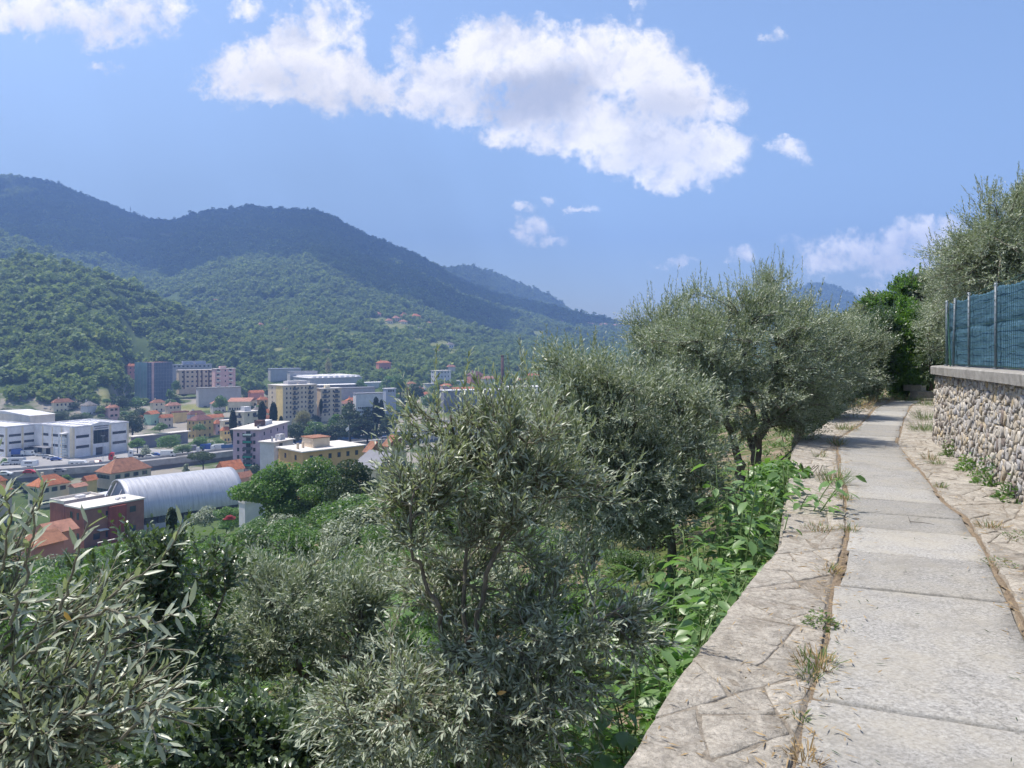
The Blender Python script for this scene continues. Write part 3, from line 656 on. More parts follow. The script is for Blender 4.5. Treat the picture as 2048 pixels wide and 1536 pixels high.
def build_rubble():
    root = empty('rubble_wall', (5.45, 8.33, 0)); tag(root, 'low wall of rough grey and tan rubble with a concrete coping', 'wall')
    off = Vector(root.location)
    rs = np.random.RandomState(77); Lw = WS[-1]; Hm = 1.3
    cells = slices([(0, -.05), (Lw, -.05), (Lw, Hm), (0, Hm)], .0032, .024, rs, .5)
    stones = []
    for cell in cells:
        if len(cell) < 3: continue
        c2 = np.array(cell); 
        if c2[:, 1].min() > wall_h(c2[:, 0].mean()): continue
        c2[:, 1] = np.minimum(c2[:, 1], wall_h(c2[:, 0]) - .002)
        if np.ptp(c2[:, 1]) < .02: continue
        o2 = ragged(c2, 0.001 + .005 * rs.rand(), rs, 0.5, 0.0); o2 = o2 + rs.randn(*o2.shape) * .004; n = len(o2); ctr = o2.mean(0); o = o2 - ctr
        dep = 0.004 + 0.03 * rs.rand(); tilt = (rs.rand(2) - .5) * .9
        rings = []
        for sc_, dd in ((1.0, -.03), (1.0, dep * .55), (0.95, dep), (0.5, dep)):
            q = ctr + o * sc_ * (1 + (0.03 * rs.randn(n, 1) if sc_ < .95 else 0)); dq = dd + (o * sc_ @ tilt) * (0.5 if sc_ < .9 else .1) + 0.002 * rs.randn(n)
            x, y, nx, ny = wall_pt(q[:, 0]); bat = -0.05 * q[:, 1]
            rings.append(np.column_stack([x + nx * (dq + bat), y + ny * (dq + bat), q[:, 1]]))
        x, y, nx, ny = wall_pt(ctr[0]); d_ = dep - .05 * ctr[1]
        V = np.concatenate(rings + [np.array([[x + nx * d_, y + ny * d_, ctr[1]]])]); i = np.arange(n); j = (i + 1) % n
        Q = np.concatenate([np.stack([a * n + j, a * n + i, (a + 1) * n + i, (a + 1) * n + j], 1) for a in range(3)])
        T = np.stack([3 * n + j, 3 * n + i, np.full(n, 4 * n)], 1)
        vis = (np.abs((CX + F * x / y) - 1950) < 105) and ny > -0.2
        stones.append((np.ptp(c2[:, 0]) * np.ptp(c2[:, 1]) / y ** 2 * (1 if vis else 0.01), V, Q, T))
    stones.sort(key=lambda q: -q[0])
    for _, V, Q, T in stones[:300]:
        c = V.mean(0); obj('stone', mesh_np('stone', V - c, [Q, T], 'wall_stone'), root, loc=Vector(c) - off)
    VV, QQ, TT, k = [], [], [], 0
    for _, V, Q, T in stones[300:]: VV.append(V); QQ.append(Q + k); TT.append(T + k); k += len(V)
    if VV: tag(obj('small_stones', mesh_np('small_stones', np.concatenate(VV) - np.array(off), [np.concatenate(QQ), np.concatenate(TT)], 'wall_stone'), root), kind='stuff')
    ss = np.linspace(0, Lw, 60)
    def sweep(name, mat, prof, zf, smooth=False):
        vs = []; fs = []; m = len(prof)
        for s in ss:
            for (o_, z_) in prof:
                x, y, _, _ = wall_pt(s, o_); vs.append((x - off.x, y - off.y, zf(s) + z_))
        for i in range(len(ss) - 1):
            for j in range(m): a = i * m + j; b = i * m + (j + 1) % m; fs.append((a, b, b + m, a + m))
        fs += [tuple(range(m)), tuple(range((len(ss) - 1) * m + m - 1, (len(ss) - 1) * m - 1, -1))]
        return MB().add(vs, fs).build(name, mat, root)
    sweep('core', 'mortar', [(-.35, -1.35), (-.008, -1.35), (-.066, -.01), (-.35, -.01)], wall_h)
    sweep('coping', 'coping_concrete', [(.045, .0), (.05, .115), (.035, .13), (-.42, .14), (-.43, .0)], wall_h)
build_rubble()
def coping_top(s): return wall_h(s) + .14
FOFF = -0.20
def build_fence():
    root = empty('wire_fence', (5.6, 8.3, 1.3)); tag(root, 'green wire mesh fence on posts standing on the rubble wall', 'fence'); off = Vector(root.location)
    topz = lambda s: np.interp(s, [0, WS[3], WS[5], WS[-1]], [2.43, 2.36, 2.30, 2.28])
    posts = [0.4, 1.9, 3.4, 4.9, 6.35, 7.9, 9.42, 10.55, 11.1, 11.35, 12.0, 13.2]
    # arc lengths of the posts seen in the photograph
    for i, s in enumerate(posts):
        if s > WS[-1] - .1: continue
        x, y, _, _ = wall_pt(s, FOFF + .02)
        lean = 0.03 if i == 7 else 0
        mb = MB().tube([(0, 0, -.1), (lean, 0, topz(s) - coping_top(s) + .03)], .018, 8).tube([(-.03, -.03, -.002), (-.03, -.03, .012)], .03, 8)
        mb.build('post', 'post_metal', root, True, Vector((x, y, float(coping_top(s)))) - off)
    wires = MB()
    for k in range(12):
        pl = []
        for s in np.arange(.05, WS[-1] - .05, .16):
            x, y, _, _ = wall_pt(s, FOFF + .035 + .004 * math.sin(s * 7 + k)); z0 = coping_top(s) + .03; z1 = topz(s)
            pl.append(Vector((x, y, z0 + (z1 - z0) * k / 11 + .006 * math.sin(s * 5.3 + k * 2))) - off)
        wires.tube(pl, .0024 if k not in (0, 6, 11) else .0034, 4, False)
    for s in np.arange(.05, WS[-1] - .05, .085):
        x, y, _, _ = wall_pt(s, FOFF + .038); wires.tube([Vector((x, y, coping_top(s) + .02)) - off, Vector((x, y, topz(s))) - off], .0016, 4, False)
    tag(wires.build('wire_mesh', 'fence_green', root), kind='stuff')
    x, y, _, _ = wall_pt(10.75, FOFF + .06); x2, y2, _, _ = wall_pt(10.3, FOFF + .1)
    MB().tube([Vector((x, y, 2.1)) - off, Vector((x2, y2, float(coping_top(10.3)))) - off], .013, 6).build('brace', 'fence_green', root)
    # netting hung behind the wires
    n_s, n_z = 260, 34; V = []; ss = np.linspace(.02, WS[-1] - .02, n_s)
    pa = np.array(posts)
    for s in ss:
        sag = 0.045 * abs(math.sin(math.pi * np.interp(s, pa, np.arange(len(pa)))))
        for k in range(n_z):
            t = k / (n_z - 1); z0 = coping_top(s) + .015; z1 = topz(s) - sag + .006 * math.sin(s * 31)
            wv = .012 * float(fnoise(np.array([s * 2.2]), np.array([t * 11.0]), 4)[0]) + .0035 * math.sin(t * 37 + 2.2 * math.sin(s * 2.1)) - .02 * (abs(t - .56) < .03)
            x, y, _, _ = wall_pt(s, FOFF - .028 + wv); V.append((x - off.x, y - off.y, z0 + (z1 - z0) * t - off.z))
    i = np.arange((n_s - 1) * n_z).reshape(n_s - 1, n_z)[:, :-1].ravel()
    net = obj('shade_netting', mesh_np('shade_netting', V, np.stack([i, i + 1, i + n_z + 1, i + n_z], 1), 'shade_net', True)); net.location = off
    md = net.modifiers.new('thickness', 'SOLIDIFY'); md.thickness = .003
    tag(net, 'blue green shade netting hung behind the wire fence', 'netting')
build_fence()
def build_steps():
    root = empty('stone_steps', P(1847, 800, 20.5)); tag(root, 'rough stone steps climbing beside the far end of the path', 'steps')
    base = Vector((12.0, 21.6, -.08)); root.location = base; rs = np.random.RandomState(3)
    for k in range(3):
        mb = MB(); n = 8; pts = [(math.cos(q) * .30 * (1 + .15 * rs.rand()), math.sin(q) * .28 * (1 + .3 * rs.rand())) for q in np.linspace(0, 2 * math.pi, n, False)]
        mb.prism([(x, y + k * .38) for x, y in pts], k * .17 - .02, k * .17 + .15)
        mb.build('step', 'flag_stone', root)
build_steps()

# ------------------------------------------------------------------ vegetation
def nrmz(a): return a / (np.linalg.norm(a, axis=-1, keepdims=True) + 1e-12)
TPL = np.array([(0, 0, 0), (.30, -.5, .10), (.30, 0, -.04), (.30, .5, .10), (.68, -.42, .0), (.68, 0, -.12), (.68, .42, .0), (1, 0, -.35)], float)
TPF = np.array([(0, 2, 1), (0, 3, 2), (1, 2, 5), (1, 5, 4), (2, 3, 6), (2, 6, 5), (4, 5, 7), (5, 6, 7)])
RTP = np.array([(0, 0, 0), (.45, -.5, .0), (1, 0, -.15), (.45, .5, .0)], float); RTF = np.array([(0, 3, 2, 1)])
def leaf_frame(d, nr):
    d = nrmz(d); s = nrmz(np.cross(nr, d)); n = np.cross(d, s); return d, s, n
def leaf_geo(pos, d, nr, L, Wd, full):
    d, s, n = leaf_frame(d, nr); tp, tf = (TPL, TPF) if full else (RTP, RTF)
    V = pos[:, None] + d[:, None] * (tp[None, :, 0:1] * L[:, None, None]) + s[:, None] * (tp[None, :, 1:2] * Wd[:, None, None]) + n[:, None] * (tp[None, :, 2:3] * Wd[:, None, None])
    k = len(tp); Fc = tf[None] + (np.arange(len(pos)) * k)[:, None, None]
    return V.reshape(-1, 3), Fc.reshape(-1, tf.shape[1])
_unit_leaf = {}
def unit_leaf(mat, q):
    if (mat, q) not in _unit_leaf:
        rs = np.random.RandomState(q + 3); t = TPL.copy(); t[:, 2] += (rs.rand(8) - .5) * .12; t[7, 2] -= .3 * rs.rand() - .1; t[:, 1] *= .9 + .2 * rs.rand()
        _unit_leaf[(mat, q)] = mesh_np('leaf', t, TPF, mat, True)
    return _unit_leaf[(mat, q)]
def put_leaf(root, pos, d, nr, L, Wd, mat, name='leaf', q=0):
    d, s, n = leaf_frame(d[None], nr[None]); d, s, n = d[0], s[0], n[0]
    o = obj(name, unit_leaf(mat, q % 4), root)
    p = Vector(pos) - root.location
    o.matrix_basis = Matrix(((d[0] * L, s[0] * Wd, n[0] * Wd, p.x), (d[1] * L, s[1] * Wd, n[1] * Wd, p.y), (d[2] * L, s[2] * Wd, n[2] * Wd, p.z), (0, 0, 0, 1)))
    return o
def foliage(root, lv, mat, full, parts=0, name='foliage', leafname='leaf'):
    """leaves as one part; the `parts` that show largest in the photograph as leaves of their own"""
    pos, d, nr, L, Wd = lv
    if parts:
        y = np.maximum(pos[:, 1], .2); px = CX + F * pos[:, 0] / y; py = HY + (EYE - pos[:, 2]) / y * F
        sc = L / y * ((px > 5) & (px < 2043) & (py > 5) & (py < 1531)); order = np.argsort(-sc); big = order[:parts]
        for q, i in enumerate(big): put_leaf(root, pos[i], d[i], nr[i], float(L[i]), float(Wd[i]), mat, leafname, q)
        keep = np.ones(len(L), bool); keep[big] = False
        pos, d, nr, L, Wd = pos[keep], d[keep], nr[keep], L[keep], Wd[keep]
    V, Fc = leaf_geo(pos, d, nr, L, Wd, full)
    o = obj(name, mesh_np(name, V - np.array(root.location), Fc, mat, full), root); tag(o, kind='stuff'); return o
def in_lobes(rs, lobes, n, shell=(.45, 1.0)):
    vol = np.array([l[1][0] * l[1][1] * l[1][2] for l in lobes]) ** .8; k = rs.choice(len(lobes), n, p=vol / vol.sum())
    c = np.array([l[0] for l in lobes], float)[k]; r_ = np.array([l[1] for l in lobes], float)[k]
    q = nrmz(rs.randn(n, 3)); rr = shell[0] + (shell[1] - shell[0]) * rs.rand(n, 1) ** .6
    return c + q * r_ * rr, q
def bez(a, b, c, n):
    t = np.linspace(0, 1, n)[None, :, None]; return a[:, None] * (1 - t) ** 2 + 2 * b[:, None] * t * (1 - t) + c[:, None] * t * t
def branchwork(rs, limbs, lobes, nb, droop=0.0, shell=(.45, 1.0)):
    """curved branches from the limbs out to points spread through the crown"""
    tgt, q = in_lobes(rs, lobes, nb, shell)
    pts = np.concatenate([np.array(l)[max(0, len(l) // 3):] for l in limbs])
    dist = np.linalg.norm(tgt[:, None] - pts[None], axis=2) + 0.6 * np.maximum(0, pts[None, :, 2] - tgt[:, None, 2])
    j = np.argmin(dist * (0.8 + .4 * rs.rand(*dist.shape)), 1); st = pts[j]
    mid = (st + tgt) / 2 + rs.randn(nb, 3) * np.linalg.norm(tgt - st, axis=1, keepdims=True) * .16; mid[:, 2] += (0.18 - droop) * np.linalg.norm(tgt - st, axis=1)
    return bez(st, mid, tgt, 7)
def twig_leaves(rs, base, d, tl, M, ll, lw, ang=45, upn=.6, bend=.25, opp=True):
    N = len(base); d = nrmz(d); t = np.linspace(.12, 1, M)[None, :, None]
    bd = nrmz(rs.randn(N, 3)) * bend; bd[:, 2] += bend * .4
    p = base[:, None] + d[:, None] * (tl[:, None, None] * t) + bd[:, None] * (tl[:, None, None] * t ** 2)
    td = nrmz(d[:, None] + 2 * bd[:, None] * t)
    p1 = nrmz(np.cross(td, nrmz(rs.randn(N, 1, 3)))); p2 = np.cross(td, p1)
    i = np.arange(M); az = (i // 2) * (math.pi / 2) + (i % 2) * math.pi if opp else i * 2.4
    az = az[None] + rs.rand(N, 1) * 6.28 + rs.randn(N, M) * .35
    a = np.radians(ang + 14 * rs.randn(N, M)) * np.linspace(1.1, .55, M)[None]
    ld = td * np.cos(a)[..., None] + (p1 * np.cos(az)[..., None] + p2 * np.sin(az)[..., None]) * np.sin(a)[..., None]
    nr = td * .7 + np.array([0, 0, 1]) * upn + rs.randn(N, M, 3) * .45
    L = ll * (.7 + .5 * rs.rand(N, M)) * np.linspace(1, .72, M)[None]
    f = lambda x: x.reshape(-1, 3)
    return f(p), f(ld), f(nr), L.ravel(), (L * lw * (.85 + .3 * rs.rand(N, M))).ravel(), p
def cat_lv(*a): return tuple(np.concatenate([x[i] for x in a]) for i in range(5))
def wood_tubes(mb, curves, r0, r1, sides=5):
    for c in curves: mb.tube([Vector(p) for p in c], list(np.linspace(r0, r1, len(c))), sides, False)
def wander(rs, pts, k=4, amp=.03):
    """a limb: smooth line through the given points with a little wander"""
    pts = np.array(pts, float); t = np.linspace(0, len(pts) - 1, (len(pts) - 1) * k + 1); o = np.column_stack([np.interp(t, np.arange(len(pts)), pts[:, i]) for i in range(3)])
    o[1:-1] = (o[:-2] + 2 * o[1:-1] + o[2:]) / 4; o[1:-1] += rs.randn(len(o) - 2, 3) * amp; return o
def plant(name, label, cat, group, base, limbs, radii, lobes, nb, twigs, M, tl, ll, lw, mat, bark='olive_bark', full=False, parts=0, seed=1, shoots=0, shoot_len=.6, ang=42, upn=.6, twigwood=False, droop=0.0,
          shell=(.45, 1.0), upt=.35, extra=None, branch_r=.012, opp=True, bend=.25):
    rs = np.random.RandomState(seed); root = empty(name, base); tag(root, label, cat, group); off = np.array(root.location)
    limbs = [wander(rs, l, 4, radii[0] * .25) for l in limbs]
    tr = MB()
    for q, l in enumerate(limbs):
        r0 = radii[q] if q < len(radii) else radii[-1]; rr = list(np.linspace(r0, r0 * .45, len(l)))
        rr[0] *= 1.25; tr.tube([Vector(p - off) for p in l], rr, 8)
    tr.build('trunk', bark, root, True)
    br = branchwork(rs, limbs, lobes, nb, droop, shell)
    bm = MB(); wood_tubes(bm, br - off, branch_r, branch_r * .3, 5); 
    n = nb * twigs; k = rs.randint(0, nb, n); t = .2 + .8 * rs.rand(n) ** .8; x = t * 6; i0 = np.minimum(x.astype(int), 5); fr = (x - i0)[:, None]
    tb = br[k, i0] * (1 - fr) + br[k, i0 + 1] * fr; tan = nrmz(br[k, i0 + 1] - br[k, i0])
    ctr = np.mean([l[0] for l in lobes], 0); outw = nrmz(tb - ctr)
    d = nrmz(tan * .55 + rs.randn(n, 3) * .45 + np.array([0, 0, 1]) * upt + outw * .35)
    lv = twig_leaves(rs, tb, d, tl * (.6 + .8 * rs.rand(n)), M, ll, lw, ang, upn, bend, opp); stems = [lv[5]]; lvs = [lv[:5]]
    if shoots:
        st, q = in_lobes(rs, lobes, shoots * 6, (.8, 1.0)); st = st[np.argsort(-(st[:, 2] + .35 * rs.randn(len(st))))[:shoots]]
        ds = nrmz(rs.randn(shoots, 3) * .22 + np.array([0, 0, 1.0]) + .25 * nrmz(st - ctr))
        l2 = twig_leaves(rs, st, ds, shoot_len * (.4 + .7 * rs.rand(shoots)), int(M * 2.6), ll * .95, lw, ang * .8, upn, .12, opp); lvs.append(l2[:5])
        wood_tubes(bm, l2[5] - off, branch_r * .22, branch_r * .08, 3)
    if extra is not None:                                            # hand-laid sprays: (points, leaf count)
        for (cp, m_) in extra:
            c = wander(rs, [tuple(p) for p in cp], 5, .004); wood_tubes(bm, [c - off], .0042, .0016, 5)
            t = np.linspace(.05, 1, m_); ii = t * (len(c) - 1); a0 = np.minimum(ii.astype(int), len(c) - 2); pp = c[a0] + (c[a0 + 1] - c[a0]) * (ii - a0)[:, None]; td = nrmz(c[a0 + 1] - c[a0])
            p1 = nrmz(np.cross(td, np.array([.2, -1, .3]))); p2 = np.cross(td, p1); az = (np.arange(m_) // 2) * 1.57 + (np.arange(m_) % 2) * 3.14 + rs.randn(m_) * .3
            aa = np.radians(38 + 12 * rs.randn(m_)); ld = td * np.cos(aa)[:, None] + (p1 * np.cos(az)[:, None] + p2 * np.sin(az)[:, None]) * np.sin(aa)[:, None]
            L = ll * (.8 + .45 * rs.rand(m_)); lvs.append((pp, ld, td * .5 + np.array([-.2, -.4, .7]) + rs.randn(m_, 3) * .35, L, L * lw * 1.1))
    if twigwood:
        s = stems[0]
        for c in s[:, ::max(1, M // 4)]: bm.tube([Vector(p - off) for p in c], [.0028] * (len(c) - 1) + [.001], 3, False)
    bm.build('branches', 'twig_bark' if full or twigwood else bark, root, True)
    foliage(root, cat_lv(*lvs), mat, full, parts)
    return root
def at(px, py, d): return tuple(P(px, py, d))
def gbase(px, d): x = (px - CX) * d / F; return (x, d, tz(x, d))
def lobe(px, py, d, rpx, rpy, rd=None):
    """crown lobe centred on a photograph pixel at depth d, radii in photograph pixels there"""
    k = d / F; return (at(px, py, d), (rpx * k, (rd if rd else (rpx + rpy) / 2 * k), rpy * k))

# centre: the young olive standing just below the path
b = gbase(926, 4.3)
plant('olive_tree', 'young olive tree with open grey green crown in the middle foreground', 'olive tree', None, b,
      [[b, at(926, 1536, 4.3), at(930, 1402, 4.28), at(936, 1295, 4.26)], [at(936, 1300, 4.26), at(957, 1230, 4.22), at(984, 1121, 4.15), at(1006, 1061, 4.2), at(1050, 965, 4.3), at(1060, 860, 4.3)],
       [at(936, 1295, 4.26), at(925, 1200, 4.3), at(935, 1080, 4.4), at(930, 930, 4.45), at(900, 830, 4.4)], [at(930, 1330, 4.27), at(879, 1275, 4.2), at(879, 1215, 4.1), at(850, 1160, 4.05), at(819, 1100, 4.0), at(830, 980, 4.0)],
       [at(928, 1420, 4.28), at(860, 1450, 4.1), at(760, 1430, 4.0), at(690, 1380, 4.1)], [at(930, 1350, 4.28), at(1040, 1290, 4.1), at(1150, 1260, 4.0), at(1250, 1210, 3.95)], [at(932, 1440, 4.3), at(985, 1450, 4.2), at(975, 1536, 4.15)]],
      [.032, .017, .015, .015, .013, .012, .016],
      [lobe(920, 890, 4.3, 120, 90), lobe(1050, 880, 4.3, 110, 90), lobe(850, 970, 4.1, 70, 110), lobe(1130, 980, 4.2, 100, 100), lobe(990, 1000, 4.2, 170, 80), lobe(1000, 1180, 4.6, 170, 80), lobe(840, 1200, 4.5, 100, 80), lobe(870, 1090, 4.1, 80, 60), lobe(1110, 1110, 4.3, 80, 60), lobe(960, 1390, 3.9, 260, 90), lobe(760, 1430, 4.0, 150, 90), lobe(1190, 1265, 3.95, 110, 65), lobe(1070, 1470, 3.9, 140, 70), lobe(660, 1500, 3.9, 110, 60)],
      180, 17, 12, .21, .062, .21, 'olive_leaf', full=True, parts=300, seed=4, shoots=26, shoot_len=.34, twigwood=True, branch_r=.0075)

young = bpy.data.objects['olive_tree']
def strap(root, px, py0, py1, d, r_):
    a, b_ = Vector(at(px, py0, d)) - root.location, Vector(at(px + 2, py1, d)) - root.location; mb = MB()
    for k in range(5): t0, t1 = k / 5, (k + .92) / 5; mb.tube([a.lerp(b_, t0), a.lerp(b_, t1)], r_ * (1 + .06 * (k % 2)), 12)
    mb.build('tie_strap', 'strap_black', root, True)
strap(young, 926, 1536, 1500, 4.3, .04)
put_leaf(young, np.array(at(994, 1388, 3.7)), np.array([.8, -.2, .3]), np.array([-.2, -.8, .5]), .05, .02, 'yellow_leaf', 'withered_leaf', 1)['label'] = 'withered orange leaf'
# bottom left: the olive whose twigs reach in close to the camera
b = gbase(-250, 2.3)
dl = 1.75
sp = lambda pts, d0, d1: [at(x, y, d0 + (d1 - d0) * i / (len(pts) - 1)) for i, (x, y) in enumerate(pts)]
plant('olive_tree', 'olive tree whose long silvery leaved twigs fill the bottom left corner', 'olive tree', None, b,
      [[b, at(-300, 1900, 2.2), at(-260, 1560, 2.1), at(-150, 1420, 2.05), at(-40, 1330, 2.0)], [at(-280, 1700, 2.15), at(-120, 1560, 1.95), at(20, 1480, 1.85)], [at(-260, 1560, 2.1), at(-160, 1300, 2.1), at(-60, 1170, 2.1)]], [.05, .022, .02],
      [lobe(60, 1300, 1.95, 150, 130, .22), lobe(-40, 1180, 2.05, 110, 120, .2), lobe(150, 1430, 1.85, 190, 110, .2), lobe(40, 1500, 1.8, 150, 90, .2), lobe(-20, 1070, 2.1, 60, 80, .12), lobe(240, 1300, 1.95, 90, 90, .15)],
      62, 9, 11, .13, .047, .2, 'olive_leaf', full=True, parts=300, seed=9, twigwood=True, branch_r=.005, bend=.2,
      extra=[(sp([(-60, 1400), (45, 1316), (112, 1267), (240, 1177), (319, 1125), (362, 1050)], 1.8, 1.7), 34), (sp([(-60, 1230), (0, 1215), (75, 1200), (161, 1192)], 1.9, 1.8), 20), (sp([(160, 1235), (232, 1222), (285, 1245), (337, 1241), (380, 1212)], 1.75, 1.65), 26),
             (sp([(-60, 1490), (0, 1462), (112, 1432), (240, 1429), (319, 1402), (368, 1355)], 1.75, 1.6), 34), (sp([(20, 1250), (56, 1147), (60, 1054), (92, 965)], 1.75, 1.65), 30), (sp([(120, 1220), (146, 1140), (176, 1046)], 1.75, 1.7), 18),
             (sp([(-30, 1200), (10, 1120), (20, 1040), (10, 990)], 1.8, 1.7), 24), (sp([(240, 1480), (330, 1400), (300, 1470), (340, 1500)], 1.7, 1.6), 14), (sp([(160, 1430), (190, 1340), (230, 1270)], 1.75, 1.7), 16)])

put_leaf(bpy.data.objects['olive_tree.001'], np.array(at(128, 1222, 1.62)), np.array([.5, 0, -.8]), np.array([-.3, -.8, .3]), .028, .011, 'yellow_leaf', 'withered_leaf', 0)['label'] = 'withered orange leaf'
# low olive between them, further down the slope
b = gbase(600, 6.4)
plant('olive_tree', 'olive tree with spreading bare stems low on the slope left of centre', 'olive tree', None, b,
      [[b, at(620, 1470, 6.3), at(640, 1380, 6.3), at(575, 1290, 6.3), at(540, 1210, 6.3)], [at(625, 1450, 6.3), at(690, 1340, 6.2), at(720, 1250, 6.2)]], [.045, .028],
      [lobe(560, 1230, 6.3, 150, 100), lobe(680, 1240, 6.3, 120, 110), lobe(480, 1290, 6.2, 90, 90), lobe(620, 1360, 6.1, 170, 90), lobe(720, 1150, 6.5, 90, 60)],
      110, 24, 11, .22, .068, .23, 'olive_leaf_far', seed=12, shoots=30, shoot_len=.35, branch_r=.008)

# olives along the path edge, right of centre
b = gbase(1345, 7.6)
plant('olive_tree', 'slim olive tree rising behind the big leaved weeds beside the ledge', 'olive tree', None, b,
      [[b, at(1345, 1120, 7.6), at(1335, 1040, 7.6), at(1280, 940, 7.6), at(1230, 840, 7.7)], [at(1335, 1050, 7.6), at(1370, 940, 7.7), at(1360, 830, 7.8)]], [.055, .035],
      [lobe(1230, 860, 7.6, 150, 140), lobe(1340, 880, 7.6, 110, 130), lobe(1150, 860, 7.4, 100, 130), lobe(1260, 980, 7.3, 160, 90), lobe(1200, 1030, 7.2, 140, 70), lobe(1340, 1000, 7.3, 110, 70), lobe(1090, 940, 7.2, 90, 110), lobe(1120, 790, 7.6, 90, 80)],
      270, 24, 12, .24, .066, .24, 'olive_leaf_far', seed=15, shoots=40, shoot_len=.4, branch_r=.009)
b = gbase(1180, 9.5)
plant('olive_tree', 'pale olive crown showing just behind the young centre tree', 'olive tree', None, b,
      [[b, at(1180, 1050, 9.5), at(1170, 950, 9.5), at(1160, 850, 9.5)]], [.06],
      [lobe(1150, 790, 9.5, 130, 90), lobe(1100, 870, 9.3, 110, 100), lobe(1220, 830, 9.4, 110, 100), lobe(1180, 960, 9.2, 150, 90)],
      170, 24, 11, .25, .068, .24, 'olive_leaf_far', seed=17, shoots=45, shoot_len=.45, branch_r=.01)
b = gbase(1497, 12.6)
plant('olive_tree', 'broad olive tree with several dark trunks standing beside the path', 'olive tree', None, b,
      [[b, at(1518, 960, 12.6), at(1515, 900, 12.6), at(1535, 820, 12.7), at(1560, 700, 12.8)], [at(1490, 1000, 12.6), at(1482, 950, 12.6), at(1470, 890, 12.5), at(1440, 800, 12.5), at(1430, 690, 12.6)],
       [at(1470, 1005, 12.5), at(1440, 960, 12.4), at(1400, 900, 12.3), at(1360, 800, 12.4)], [at(1530, 930, 12.6), at(1555, 935, 12.4), at(1552, 985, 12.4)], [at(1510, 930, 12.7), at(1500, 850, 12.8), at(1490, 740, 13), at(1490, 650, 13)]],
      [.12, .085, .07, .05, .06],
      [lobe(1480, 700, 12.8, 170, 100), lobe(1380, 730, 12.6, 130, 110), lobe(1560, 730, 12.8, 130, 110), lobe(1450, 620, 13, 90, 50), lobe(1545, 630, 13, 90, 60), lobe(1480, 810, 12.4, 190, 60), lobe(1330, 830, 12.4, 100, 90), lobe(1600, 810, 12.8, 80, 70)],
      380, 27, 11, .27, .072, .25, 'olive_leaf_far', seed=21, shoots=110, shoot_len=.6, branch_r=.013)
strap(bpy.data.objects['olive_tree.005'], 1517, 985, 935, 12.55, .135)
b = gbase(1330, 16)
plant('olive_tree', 'olive crown behind the broad one, nearest the gap in the hills', 'olive tree', None, b,
      [[b, at(1330, 880, 16), at(1335, 780, 16), at(1320, 680, 16)]], [.11], [lobe(1320, 680, 16, 75, 70), lobe(1370, 650, 16, 70, 65), lobe(1300, 760, 16, 70, 80), lobe(1390, 740, 16, 80, 80)],
      200, 26, 10, .3, .078, .26, 'olive_leaf_far', seed=23, shoots=50, shoot_len=.6, branch_r=.012)
b = gbase(1590, 16.8)
plant('olive_tree', 'tall olive with a spiky top shoot against the sky', 'olive tree', None, b,
      [[b, at(1598, 860, 16.8), at(1580, 760, 16.8), at(1550, 640, 16.8), at(1545, 560, 16.8)], [at(1598, 860, 16.8), at(1640, 770, 16.8), at(1660, 700, 16.8)]], [.12, .08],
      [lobe(1545, 590, 16.8, 38, 50), lobe(1560, 660, 16.8, 80, 60), lobe(1640, 700, 16.8, 80, 80), lobe(1650, 780, 16.5, 90, 60), lobe(1580, 760, 16.5, 100, 80)],
      240, 26, 10, .3, .078, .26, 'olive_leaf_far', seed=25, shoots=60, shoot_len=.7, branch_r=.013)
b = gbase(1690, 21)
plant('olive_tree', 'rounded olive bush at the far bend of the path', 'olive tree', None, b,
      [[b, at(1690, 800, 21), at(1690, 720, 21)]], [.12], [lobe(1690, 690, 21, 75, 60), lobe(1650, 720, 20.5, 60, 70), lobe(1735, 700, 21.5, 50, 60), lobe(1700, 760, 20.3, 80, 45)],
      180, 24, 10, .32, .085, .27, 'olive_leaf_far', seed=27, shoots=40, shoot_len=.5, branch_r=.013)
# above the wall on the right
b = (10.6, 15.6, tz(10.6, 15.6))
plant('olive_tree', 'large olive tree rising behind the blue netting at the right edge', 'olive tree', None, b,
      [[b, (10.5, 15.5, 3.0), (10.2, 15.2, 4.0)], [(10.5, 15.5, 2.8), (9.6, 14.9, 3.6)], [(10.5, 15.5, 2.9), (11.4, 15.2, 4.2)]], [.16, .09, .09],
      [lobe(1910, 520, 15, 60, 60), lobe(2010, 480, 14.6, 95, 105), lobe(2080, 430, 14.8, 110, 90), lobe(1950, 560, 14.5, 90, 85), lobe(2050, 580, 14, 130, 110), lobe(1905, 600, 14.6, 50, 70), lobe(2140, 560, 14.5, 120, 150)],
      380, 26, 11, .28, .075, .25, 'olive_leaf_far', seed=31, shoots=90, shoot_len=.5, branch_r=.014)
b = (11.6, 19.5, tz(11.6, 19.5))
plant('olive_tree', 'smaller olive left of the large one where the fence turns', 'olive tree', None, b,
      [[b, (11.5, 19.3, 2.2), (11.4, 19.2, 3.2)]], [.12], [lobe(1890, 600, 18.8, 55, 70), lobe(1920, 540, 19, 60, 60), lobe(1875, 660, 18.5, 40, 60)],
      150, 24, 10, .3, .082, .26, 'olive_leaf_far', seed=33, shoots=25, branch_r=.013)

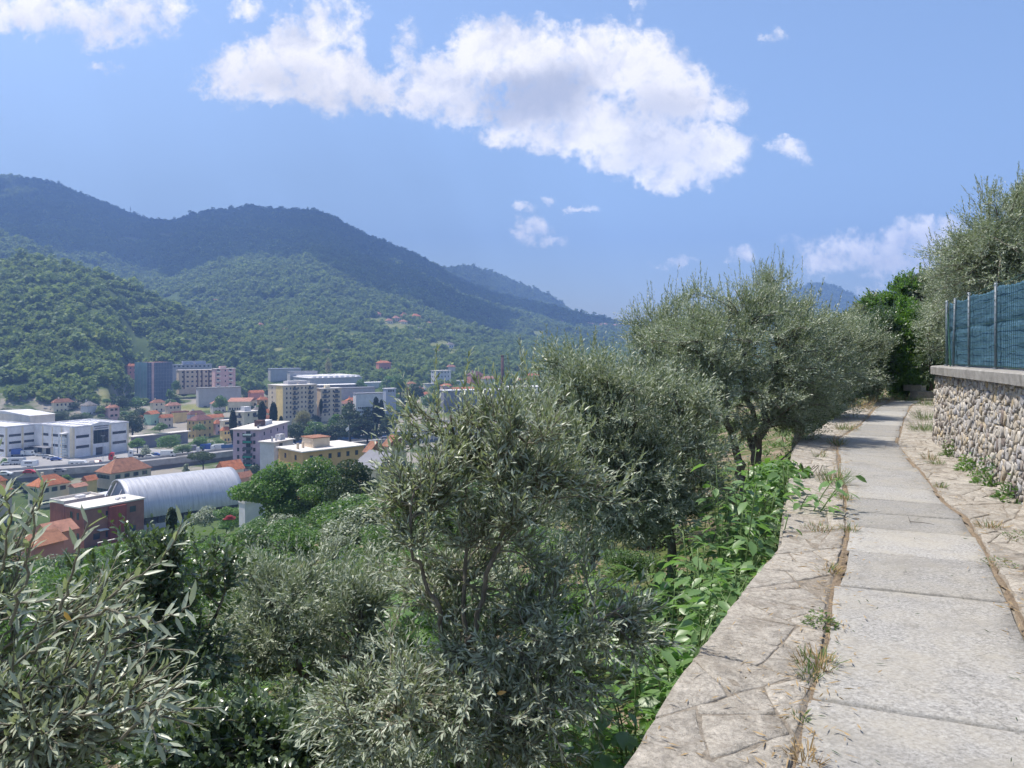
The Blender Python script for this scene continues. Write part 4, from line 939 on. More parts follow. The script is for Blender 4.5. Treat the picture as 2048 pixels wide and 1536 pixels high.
# laurel and hedge trees that close the path
def bush(label, px, pyb, d, lobes, mat, seed, nb=120, tw=14, ll=.1, lw=.4, cat='bush', group=None, name='laurel_bush', M=8, bark='dark_bark'):
    x = (px - CX) * d / F; b = (x, d, max(tz(x, d), EYE - (pyb - HY) * d / F - .3) if pyb else tz(x, d))
    top = lobes[0][0]
    return plant(name, label, cat, group, b, [[b, ((b[0] + top[0]) / 2, d, (b[2] + top[2]) / 2), top]], [.05], lobes, nb, tw, M, .24, ll, lw, mat, bark, seed=seed, upn=.5, branch_r=.01, shoots=10, shoot_len=.35, opp=False)
bush('bright green laurel bush growing at the end of the path', 1815, 800, 23, [lobe(1812, 680, 23, 50, 55), lobe(1795, 740, 22.6, 45, 52), lobe(1838, 730, 23, 40, 60), lobe(1815, 635, 23.2, 34, 34)], 'laurel_leaf', 41, 300, 20, .12, .4)
bush('dark glossy bush in shade left of the laurel', 1745, 800, 22.5, [lobe(1745, 715, 22.5, 50, 65), lobe(1725, 760, 22, 50, 40), lobe(1760, 655, 23, 40, 45)], 'glossy_leaf', 42, 240, 18, .10, .42, name='dark_bush')
bush('dark bush behind the corner of the rubble wall', 1862, 760, 21.5, [lobe(1862, 690, 21.5, 28, 75), lobe(1872, 640, 22, 30, 40)], 'glossy_leaf', 43, 110, 14, .09, .4, name='dark_bush')
bush('thin oak like tree with loose twigs against the pale cloud', 1800, 700, 27, [lobe(1800, 590, 27, 34, 28), lobe(1775, 620, 27, 40, 22), lobe(1830, 570, 27, 24, 26), lobe(1745, 612, 27, 24, 16), lobe(1790, 645, 27, 70, 30)], 'broad_leaf', 44, 150, 12, .13, .5, cat='tree', name='oak_tree')
bush('bank of dark foliage under the olives at the path bend', 1640, 860, 19.5, [lobe(1650, 830, 19.5, 50, 40), lobe(1690, 800, 20, 40, 40), lobe(1620, 850, 19, 35, 40)], 'dark_leaf', 45, 100, 14, .09, .42, name='dark_bush')
for q, (px, d, py, rx, ry, mt) in enumerate([(1870, 30, 625, 60, 60, 'broad_leaf'), (1780, 31, 660, 75, 50, 'broad_leaf'), (1700, 30, 680, 65, 50, 'dark_leaf'), (1960, 24, 640, 80, 90, 'dark_leaf'), (1740, 28, 640, 50, 42, 'olive_leaf_far'), (1850, 27, 600, 45, 50, 'olive_leaf_far')]):
    bush(['dark hedge tree behind the laurel bush', 'dark foliage backing the path end', 'hedge tree behind the olive at the far bend', 'dark tree filling in behind the netting', 'grey green tree in the gap left of the laurel', 'grey green tree between laurel and large olive'][q], px, 0, d, [lobe(px, py, d, rx, ry), lobe(px + 20, py + 50, d, rx, ry)], mt, 50 + q, 190, 16, .17, .45, cat='tree', name='hedge_tree')
# broad-leaved shrubs below left
b = gbase(330, 5.2)
plant('plum_tree', 'dark glossy leaved plum tree behind the close olive twigs', 'fruit tree', None, b,
      [[b, at(330, 1500, 5.2), at(320, 1350, 5.2), at(330, 1220, 5.2)], [at(325, 1400, 5.2), at(400, 1280, 5.2), at(440, 1210, 5.3)], [at(322, 1370, 5.2), at(260, 1250, 5.2)]], [.035, .02, .02],
      [lobe(300, 1180, 5.2, 110, 100), lobe(390, 1180, 5.2, 80, 80), lobe(260, 1300, 5.1, 120, 100), lobe(370, 1400, 5.0, 130, 120), lobe(200, 1420, 4.9, 120, 100), lobe(420, 1300, 5.1, 40, 60), lobe(160, 1230, 5.3, 90, 90)],
      110, 12, 8, .2, .062, .52, 'glossy_leaf', 'dark_bark', True, 200, 61, 12, .3, 50, .5, True, branch_r=.007, opp=False)
b = gbase(560, 4.4)
plant('citrus_bush', 'low glossy bush with rounded leaves at the bottom edge', 'bush', None, b, [[b, at(560, 1560, 4.4), at(550, 1480, 4.4)]], [.03],
      [lobe(540, 1490, 4.3, 120, 70), lobe(420, 1520, 4.2, 90, 60), lobe(640, 1530, 4.2, 100, 50), lobe(300, 1530, 4.0, 90, 50)], 70, 10, 8, .18, .066, .5, 'glossy_leaf', 'dark_bark', True, 120, 63, upn=.7, branch_r=.006, opp=False)
b = gbase(230, 9)
plant('fruit_tree', 'green fruit tree half hidden beneath the brick buildings', 'fruit tree', None, b, [[b, at(230, 1330, 9), at(240, 1200, 9)]], [.06],
      [lobe(230, 1180, 9, 110, 70), lobe(340, 1150, 9, 90, 60), lobe(140, 1240, 9, 90, 90), lobe(300, 1260, 9, 120, 90)], 110, 13, 8, .26, .085, .5, 'broad_leaf', 'dark_bark', seed=65, upn=.6, opp=False)

# big-leaved pokeweed beside the ledge: each leaf is a leaf
def pokeweed(label, x, y, h, lean, nl, seed, group=None):
    rs = np.random.RandomState(seed); z0 = tz(x, y); root = empty('pokeweed_plant', (x, y, z0)); tag(root, label, 'weed', group)
    st = MB(); off = np.array(root.location); P_, D_, N_, L_ = [], [], [], []
    for k in range(4):
        a = rs.rand() * 6.28; top = np.array([x + lean[0] * h + .22 * math.cos(a), y + lean[1] * h + .22 * math.sin(a), z0 + h * (.8 + .3 * rs.rand())])
        c = bez(np.array([[x + .05 * rs.randn(), y + .05 * rs.randn(), z0]]), np.array([[(x * .7 + top[0] * .3), (y * .7 + top[1] * .3), z0 + h * .65]]), top[None], 9)[0]
        st.tube([Vector(p - off) for p in c], list(np.linspace(.011, .004, 9)), 6)
        for i in range(nl):
            t = .25 + .75 * (i + rs.rand()) / nl; q = t * 8; a0 = min(int(q), 7); p = c[a0] + (c[a0 + 1] - c[a0]) * (q - a0)
            az = i * 2.4 + k + rs.randn() * .3; dr = np.array([math.cos(az), math.sin(az), .25 - .5 * rs.rand()])
            side = .08 + .16 * rs.rand() * (1.1 - t); p2 = p + dr * side; p2[2] += .03
            st.tube([Vector(p - off), Vector(p2 - off)], [.003, .002], 4, False)
            P_.append(p2); D_.append(dr + np.array([0, 0, -.25])); N_.append(np.array([0, 0, 1.0]) + .35 * rs.randn(3)); L_.append(.085 + .09 * rs.rand())
    st.build('stem', 'green_stem', root, True)
    L = np.array(L_); lv = (np.array(P_), np.array(D_), np.array(N_), L, L * .42)
    for i in range(len(L)): put_leaf(root, lv[0][i], lv[1][i], lv[2][i], float(L[i]), float(L[i] * .45), 'poke_leaf', 'leaf', i)
    return root
G = 'big leaved weeds along the foot of the ledge'
for i, (px, d, h, ln, lab) in enumerate([(1530, 6.6, 1.35, (.05, 0), None), (1575, 7.9, 1.6, (.1, -.05), None), (1480, 5.6, 1.2, (.05, 0), None), (1560, 7.4, 1.7, (.24, -.1), 'leafy weed leaning out over the ledge flagstones'), (1500, 7.1, 1.45, (.05, 0), None), (1440, 6.7, 1.35, (.05, 0), None), (1390, 6.3, 1.25, (0, 0), None), (1470, 6.0, 1.2, (.1, -.1), None), (1340, 6.0, 1.1, (-.05, 0), None),
                                         (1420, 5.4, 1.05, (.05, 0), None), (1350, 5.0, .9, (.05, 0), None), (1300, 5.6, .95, (0, 0), None), (1390, 4.7, .8, (.05, 0), None), (1400, 7.8, 1.2, (0, 0), None), (1320, 7.2, 1.0, (0, 0), None), (1240, 6.6, .8, (0, 0), None), (1130, 5.2, .8, (0, 0), 'leafy weed low down near the young olive trunk'), (1340, 4.2, .6, (0, 0), None)]):
    pokeweed(lab or 'big leaved green weed in the clump between olive trees and ledge', (px - CX) * d / F, d, h, ln, 20, 300 + i, G if lab is None else None)

rsw = np.random.RandomState(44)
for i, d in enumerate(np.arange(4.0, 8.8, .36)):
    pokeweed('big leaved green weed in the row pressed against the ledge edge', float(ex(LEDGE, d)) - .32 - .25 * rsw.rand(), float(d), float(np.interp(d, [4, 5.5, 7, 8.8], [.95, 1.35, 1.6, 1.5])) * (.85 + .25 * rsw.rand()), (.06, -.04), 17, 340 + i, 'row of weeds along the ledge edge')
# feathery tree-of-heaven sprouts
def sprout(label, px, py, d, n, seed, L=.5, group=None):
    rs = np.random.RandomState(seed); c = np.array(at(px, py, d)); zg = tz(c[0], c[1]); root = empty('ailanthus_sprout', (c[0], c[1], zg)); tag(root, label, 'sapling', group); off = np.array(root.location)
    st = MB(); st.tube([Vector((0, 0, 0)), Vector((.02, 0, (c[2] - zg) * .6)), Vector(c - off)], [.02, .014, .008], 6); lv = []
    for k in range(n):
        az = k * 2.4 + rs.rand() * .5; t0 = .45 + .55 * k / n; b = np.array([c[0], c[1], zg + (c[2] - zg) * t0]); o_ = np.array([math.cos(az), math.sin(az), 0])
        ln = L * (.8 + .5 * rs.rand()); cv = bez(b[None], (b + o_ * ln * .5 + np.array([0, 0, ln * .45]))[None], (b + o_ * ln + np.array([0, 0, ln * .05]))[None], 12)[0]
        st.tube([Vector(p - off) for p in cv], list(np.linspace(.005, .0015, 12)), 4, False)
        tt = np.linspace(.15, 1, 13); ii = tt * 11; a0 = np.minimum(ii.astype(int), 10); pp = cv[a0] + (cv[a0 + 1] - cv[a0]) * (ii - a0)[:, None]; td = nrmz(cv[a0 + 1] - cv[a0]); sd_ = nrmz(np.cross(td, np.array([0, 0, 1.0])))
        for s in (-1, 1):
            ld = td * .45 + sd_ * s + np.array([0, 0, -.25]); l = ln * .24 * (1 - .45 * np.abs(tt - .45)); lv.append((pp, ld, np.tile([0, 0, 1.], (13, 1)) + .2 * rs.randn(13, 3), l, l * .3))
    st.build('stem', 'green_stem', root, True); foliage(root, cat_lv(*lv), 'fern_leaf', True, 0, 'foliage')
for i, (px, py, d, n, l, lab) in enumerate([(1100, 1110, 8.5, 12, .55, 'feathery sapling behind the centre olive trunk'), (1190, 1150, 8.0, 9, .5, 'feathery sapling near bare soil right of centre'), (480, 1380, 6.8, 11, .5, 'feathery bright sapling in the sunny gap at lower left'), (820, 1190, 7.6, 12, .6, 'feathery sapling seen through the centre olive branches'),
                                             (730, 1200, 7.8, 9, .5, 'feathery sapling left of the centre olive'), (1010, 1180, 9.0, 10, .5, 'feathery sapling between two limbs of the centre olive'), (440, 1440, 6.4, 8, .4, 'small feathery sapling at the bottom left')]):
    sprout(lab, px, py, d, n, 400 + i, l)

# ivy mound spilling on to the ledge
def ivy():
    rs = np.random.RandomState(8); c = np.array(P(1585, 950, 9.3)); c[2] = .05; root = empty('ivy_mound', tuple(c)); tag(root, 'mound of bright green ivy spilling onto the ledge', 'ivy'); n = 1500
    p, q = in_lobes(rs, [(tuple(c + [-.1, 0, -.1]), (.34, .42, .22)), (tuple(c + [-.35, -.2, -.45]), (.25, .4, .5)), (tuple(c + [-.2, .3, -.2]), (.25, .3, .25))], n, (.85, 1.02))
    d = rs.randn(n, 3) * .5 + np.array([0, -.3, -.6]) + q * .4; L = .05 + .04 * rs.rand(n); foliage(root, (p, d, q + .3 * rs.randn(n, 3) + [0, 0, .3], L, L * .85), 'ivy_leaf', True, 120)
    mb = MB()
    for k in range(14): mb.tube([Vector((rs.randn() * .15, rs.randn() * .15, -.5)), Vector((rs.randn() * .2, rs.randn() * .2, .08))], .004, 4)
    mb.build('stem', 'dark_bark', root)
ivy()

# weeds and dry tufts in the joints
def tuft(name, label, cat, group, x, y, z, n, h, spread, mat, seed, leafy=False, drymix=0):
    rs = np.random.RandomState(seed); root = empty(name, (x, y, z)); tag(root, label, cat, group)
    for part, mm, m in (('blades', mat, n - int(n * drymix)), ('dry_blades', 'dry_blade', int(n * drymix))):
        if m < 2: continue
        r_ = 1.25 * spread * np.sqrt(rs.rand(m)); a = rs.rand(m) * 6.28; p = np.column_stack([x + r_ * np.cos(a), y + r_ * np.sin(a), np.full(m, z - .004)])
        if leafy:
            p[:, 2] += h * rs.rand(m) * (1 - (r_ / spread) ** 2 * .8); d = np.column_stack([np.cos(a) + .6 * rs.randn(m), np.sin(a) + .6 * rs.randn(m), .3 + .5 * rs.randn(m)]); L = np.clip(h * (.16 + .16 * rs.rand(m)), .012, .045 + .03 * rs.rand(m)); Wd = L * .45
        else:
            d = np.column_stack([np.cos(a) * .6 + .4 * rs.randn(m), np.sin(a) * .6 + .4 * rs.randn(m), .45 + rs.rand(m)]); L = h * (.4 + .8 * rs.rand(m)); Wd = np.full(m, .0052) * (.6 + .8 * rs.rand(m))
        foliage(root, (p, d, np.column_stack([-np.cos(a), -np.sin(a), np.full(m, .6)]) + .4 * rs.randn(m, 3), L, Wd), mm, True, 0, part)
def gp(px, py): d = EYE * F / (py - HY); return (px - CX) * d / F, d
TF = [(1640, 1250, 'low green weed cushion in the joint beside the near slab', 220, .10, .085, 'grass_blade', True, .05), (1632, 1330, 'reddish dry weed tuft at the edge of the slabs', 170, .09, .08, 'grass_blade', False, .55), (1618, 1360, 'small upright green weed below the dry tuft', 40, .09, .03, 'grass_blade', False, .1),
      (1600, 1440, 'tiny green weed at the near left slab corner', 30, .06, .025, 'grass_blade', False, .2), (1995, 1128, 'flat green weed mat on the right slab edge', 220, .06, .12, 'grass_blade', True, .1), (2040, 1075, 'green weed mat against the right frame edge', 200, .07, .13, 'grass_blade', True, .1),
      (1665, 968, 'clump of long grass leaning over the slabs', 170, .24, .12, 'grass_blade', False, .15), (1640, 1060, 'short dry grass below the overhanging weed', 110, .08, .11, 'grass_blade', False, .6), (1690, 1000, 'strip of small weeds along the slab edge', 80, .10, .05, 'grass_blade', False, .4),
      (1660, 1145, 'dry stalk tuft in the ledge joint', 50, .09, .05, 'grass_blade', False, .7), (1900, 912, 'leafy weed growing from the foot of the rubble wall', 180, .26, .10, 'grass_blade', True, 0), (1935, 940, 'second leafy weed at the rubble wall foot', 180, .22, .12, 'laurel_leaf', True, 0), (1982, 968, 'tall dark weed against the rubble wall', 260, .36, .15, 'broad_leaf', True, 0),
      (2030, 1000, 'weed clump at the wall foot by the right frame edge', 240, .28, .16, 'broad_leaf', True, 0), (1950, 952, 'small bright weed between the wall weeds', 90, .14, .06, 'laurel_leaf', True, 0), (1850, 862, 'grassy weed patch on the verge by the wall corner', 240, .22, .22, 'grass_blade', False, .1), (1855, 840, 'grass strip beside the far verge', 220, .28, .22, 'grass_blade', False, .1),
      (1858, 812, 'green grass at the base of the steps', 160, .3, .25, 'grass_blade', False, .1), (1795, 800, 'patch of green grass under the laurel', 300, .25, .6, 'grass_blade', False, .15), (1720, 818, 'dry straw coloured grass at the ledge bend', 200, .3, .3, 'grass_blade', False, .85), (1755, 805, 'dry grass heap at the end of the path', 200, .3, .35, 'grass_blade', False, .85),
      (1860, 920, 'dry weed on the verge flagstones', 70, .14, .08, 'grass_blade', False, .6), (1872, 928, 'green tuft on the verge flagstones', 70, .10, .07, 'grass_blade', False, .2), (1980, 1055, 'dry tuft beside the right slab edge', 90, .10, .09, 'grass_blade', False, .7), (1640, 915, 'sprig of weeds on the far ledge', 60, .13, .08, 'grass_blade', False, .3), (1675, 890, 'weeds in the far slab joint', 120, .16, .10, 'grass_blade', False, .4),
      (1690, 860, 'grass growing where tree shade crosses the ledge', 160, .18, .16, 'grass_blade', False, .4), (1698, 1062, 'weed fringe at the left slab edge', 70, .08, .05, 'grass_blade', False, .4), (1610, 1520, 'dry stalks at the lower left slab edge', 60, .07, .05, 'dry_blade', False, 0), (1880, 975, 'weed in the right slab joint', 60, .08, .05, 'grass_blade', False, .3)]
for i, (px, py, lab, n, h, s, mt, lf, dm) in enumerate(TF):
    x, d = gp(px, py); tuft('weed_tuft', lab, 'weed', None, x, d, .0, n, h, s, mt, 500 + i, lf, dm)
# fallen straw and twigs in the joints; nobody could count it
def litter():
    rs = np.random.RandomState(6); n = 2600; y = 1.6 + 18 * rs.rand(n) ** 1.7; e = rs.rand(n)
    x = np.where(e < .62, ex(PATHL, y) - .03 + .07 * rs.randn(n) * (1 + .8 * rs.rand(n)), np.where(e < .85, ex(PATHR, y) + .05 + .1 * rs.randn(n), ex(LEDGE, y) + (ex(PATHL, y) - ex(LEDGE, y)) * rs.rand(n)))
    a = rs.rand(n) * 6.28; L = .02 + .07 * rs.rand(n) ** 2; p = np.column_stack([x, y, .016 + .012 * rs.rand(n)])
    d = np.column_stack([np.cos(a), np.sin(a), .12 * rs.randn(n)]); V, Fc = leaf_geo(p, d, np.tile([0, 0, 1.], (n, 1)) + .5 * rs.randn(n, 3), L, np.full(n, .005) + .004 * rs.rand(n), False)
    tag(obj('dry_litter', mesh_np('dry_litter', V, Fc, 'dry_blade')), 'fallen straw and dry leaves gathered in the paving joints', 'litter', None, 'stuff')
    n = 90; y = 2.6 + 8 * rs.rand(n); t = rs.rand(n); x = ex(PATHL, y) + (ex(PATHR, y) - ex(PATHL, y)) * t; a = rs.rand(n) * 6.28; L = .02 + .05 * rs.rand(n)
    V, Fc = leaf_geo(np.column_stack([x, y, np.full(n, .014)]), np.column_stack([np.cos(a), np.sin(a), np.zeros(n)]), np.tile([0, 0, 1.], (n, 1)) + .6 * rs.randn(n, 3), L, np.full(n, .006), False)
    tag(obj('fallen_leaves', mesh_np('fallen_leaves', V, Fc, 'dark_leaf')), 'scattered dark leaf bits lying on the slabs', 'litter', None, 'stuff')
litter()
def twig_on_path():
    root = MB(); x, d = gp(1820, 1048); x2, d2 = gp(1868, 1053); x3, d3 = gp(1816, 1038)
    root.tube([(x, d, .02), ((x + x2) / 2, (d + d2) / 2 + .01, .024), (x2, d2, .018)], [.003, .0025, .0015], 5); root.tube([(x, d, .02), (x3, d3, .03)], [.002, .001], 5)
    tag(root.build('fallen_twig', 'dark_bark'), 'thin forked twig lying across the middle slab', 'twig')
twig_on_path()
# herbs and grass over the terrace soil
def ground_cover():
    rs = np.random.RandomState(14); n = 52000; y = 3.0 + 40 * rs.rand(n) ** 1.6; x = ex(LEDGE, np.minimum(y, 23)) + np.where(y > 21.3, .5 * (y - 21.3), 0) - .25 - (22 + .2 * y) * rs.rand(n) ** 1.4
    keep = (fnoise(x / 1.3, y / 1.3, 3) > -.12) & (np.abs(CX + F * x / y - 1024) < 1200); x, y = x[keep], y[keep]; n = len(x); z = terr(x, y)
    a = rs.rand(n) * 6.28; L = (.05 + .10 * rs.rand(n)) * (1 + y * .03); d = np.column_stack([np.cos(a), np.sin(a), .3 + .9 * rs.rand(n)])
    V, Fc = leaf_geo(np.column_stack([x, y, z + .12 * rs.rand(n)]), d, rs.randn(n, 3) * .4 + [0, 0, 1], L, L * .32, False)
    tag(obj('ground_cover', mesh_np('ground_cover', V, Fc, 'grass_blade')), 'low herbs and grass covering the terrace soil under the olives', 'grass', None, 'stuff')
    n = 1200; x, y = np.zeros(n), np.zeros(n)
    cx, cy = [(1230 - CX) * 4.6 / F, 4.6]; x = cx + .28 * rs.randn(n); y = cy + .35 * rs.randn(n); kp = x < ex(LEDGE, y) - .06; x, y = x[kp], y[kp]; n = len(x); a = rs.rand(n) * 6.28; L = .15 + .25 * rs.rand(n)
    V, Fc = leaf_geo(np.column_stack([x, y, terr(x, y)]), np.column_stack([np.cos(a) * .5, np.sin(a) * .5, np.ones(n)]), rs.randn(n, 3), L, np.full(n, .008), True)
    tag(obj('dry_grass', mesh_np('dry_grass', V, Fc, 'dry_blade', True)), 'dry straw stalks standing below the near end of the ledge', 'grass', None, 'stuff')
ground_cover()
x, d = gp(1245, 1400)
for i, (px, dd, h, mt) in enumerate([(1235, 4.5, .75, 'grass_blade'), (1275, 4.7, .8, 'laurel_leaf'), (1210, 4.2, .6, 'broad_leaf'), (1150, 5.6, .5, 'broad_leaf')]):
    xx = (px - CX) * dd / F; tuft('weed_tuft', ['feathery green weed at the foot of the near ledge', 'leafy weed climbing the near ledge face', 'weed in the bottom middle below the ledge', 'low weed beside the bare soil'][i], 'weed', None, xx, dd, tz(xx, dd), 900, h, .28, mt, 560 + i, True, 0)

# ------------------------------------------------------------------ middle distance: trees built once per kind, then copied
def unit_tree(kind, seed, n, leaf):
    """crown and trunk of height 1, base at the origin"""
    rs = np.random.RandomState(seed)
    if kind == 'round':
        lobes = [((.2 * math.cos(a) * r_, .2 * math.sin(a) * r_, .30 + h * (.66 - .27 * r_)), (.10 + .07 * h, .10 + .07 * h, .08)) for a, r_, h in zip(rs.rand(24) * 6.28, .2 + 1.3 * rs.rand(24), .15 + .85 * rs.rand(24))] + [((0, 0, .6), (.16, .16, .24))]
    elif kind == 'bush':
        lobes = [((.34 * math.cos(a) * r_, .34 * math.sin(a) * r_, .12 + .72 * h * (1 - .45 * r_)), (.19, .19, .14)) for a, r_, h in zip(rs.rand(20) * 6.28, rs.rand(20) ** .7, rs.rand(20))] + [((0, 0, .36), (.3, .3, .34))]
    elif kind == 'cypress': lobes = [((0, 0, .08 + .8 * t), (.10 * math.sin(math.pi * (.2 + .8 * (1 - t))) + .015, .10 * math.sin(math.pi * (.2 + .8 * (1 - t))) + .015, .13)) for t in np.linspace(0, 1, 9)]
    elif kind == 'cedar': lobes = [((.12 * rs.randn() * (1 - t), .12 * rs.randn() * (1 - t), .15 + .75 * t), (.36 * (1 - t) + .06, .36 * (1 - t) + .06, .07)) for t in np.linspace(0, 1, 10)]
    elif kind == 'pine': lobes = [((.42 * math.cos(a) * r_, .42 * math.sin(a) * r_, .78 + .1 * (1 - r_)), (.2, .2, .11)) for a, r_ in zip(rs.rand(16) * 6.28, rs.rand(16) ** .6)]
    p, q = in_lobes(rs, lobes, n, (.72, 1.03)); a = rs.randn(n, 3) + q * .5; nr = q + rs.randn(n, 3) * .55 + [0, 0, .3]; L = leaf * (.6 + .8 * rs.rand(n))
    mat = dict(cypress='cypress_leaf', cedar='dark_leaf', pine='dark_leaf').get(kind, 'broad_leaf')
    V, Fc = leaf_geo(p - nrmz(a) * L[:, None] * .5, a, nr, L, L * .8, False)
    cr = mesh_np('crown', V, Fc, mat); tb = MB(); hh = .75 if kind == 'pine' else .55
    tb.tube([(0, 0, -.05), (.01, .01, hh * .5), (0, .01, hh)], [.028, .02, .012], 7)
    for k in range(6):
        t = lobes[k % len(lobes)][0]; tb.tube([(0, 0, hh * (.4 + .08 * k)), (t[0] * .5, t[1] * .5, (hh * (.5 + .06 * k) + t[2]) / 2), t], [.013, .009, .004], 5)
    return cr, tb.mesh('trunk', 'dark_bark', True)
PROTO = {}
def proto(kind, lvl, mat=None):
    key = (kind, lvl, mat)
    if key not in PROTO:
        PROTO[key] = []
        for s in range(3):
            n, l = {'hi': (16000, .022), 'mid': (5200, .038), 'lo': (1700, .07)}[lvl]
            cr, tr = unit_tree(kind, 70 + s * 7 + len(PROTO) * 13, n, l)
            if mat: cr.materials.clear(); cr.materials.append(MATS[mat])
            PROTO[key].append((cr, tr))
    return PROTO[key]
_tc = [0]
def tree(kind, lvl, pos, h, wid=1.0, mat=None, label=None, cat='tree', group=None, name=None, rz=None):
    _tc[0] += 1; k = _tc[0]; pr = proto(kind, lvl, mat)[k % 3]
    root = empty(name or {'bush': 'shrub', 'cypress': 'cypress_tree', 'cedar': 'cedar_tree', 'pine': 'umbrella_pine'}.get(kind, 'broadleaf_tree'), pos, (k * 2.39996) % 6.28 if rz is None else rz); tag(root, label, cat, group)
    for nm, me in (('crown', pr[0]), ('trunk', pr[1])):
        o = obj(nm, me, root); o.scale = (h * wid, h * wid, h)
    return root
def tree_px(kind, lvl, px, pytop, pybot, d, wpx, mat, label, group=None, cat='tree', name=None):
    """tree whose crown spans pytop..pybot at depth d; planted on the ground there"""
    x = (px - CX) * d / F; zt = EYE - (pytop - HY) * d / F; zb = EYE - (pybot - HY) * d / F; h = zt - zb
    if kind == 'round' and wpx > 1.15 * (pybot - pytop): kind = 'bush'
    base_w = {'round': .92, 'bush': 1.05, 'cypress': .22, 'cedar': .72, 'pine': 1.1}[kind]
    return tree(kind, lvl, (x, d, zb), h, wpx * d / F / h / base_w, mat, label, cat, group, name)
tree_px('round', 'hi', 555, 890, 1085, 72, 190, 'robinia_leaf', 'large green tree in front of the orange apartment block')
tree_px('round', 'hi', 642, 906, 1080, 70, 160, 'broad_leaf', 'darker broad tree right of the large green one')
tree_px('round', 'hi', 712, 898, 1090, 66, 150, 'dark_leaf', 'dark tree with a gap showing white walls behind')
tree_px('bush', 'hi', 520, 1035, 1160, 40, 200, 'robinia_leaf', 'spreading bright green shrub in the slope thicket', None, 'bush')
tree_px('bush', 'hi', 420, 1050, 1170, 36, 170, 'robinia_leaf', 'round bright shrub left of the spreading one', None, 'bush')
tree_px('bush', 'hi', 300, 1075, 1190, 30, 190, 'broad_leaf', 'green shrub below the red brick building', None, 'bush')
tree_px('bush', 'hi', 640, 1075, 1200, 30, 150, 'dark_leaf', 'shaded shrub under the dark broad tree', None, 'bush')
tree_px('bush', 'hi', 720, 1070, 1200, 22, 140, 'broad_leaf', 'fig like shrub left of the young olive', None, 'bush')
tree_px('bush', 'hi', 170, 1095, 1230, 24, 190, 'broad_leaf', 'green shrub below the terracotta house', None, 'bush')
tree_px('bush', 'hi', 590, 1130, 1260, 16, 150, 'olive_leaf_far', 'grey green shrub on the mid slope', None, 'bush')
tree_px('cypress', 'mid', 343, 1015, 1075, 60, 20, 'dark_leaf', 'small dark cypress beside the vaulted hall')
tree_px('bush', 'mid', 410, 1005, 1050, 120, 80, 'olive_leaf_far', 'grey green shrub below the vaulted hall', None, 'bush')
tree_px('bush', 'mid', 460, 1002, 1050, 110, 70, 'robinia_leaf', 'light shrub right of the vaulted hall', None, 'bush')
tree_px('bush', 'mid', 458, 1027, 1040, 100, 26, 'pink_blossom', 'red flowering bush below the vaulted hall', None, 'bush')
# olives and shrubs close behind the young olive
for i, (px, d, pt, wx, mt) in enumerate([(820, 9, 1085, 210, 'olive_leaf_far'), (900, 8, 1150, 200, 'broad_leaf'), (1000, 9.5, 1085, 220, 'olive_leaf_far'), (1090, 8, 1130, 190, 'robinia_leaf'), (760, 7.5, 1190, 190, 'olive_leaf_far'), (690, 9.5, 1110, 200, 'broad_leaf'), (860, 6.6, 1260, 210, 'robinia_leaf'), (1020, 6.4, 1250, 210, 'olive_leaf_far'), (1130, 6.9, 1200, 180, 'broad_leaf'), (640, 8.2, 1180, 190, 'robinia_leaf'),
        (1190, 8.6, 1130, 170, 'olive_leaf_far'), (950, 12, 1050, 230, 'dark_leaf'), (1070, 13, 1030, 230, 'broad_leaf'), (1160, 12, 1050, 200, 'dark_leaf'), (1250, 10.5, 1080, 170, 'broad_leaf'), (1300, 12, 1010, 150, 'olive_leaf_far'), (1380, 15, 980, 150, 'dark_leaf'), (480, 7.5, 1330, 170, 'robinia_leaf'), (930, 5.7, 1380, 190, 'broad_leaf'), (1100, 5.6, 1360, 170, 'broad_leaf'), (700, 6.0, 1330, 200, 'broad_leaf'), (800, 5.4, 1420, 180, 'olive_leaf_far'), (560, 10, 1120, 190, 'olive_leaf_far'), (440, 11, 1130, 190, 'broad_leaf'), (120, 7, 1290, 190, 'broad_leaf'), (60, 12, 1130, 180, 'robinia_leaf')]):
    x = (px - CX) * d / F; zg = tz(x, d); h = max(EYE - (pt - HY) * d / F - zg, .5); tree('bush', 'hi', (x, d, zg - .05), h, wx * d / F / h / 1.05, mt, {'olive_leaf_far': 'grey green bush close behind the young olive', 'broad_leaf': 'leafy green bush close behind the young olive', 'robinia_leaf': 'light green bush close behind the young olive', 'dark_leaf': 'dark bush close behind the young olive'}[mt], 'bush', 'bushes filling the terrace behind the young olive')
# thicket on the slope: trees one can tell apart but not tell which
rs = np.random.RandomState(99)
for i in range(300):
    px = rs.uniform(-60, 1330); d = 8 + 85 * rs.rand() ** 1.1; x = (px - CX) * d / F; z = tz(x, d); n_ = (float(edge_x(np.array(d))) - x)
    if n_ < 4.5: continue
    lim = np.interp(px, [0, 470, 520, 760, 800, 1330], [1075, 1050, 1000, 950, 900, 800]) + 70 * rs.rand() + (90 if d < 16 else 0); zt = EYE - (lim - HY) * d / F; h = min(zt - z, 1.2 + d * .05)
    h *= .75 + .25 * rs.rand()
    if h < .5: continue
    k = int(rs.rand() * 5)
    tree('bush', 'mid' if d > 18 else 'hi', (x, d, z - .1), h, 1.15 + .5 * rs.rand(), ['broad_leaf', 'robinia_leaf', 'olive_leaf_far', 'dark_leaf', 'broad_leaf'][k], ['green shrub in the thicket below the olives', 'light green shrub in the thicket below the olives', 'grey green shrub in the thicket below the olives', 'dark shrub in the thicket below the olives', 'green shrub in the thicket below the olives'][k], 'bush', 'shrubs in the slope thicket')

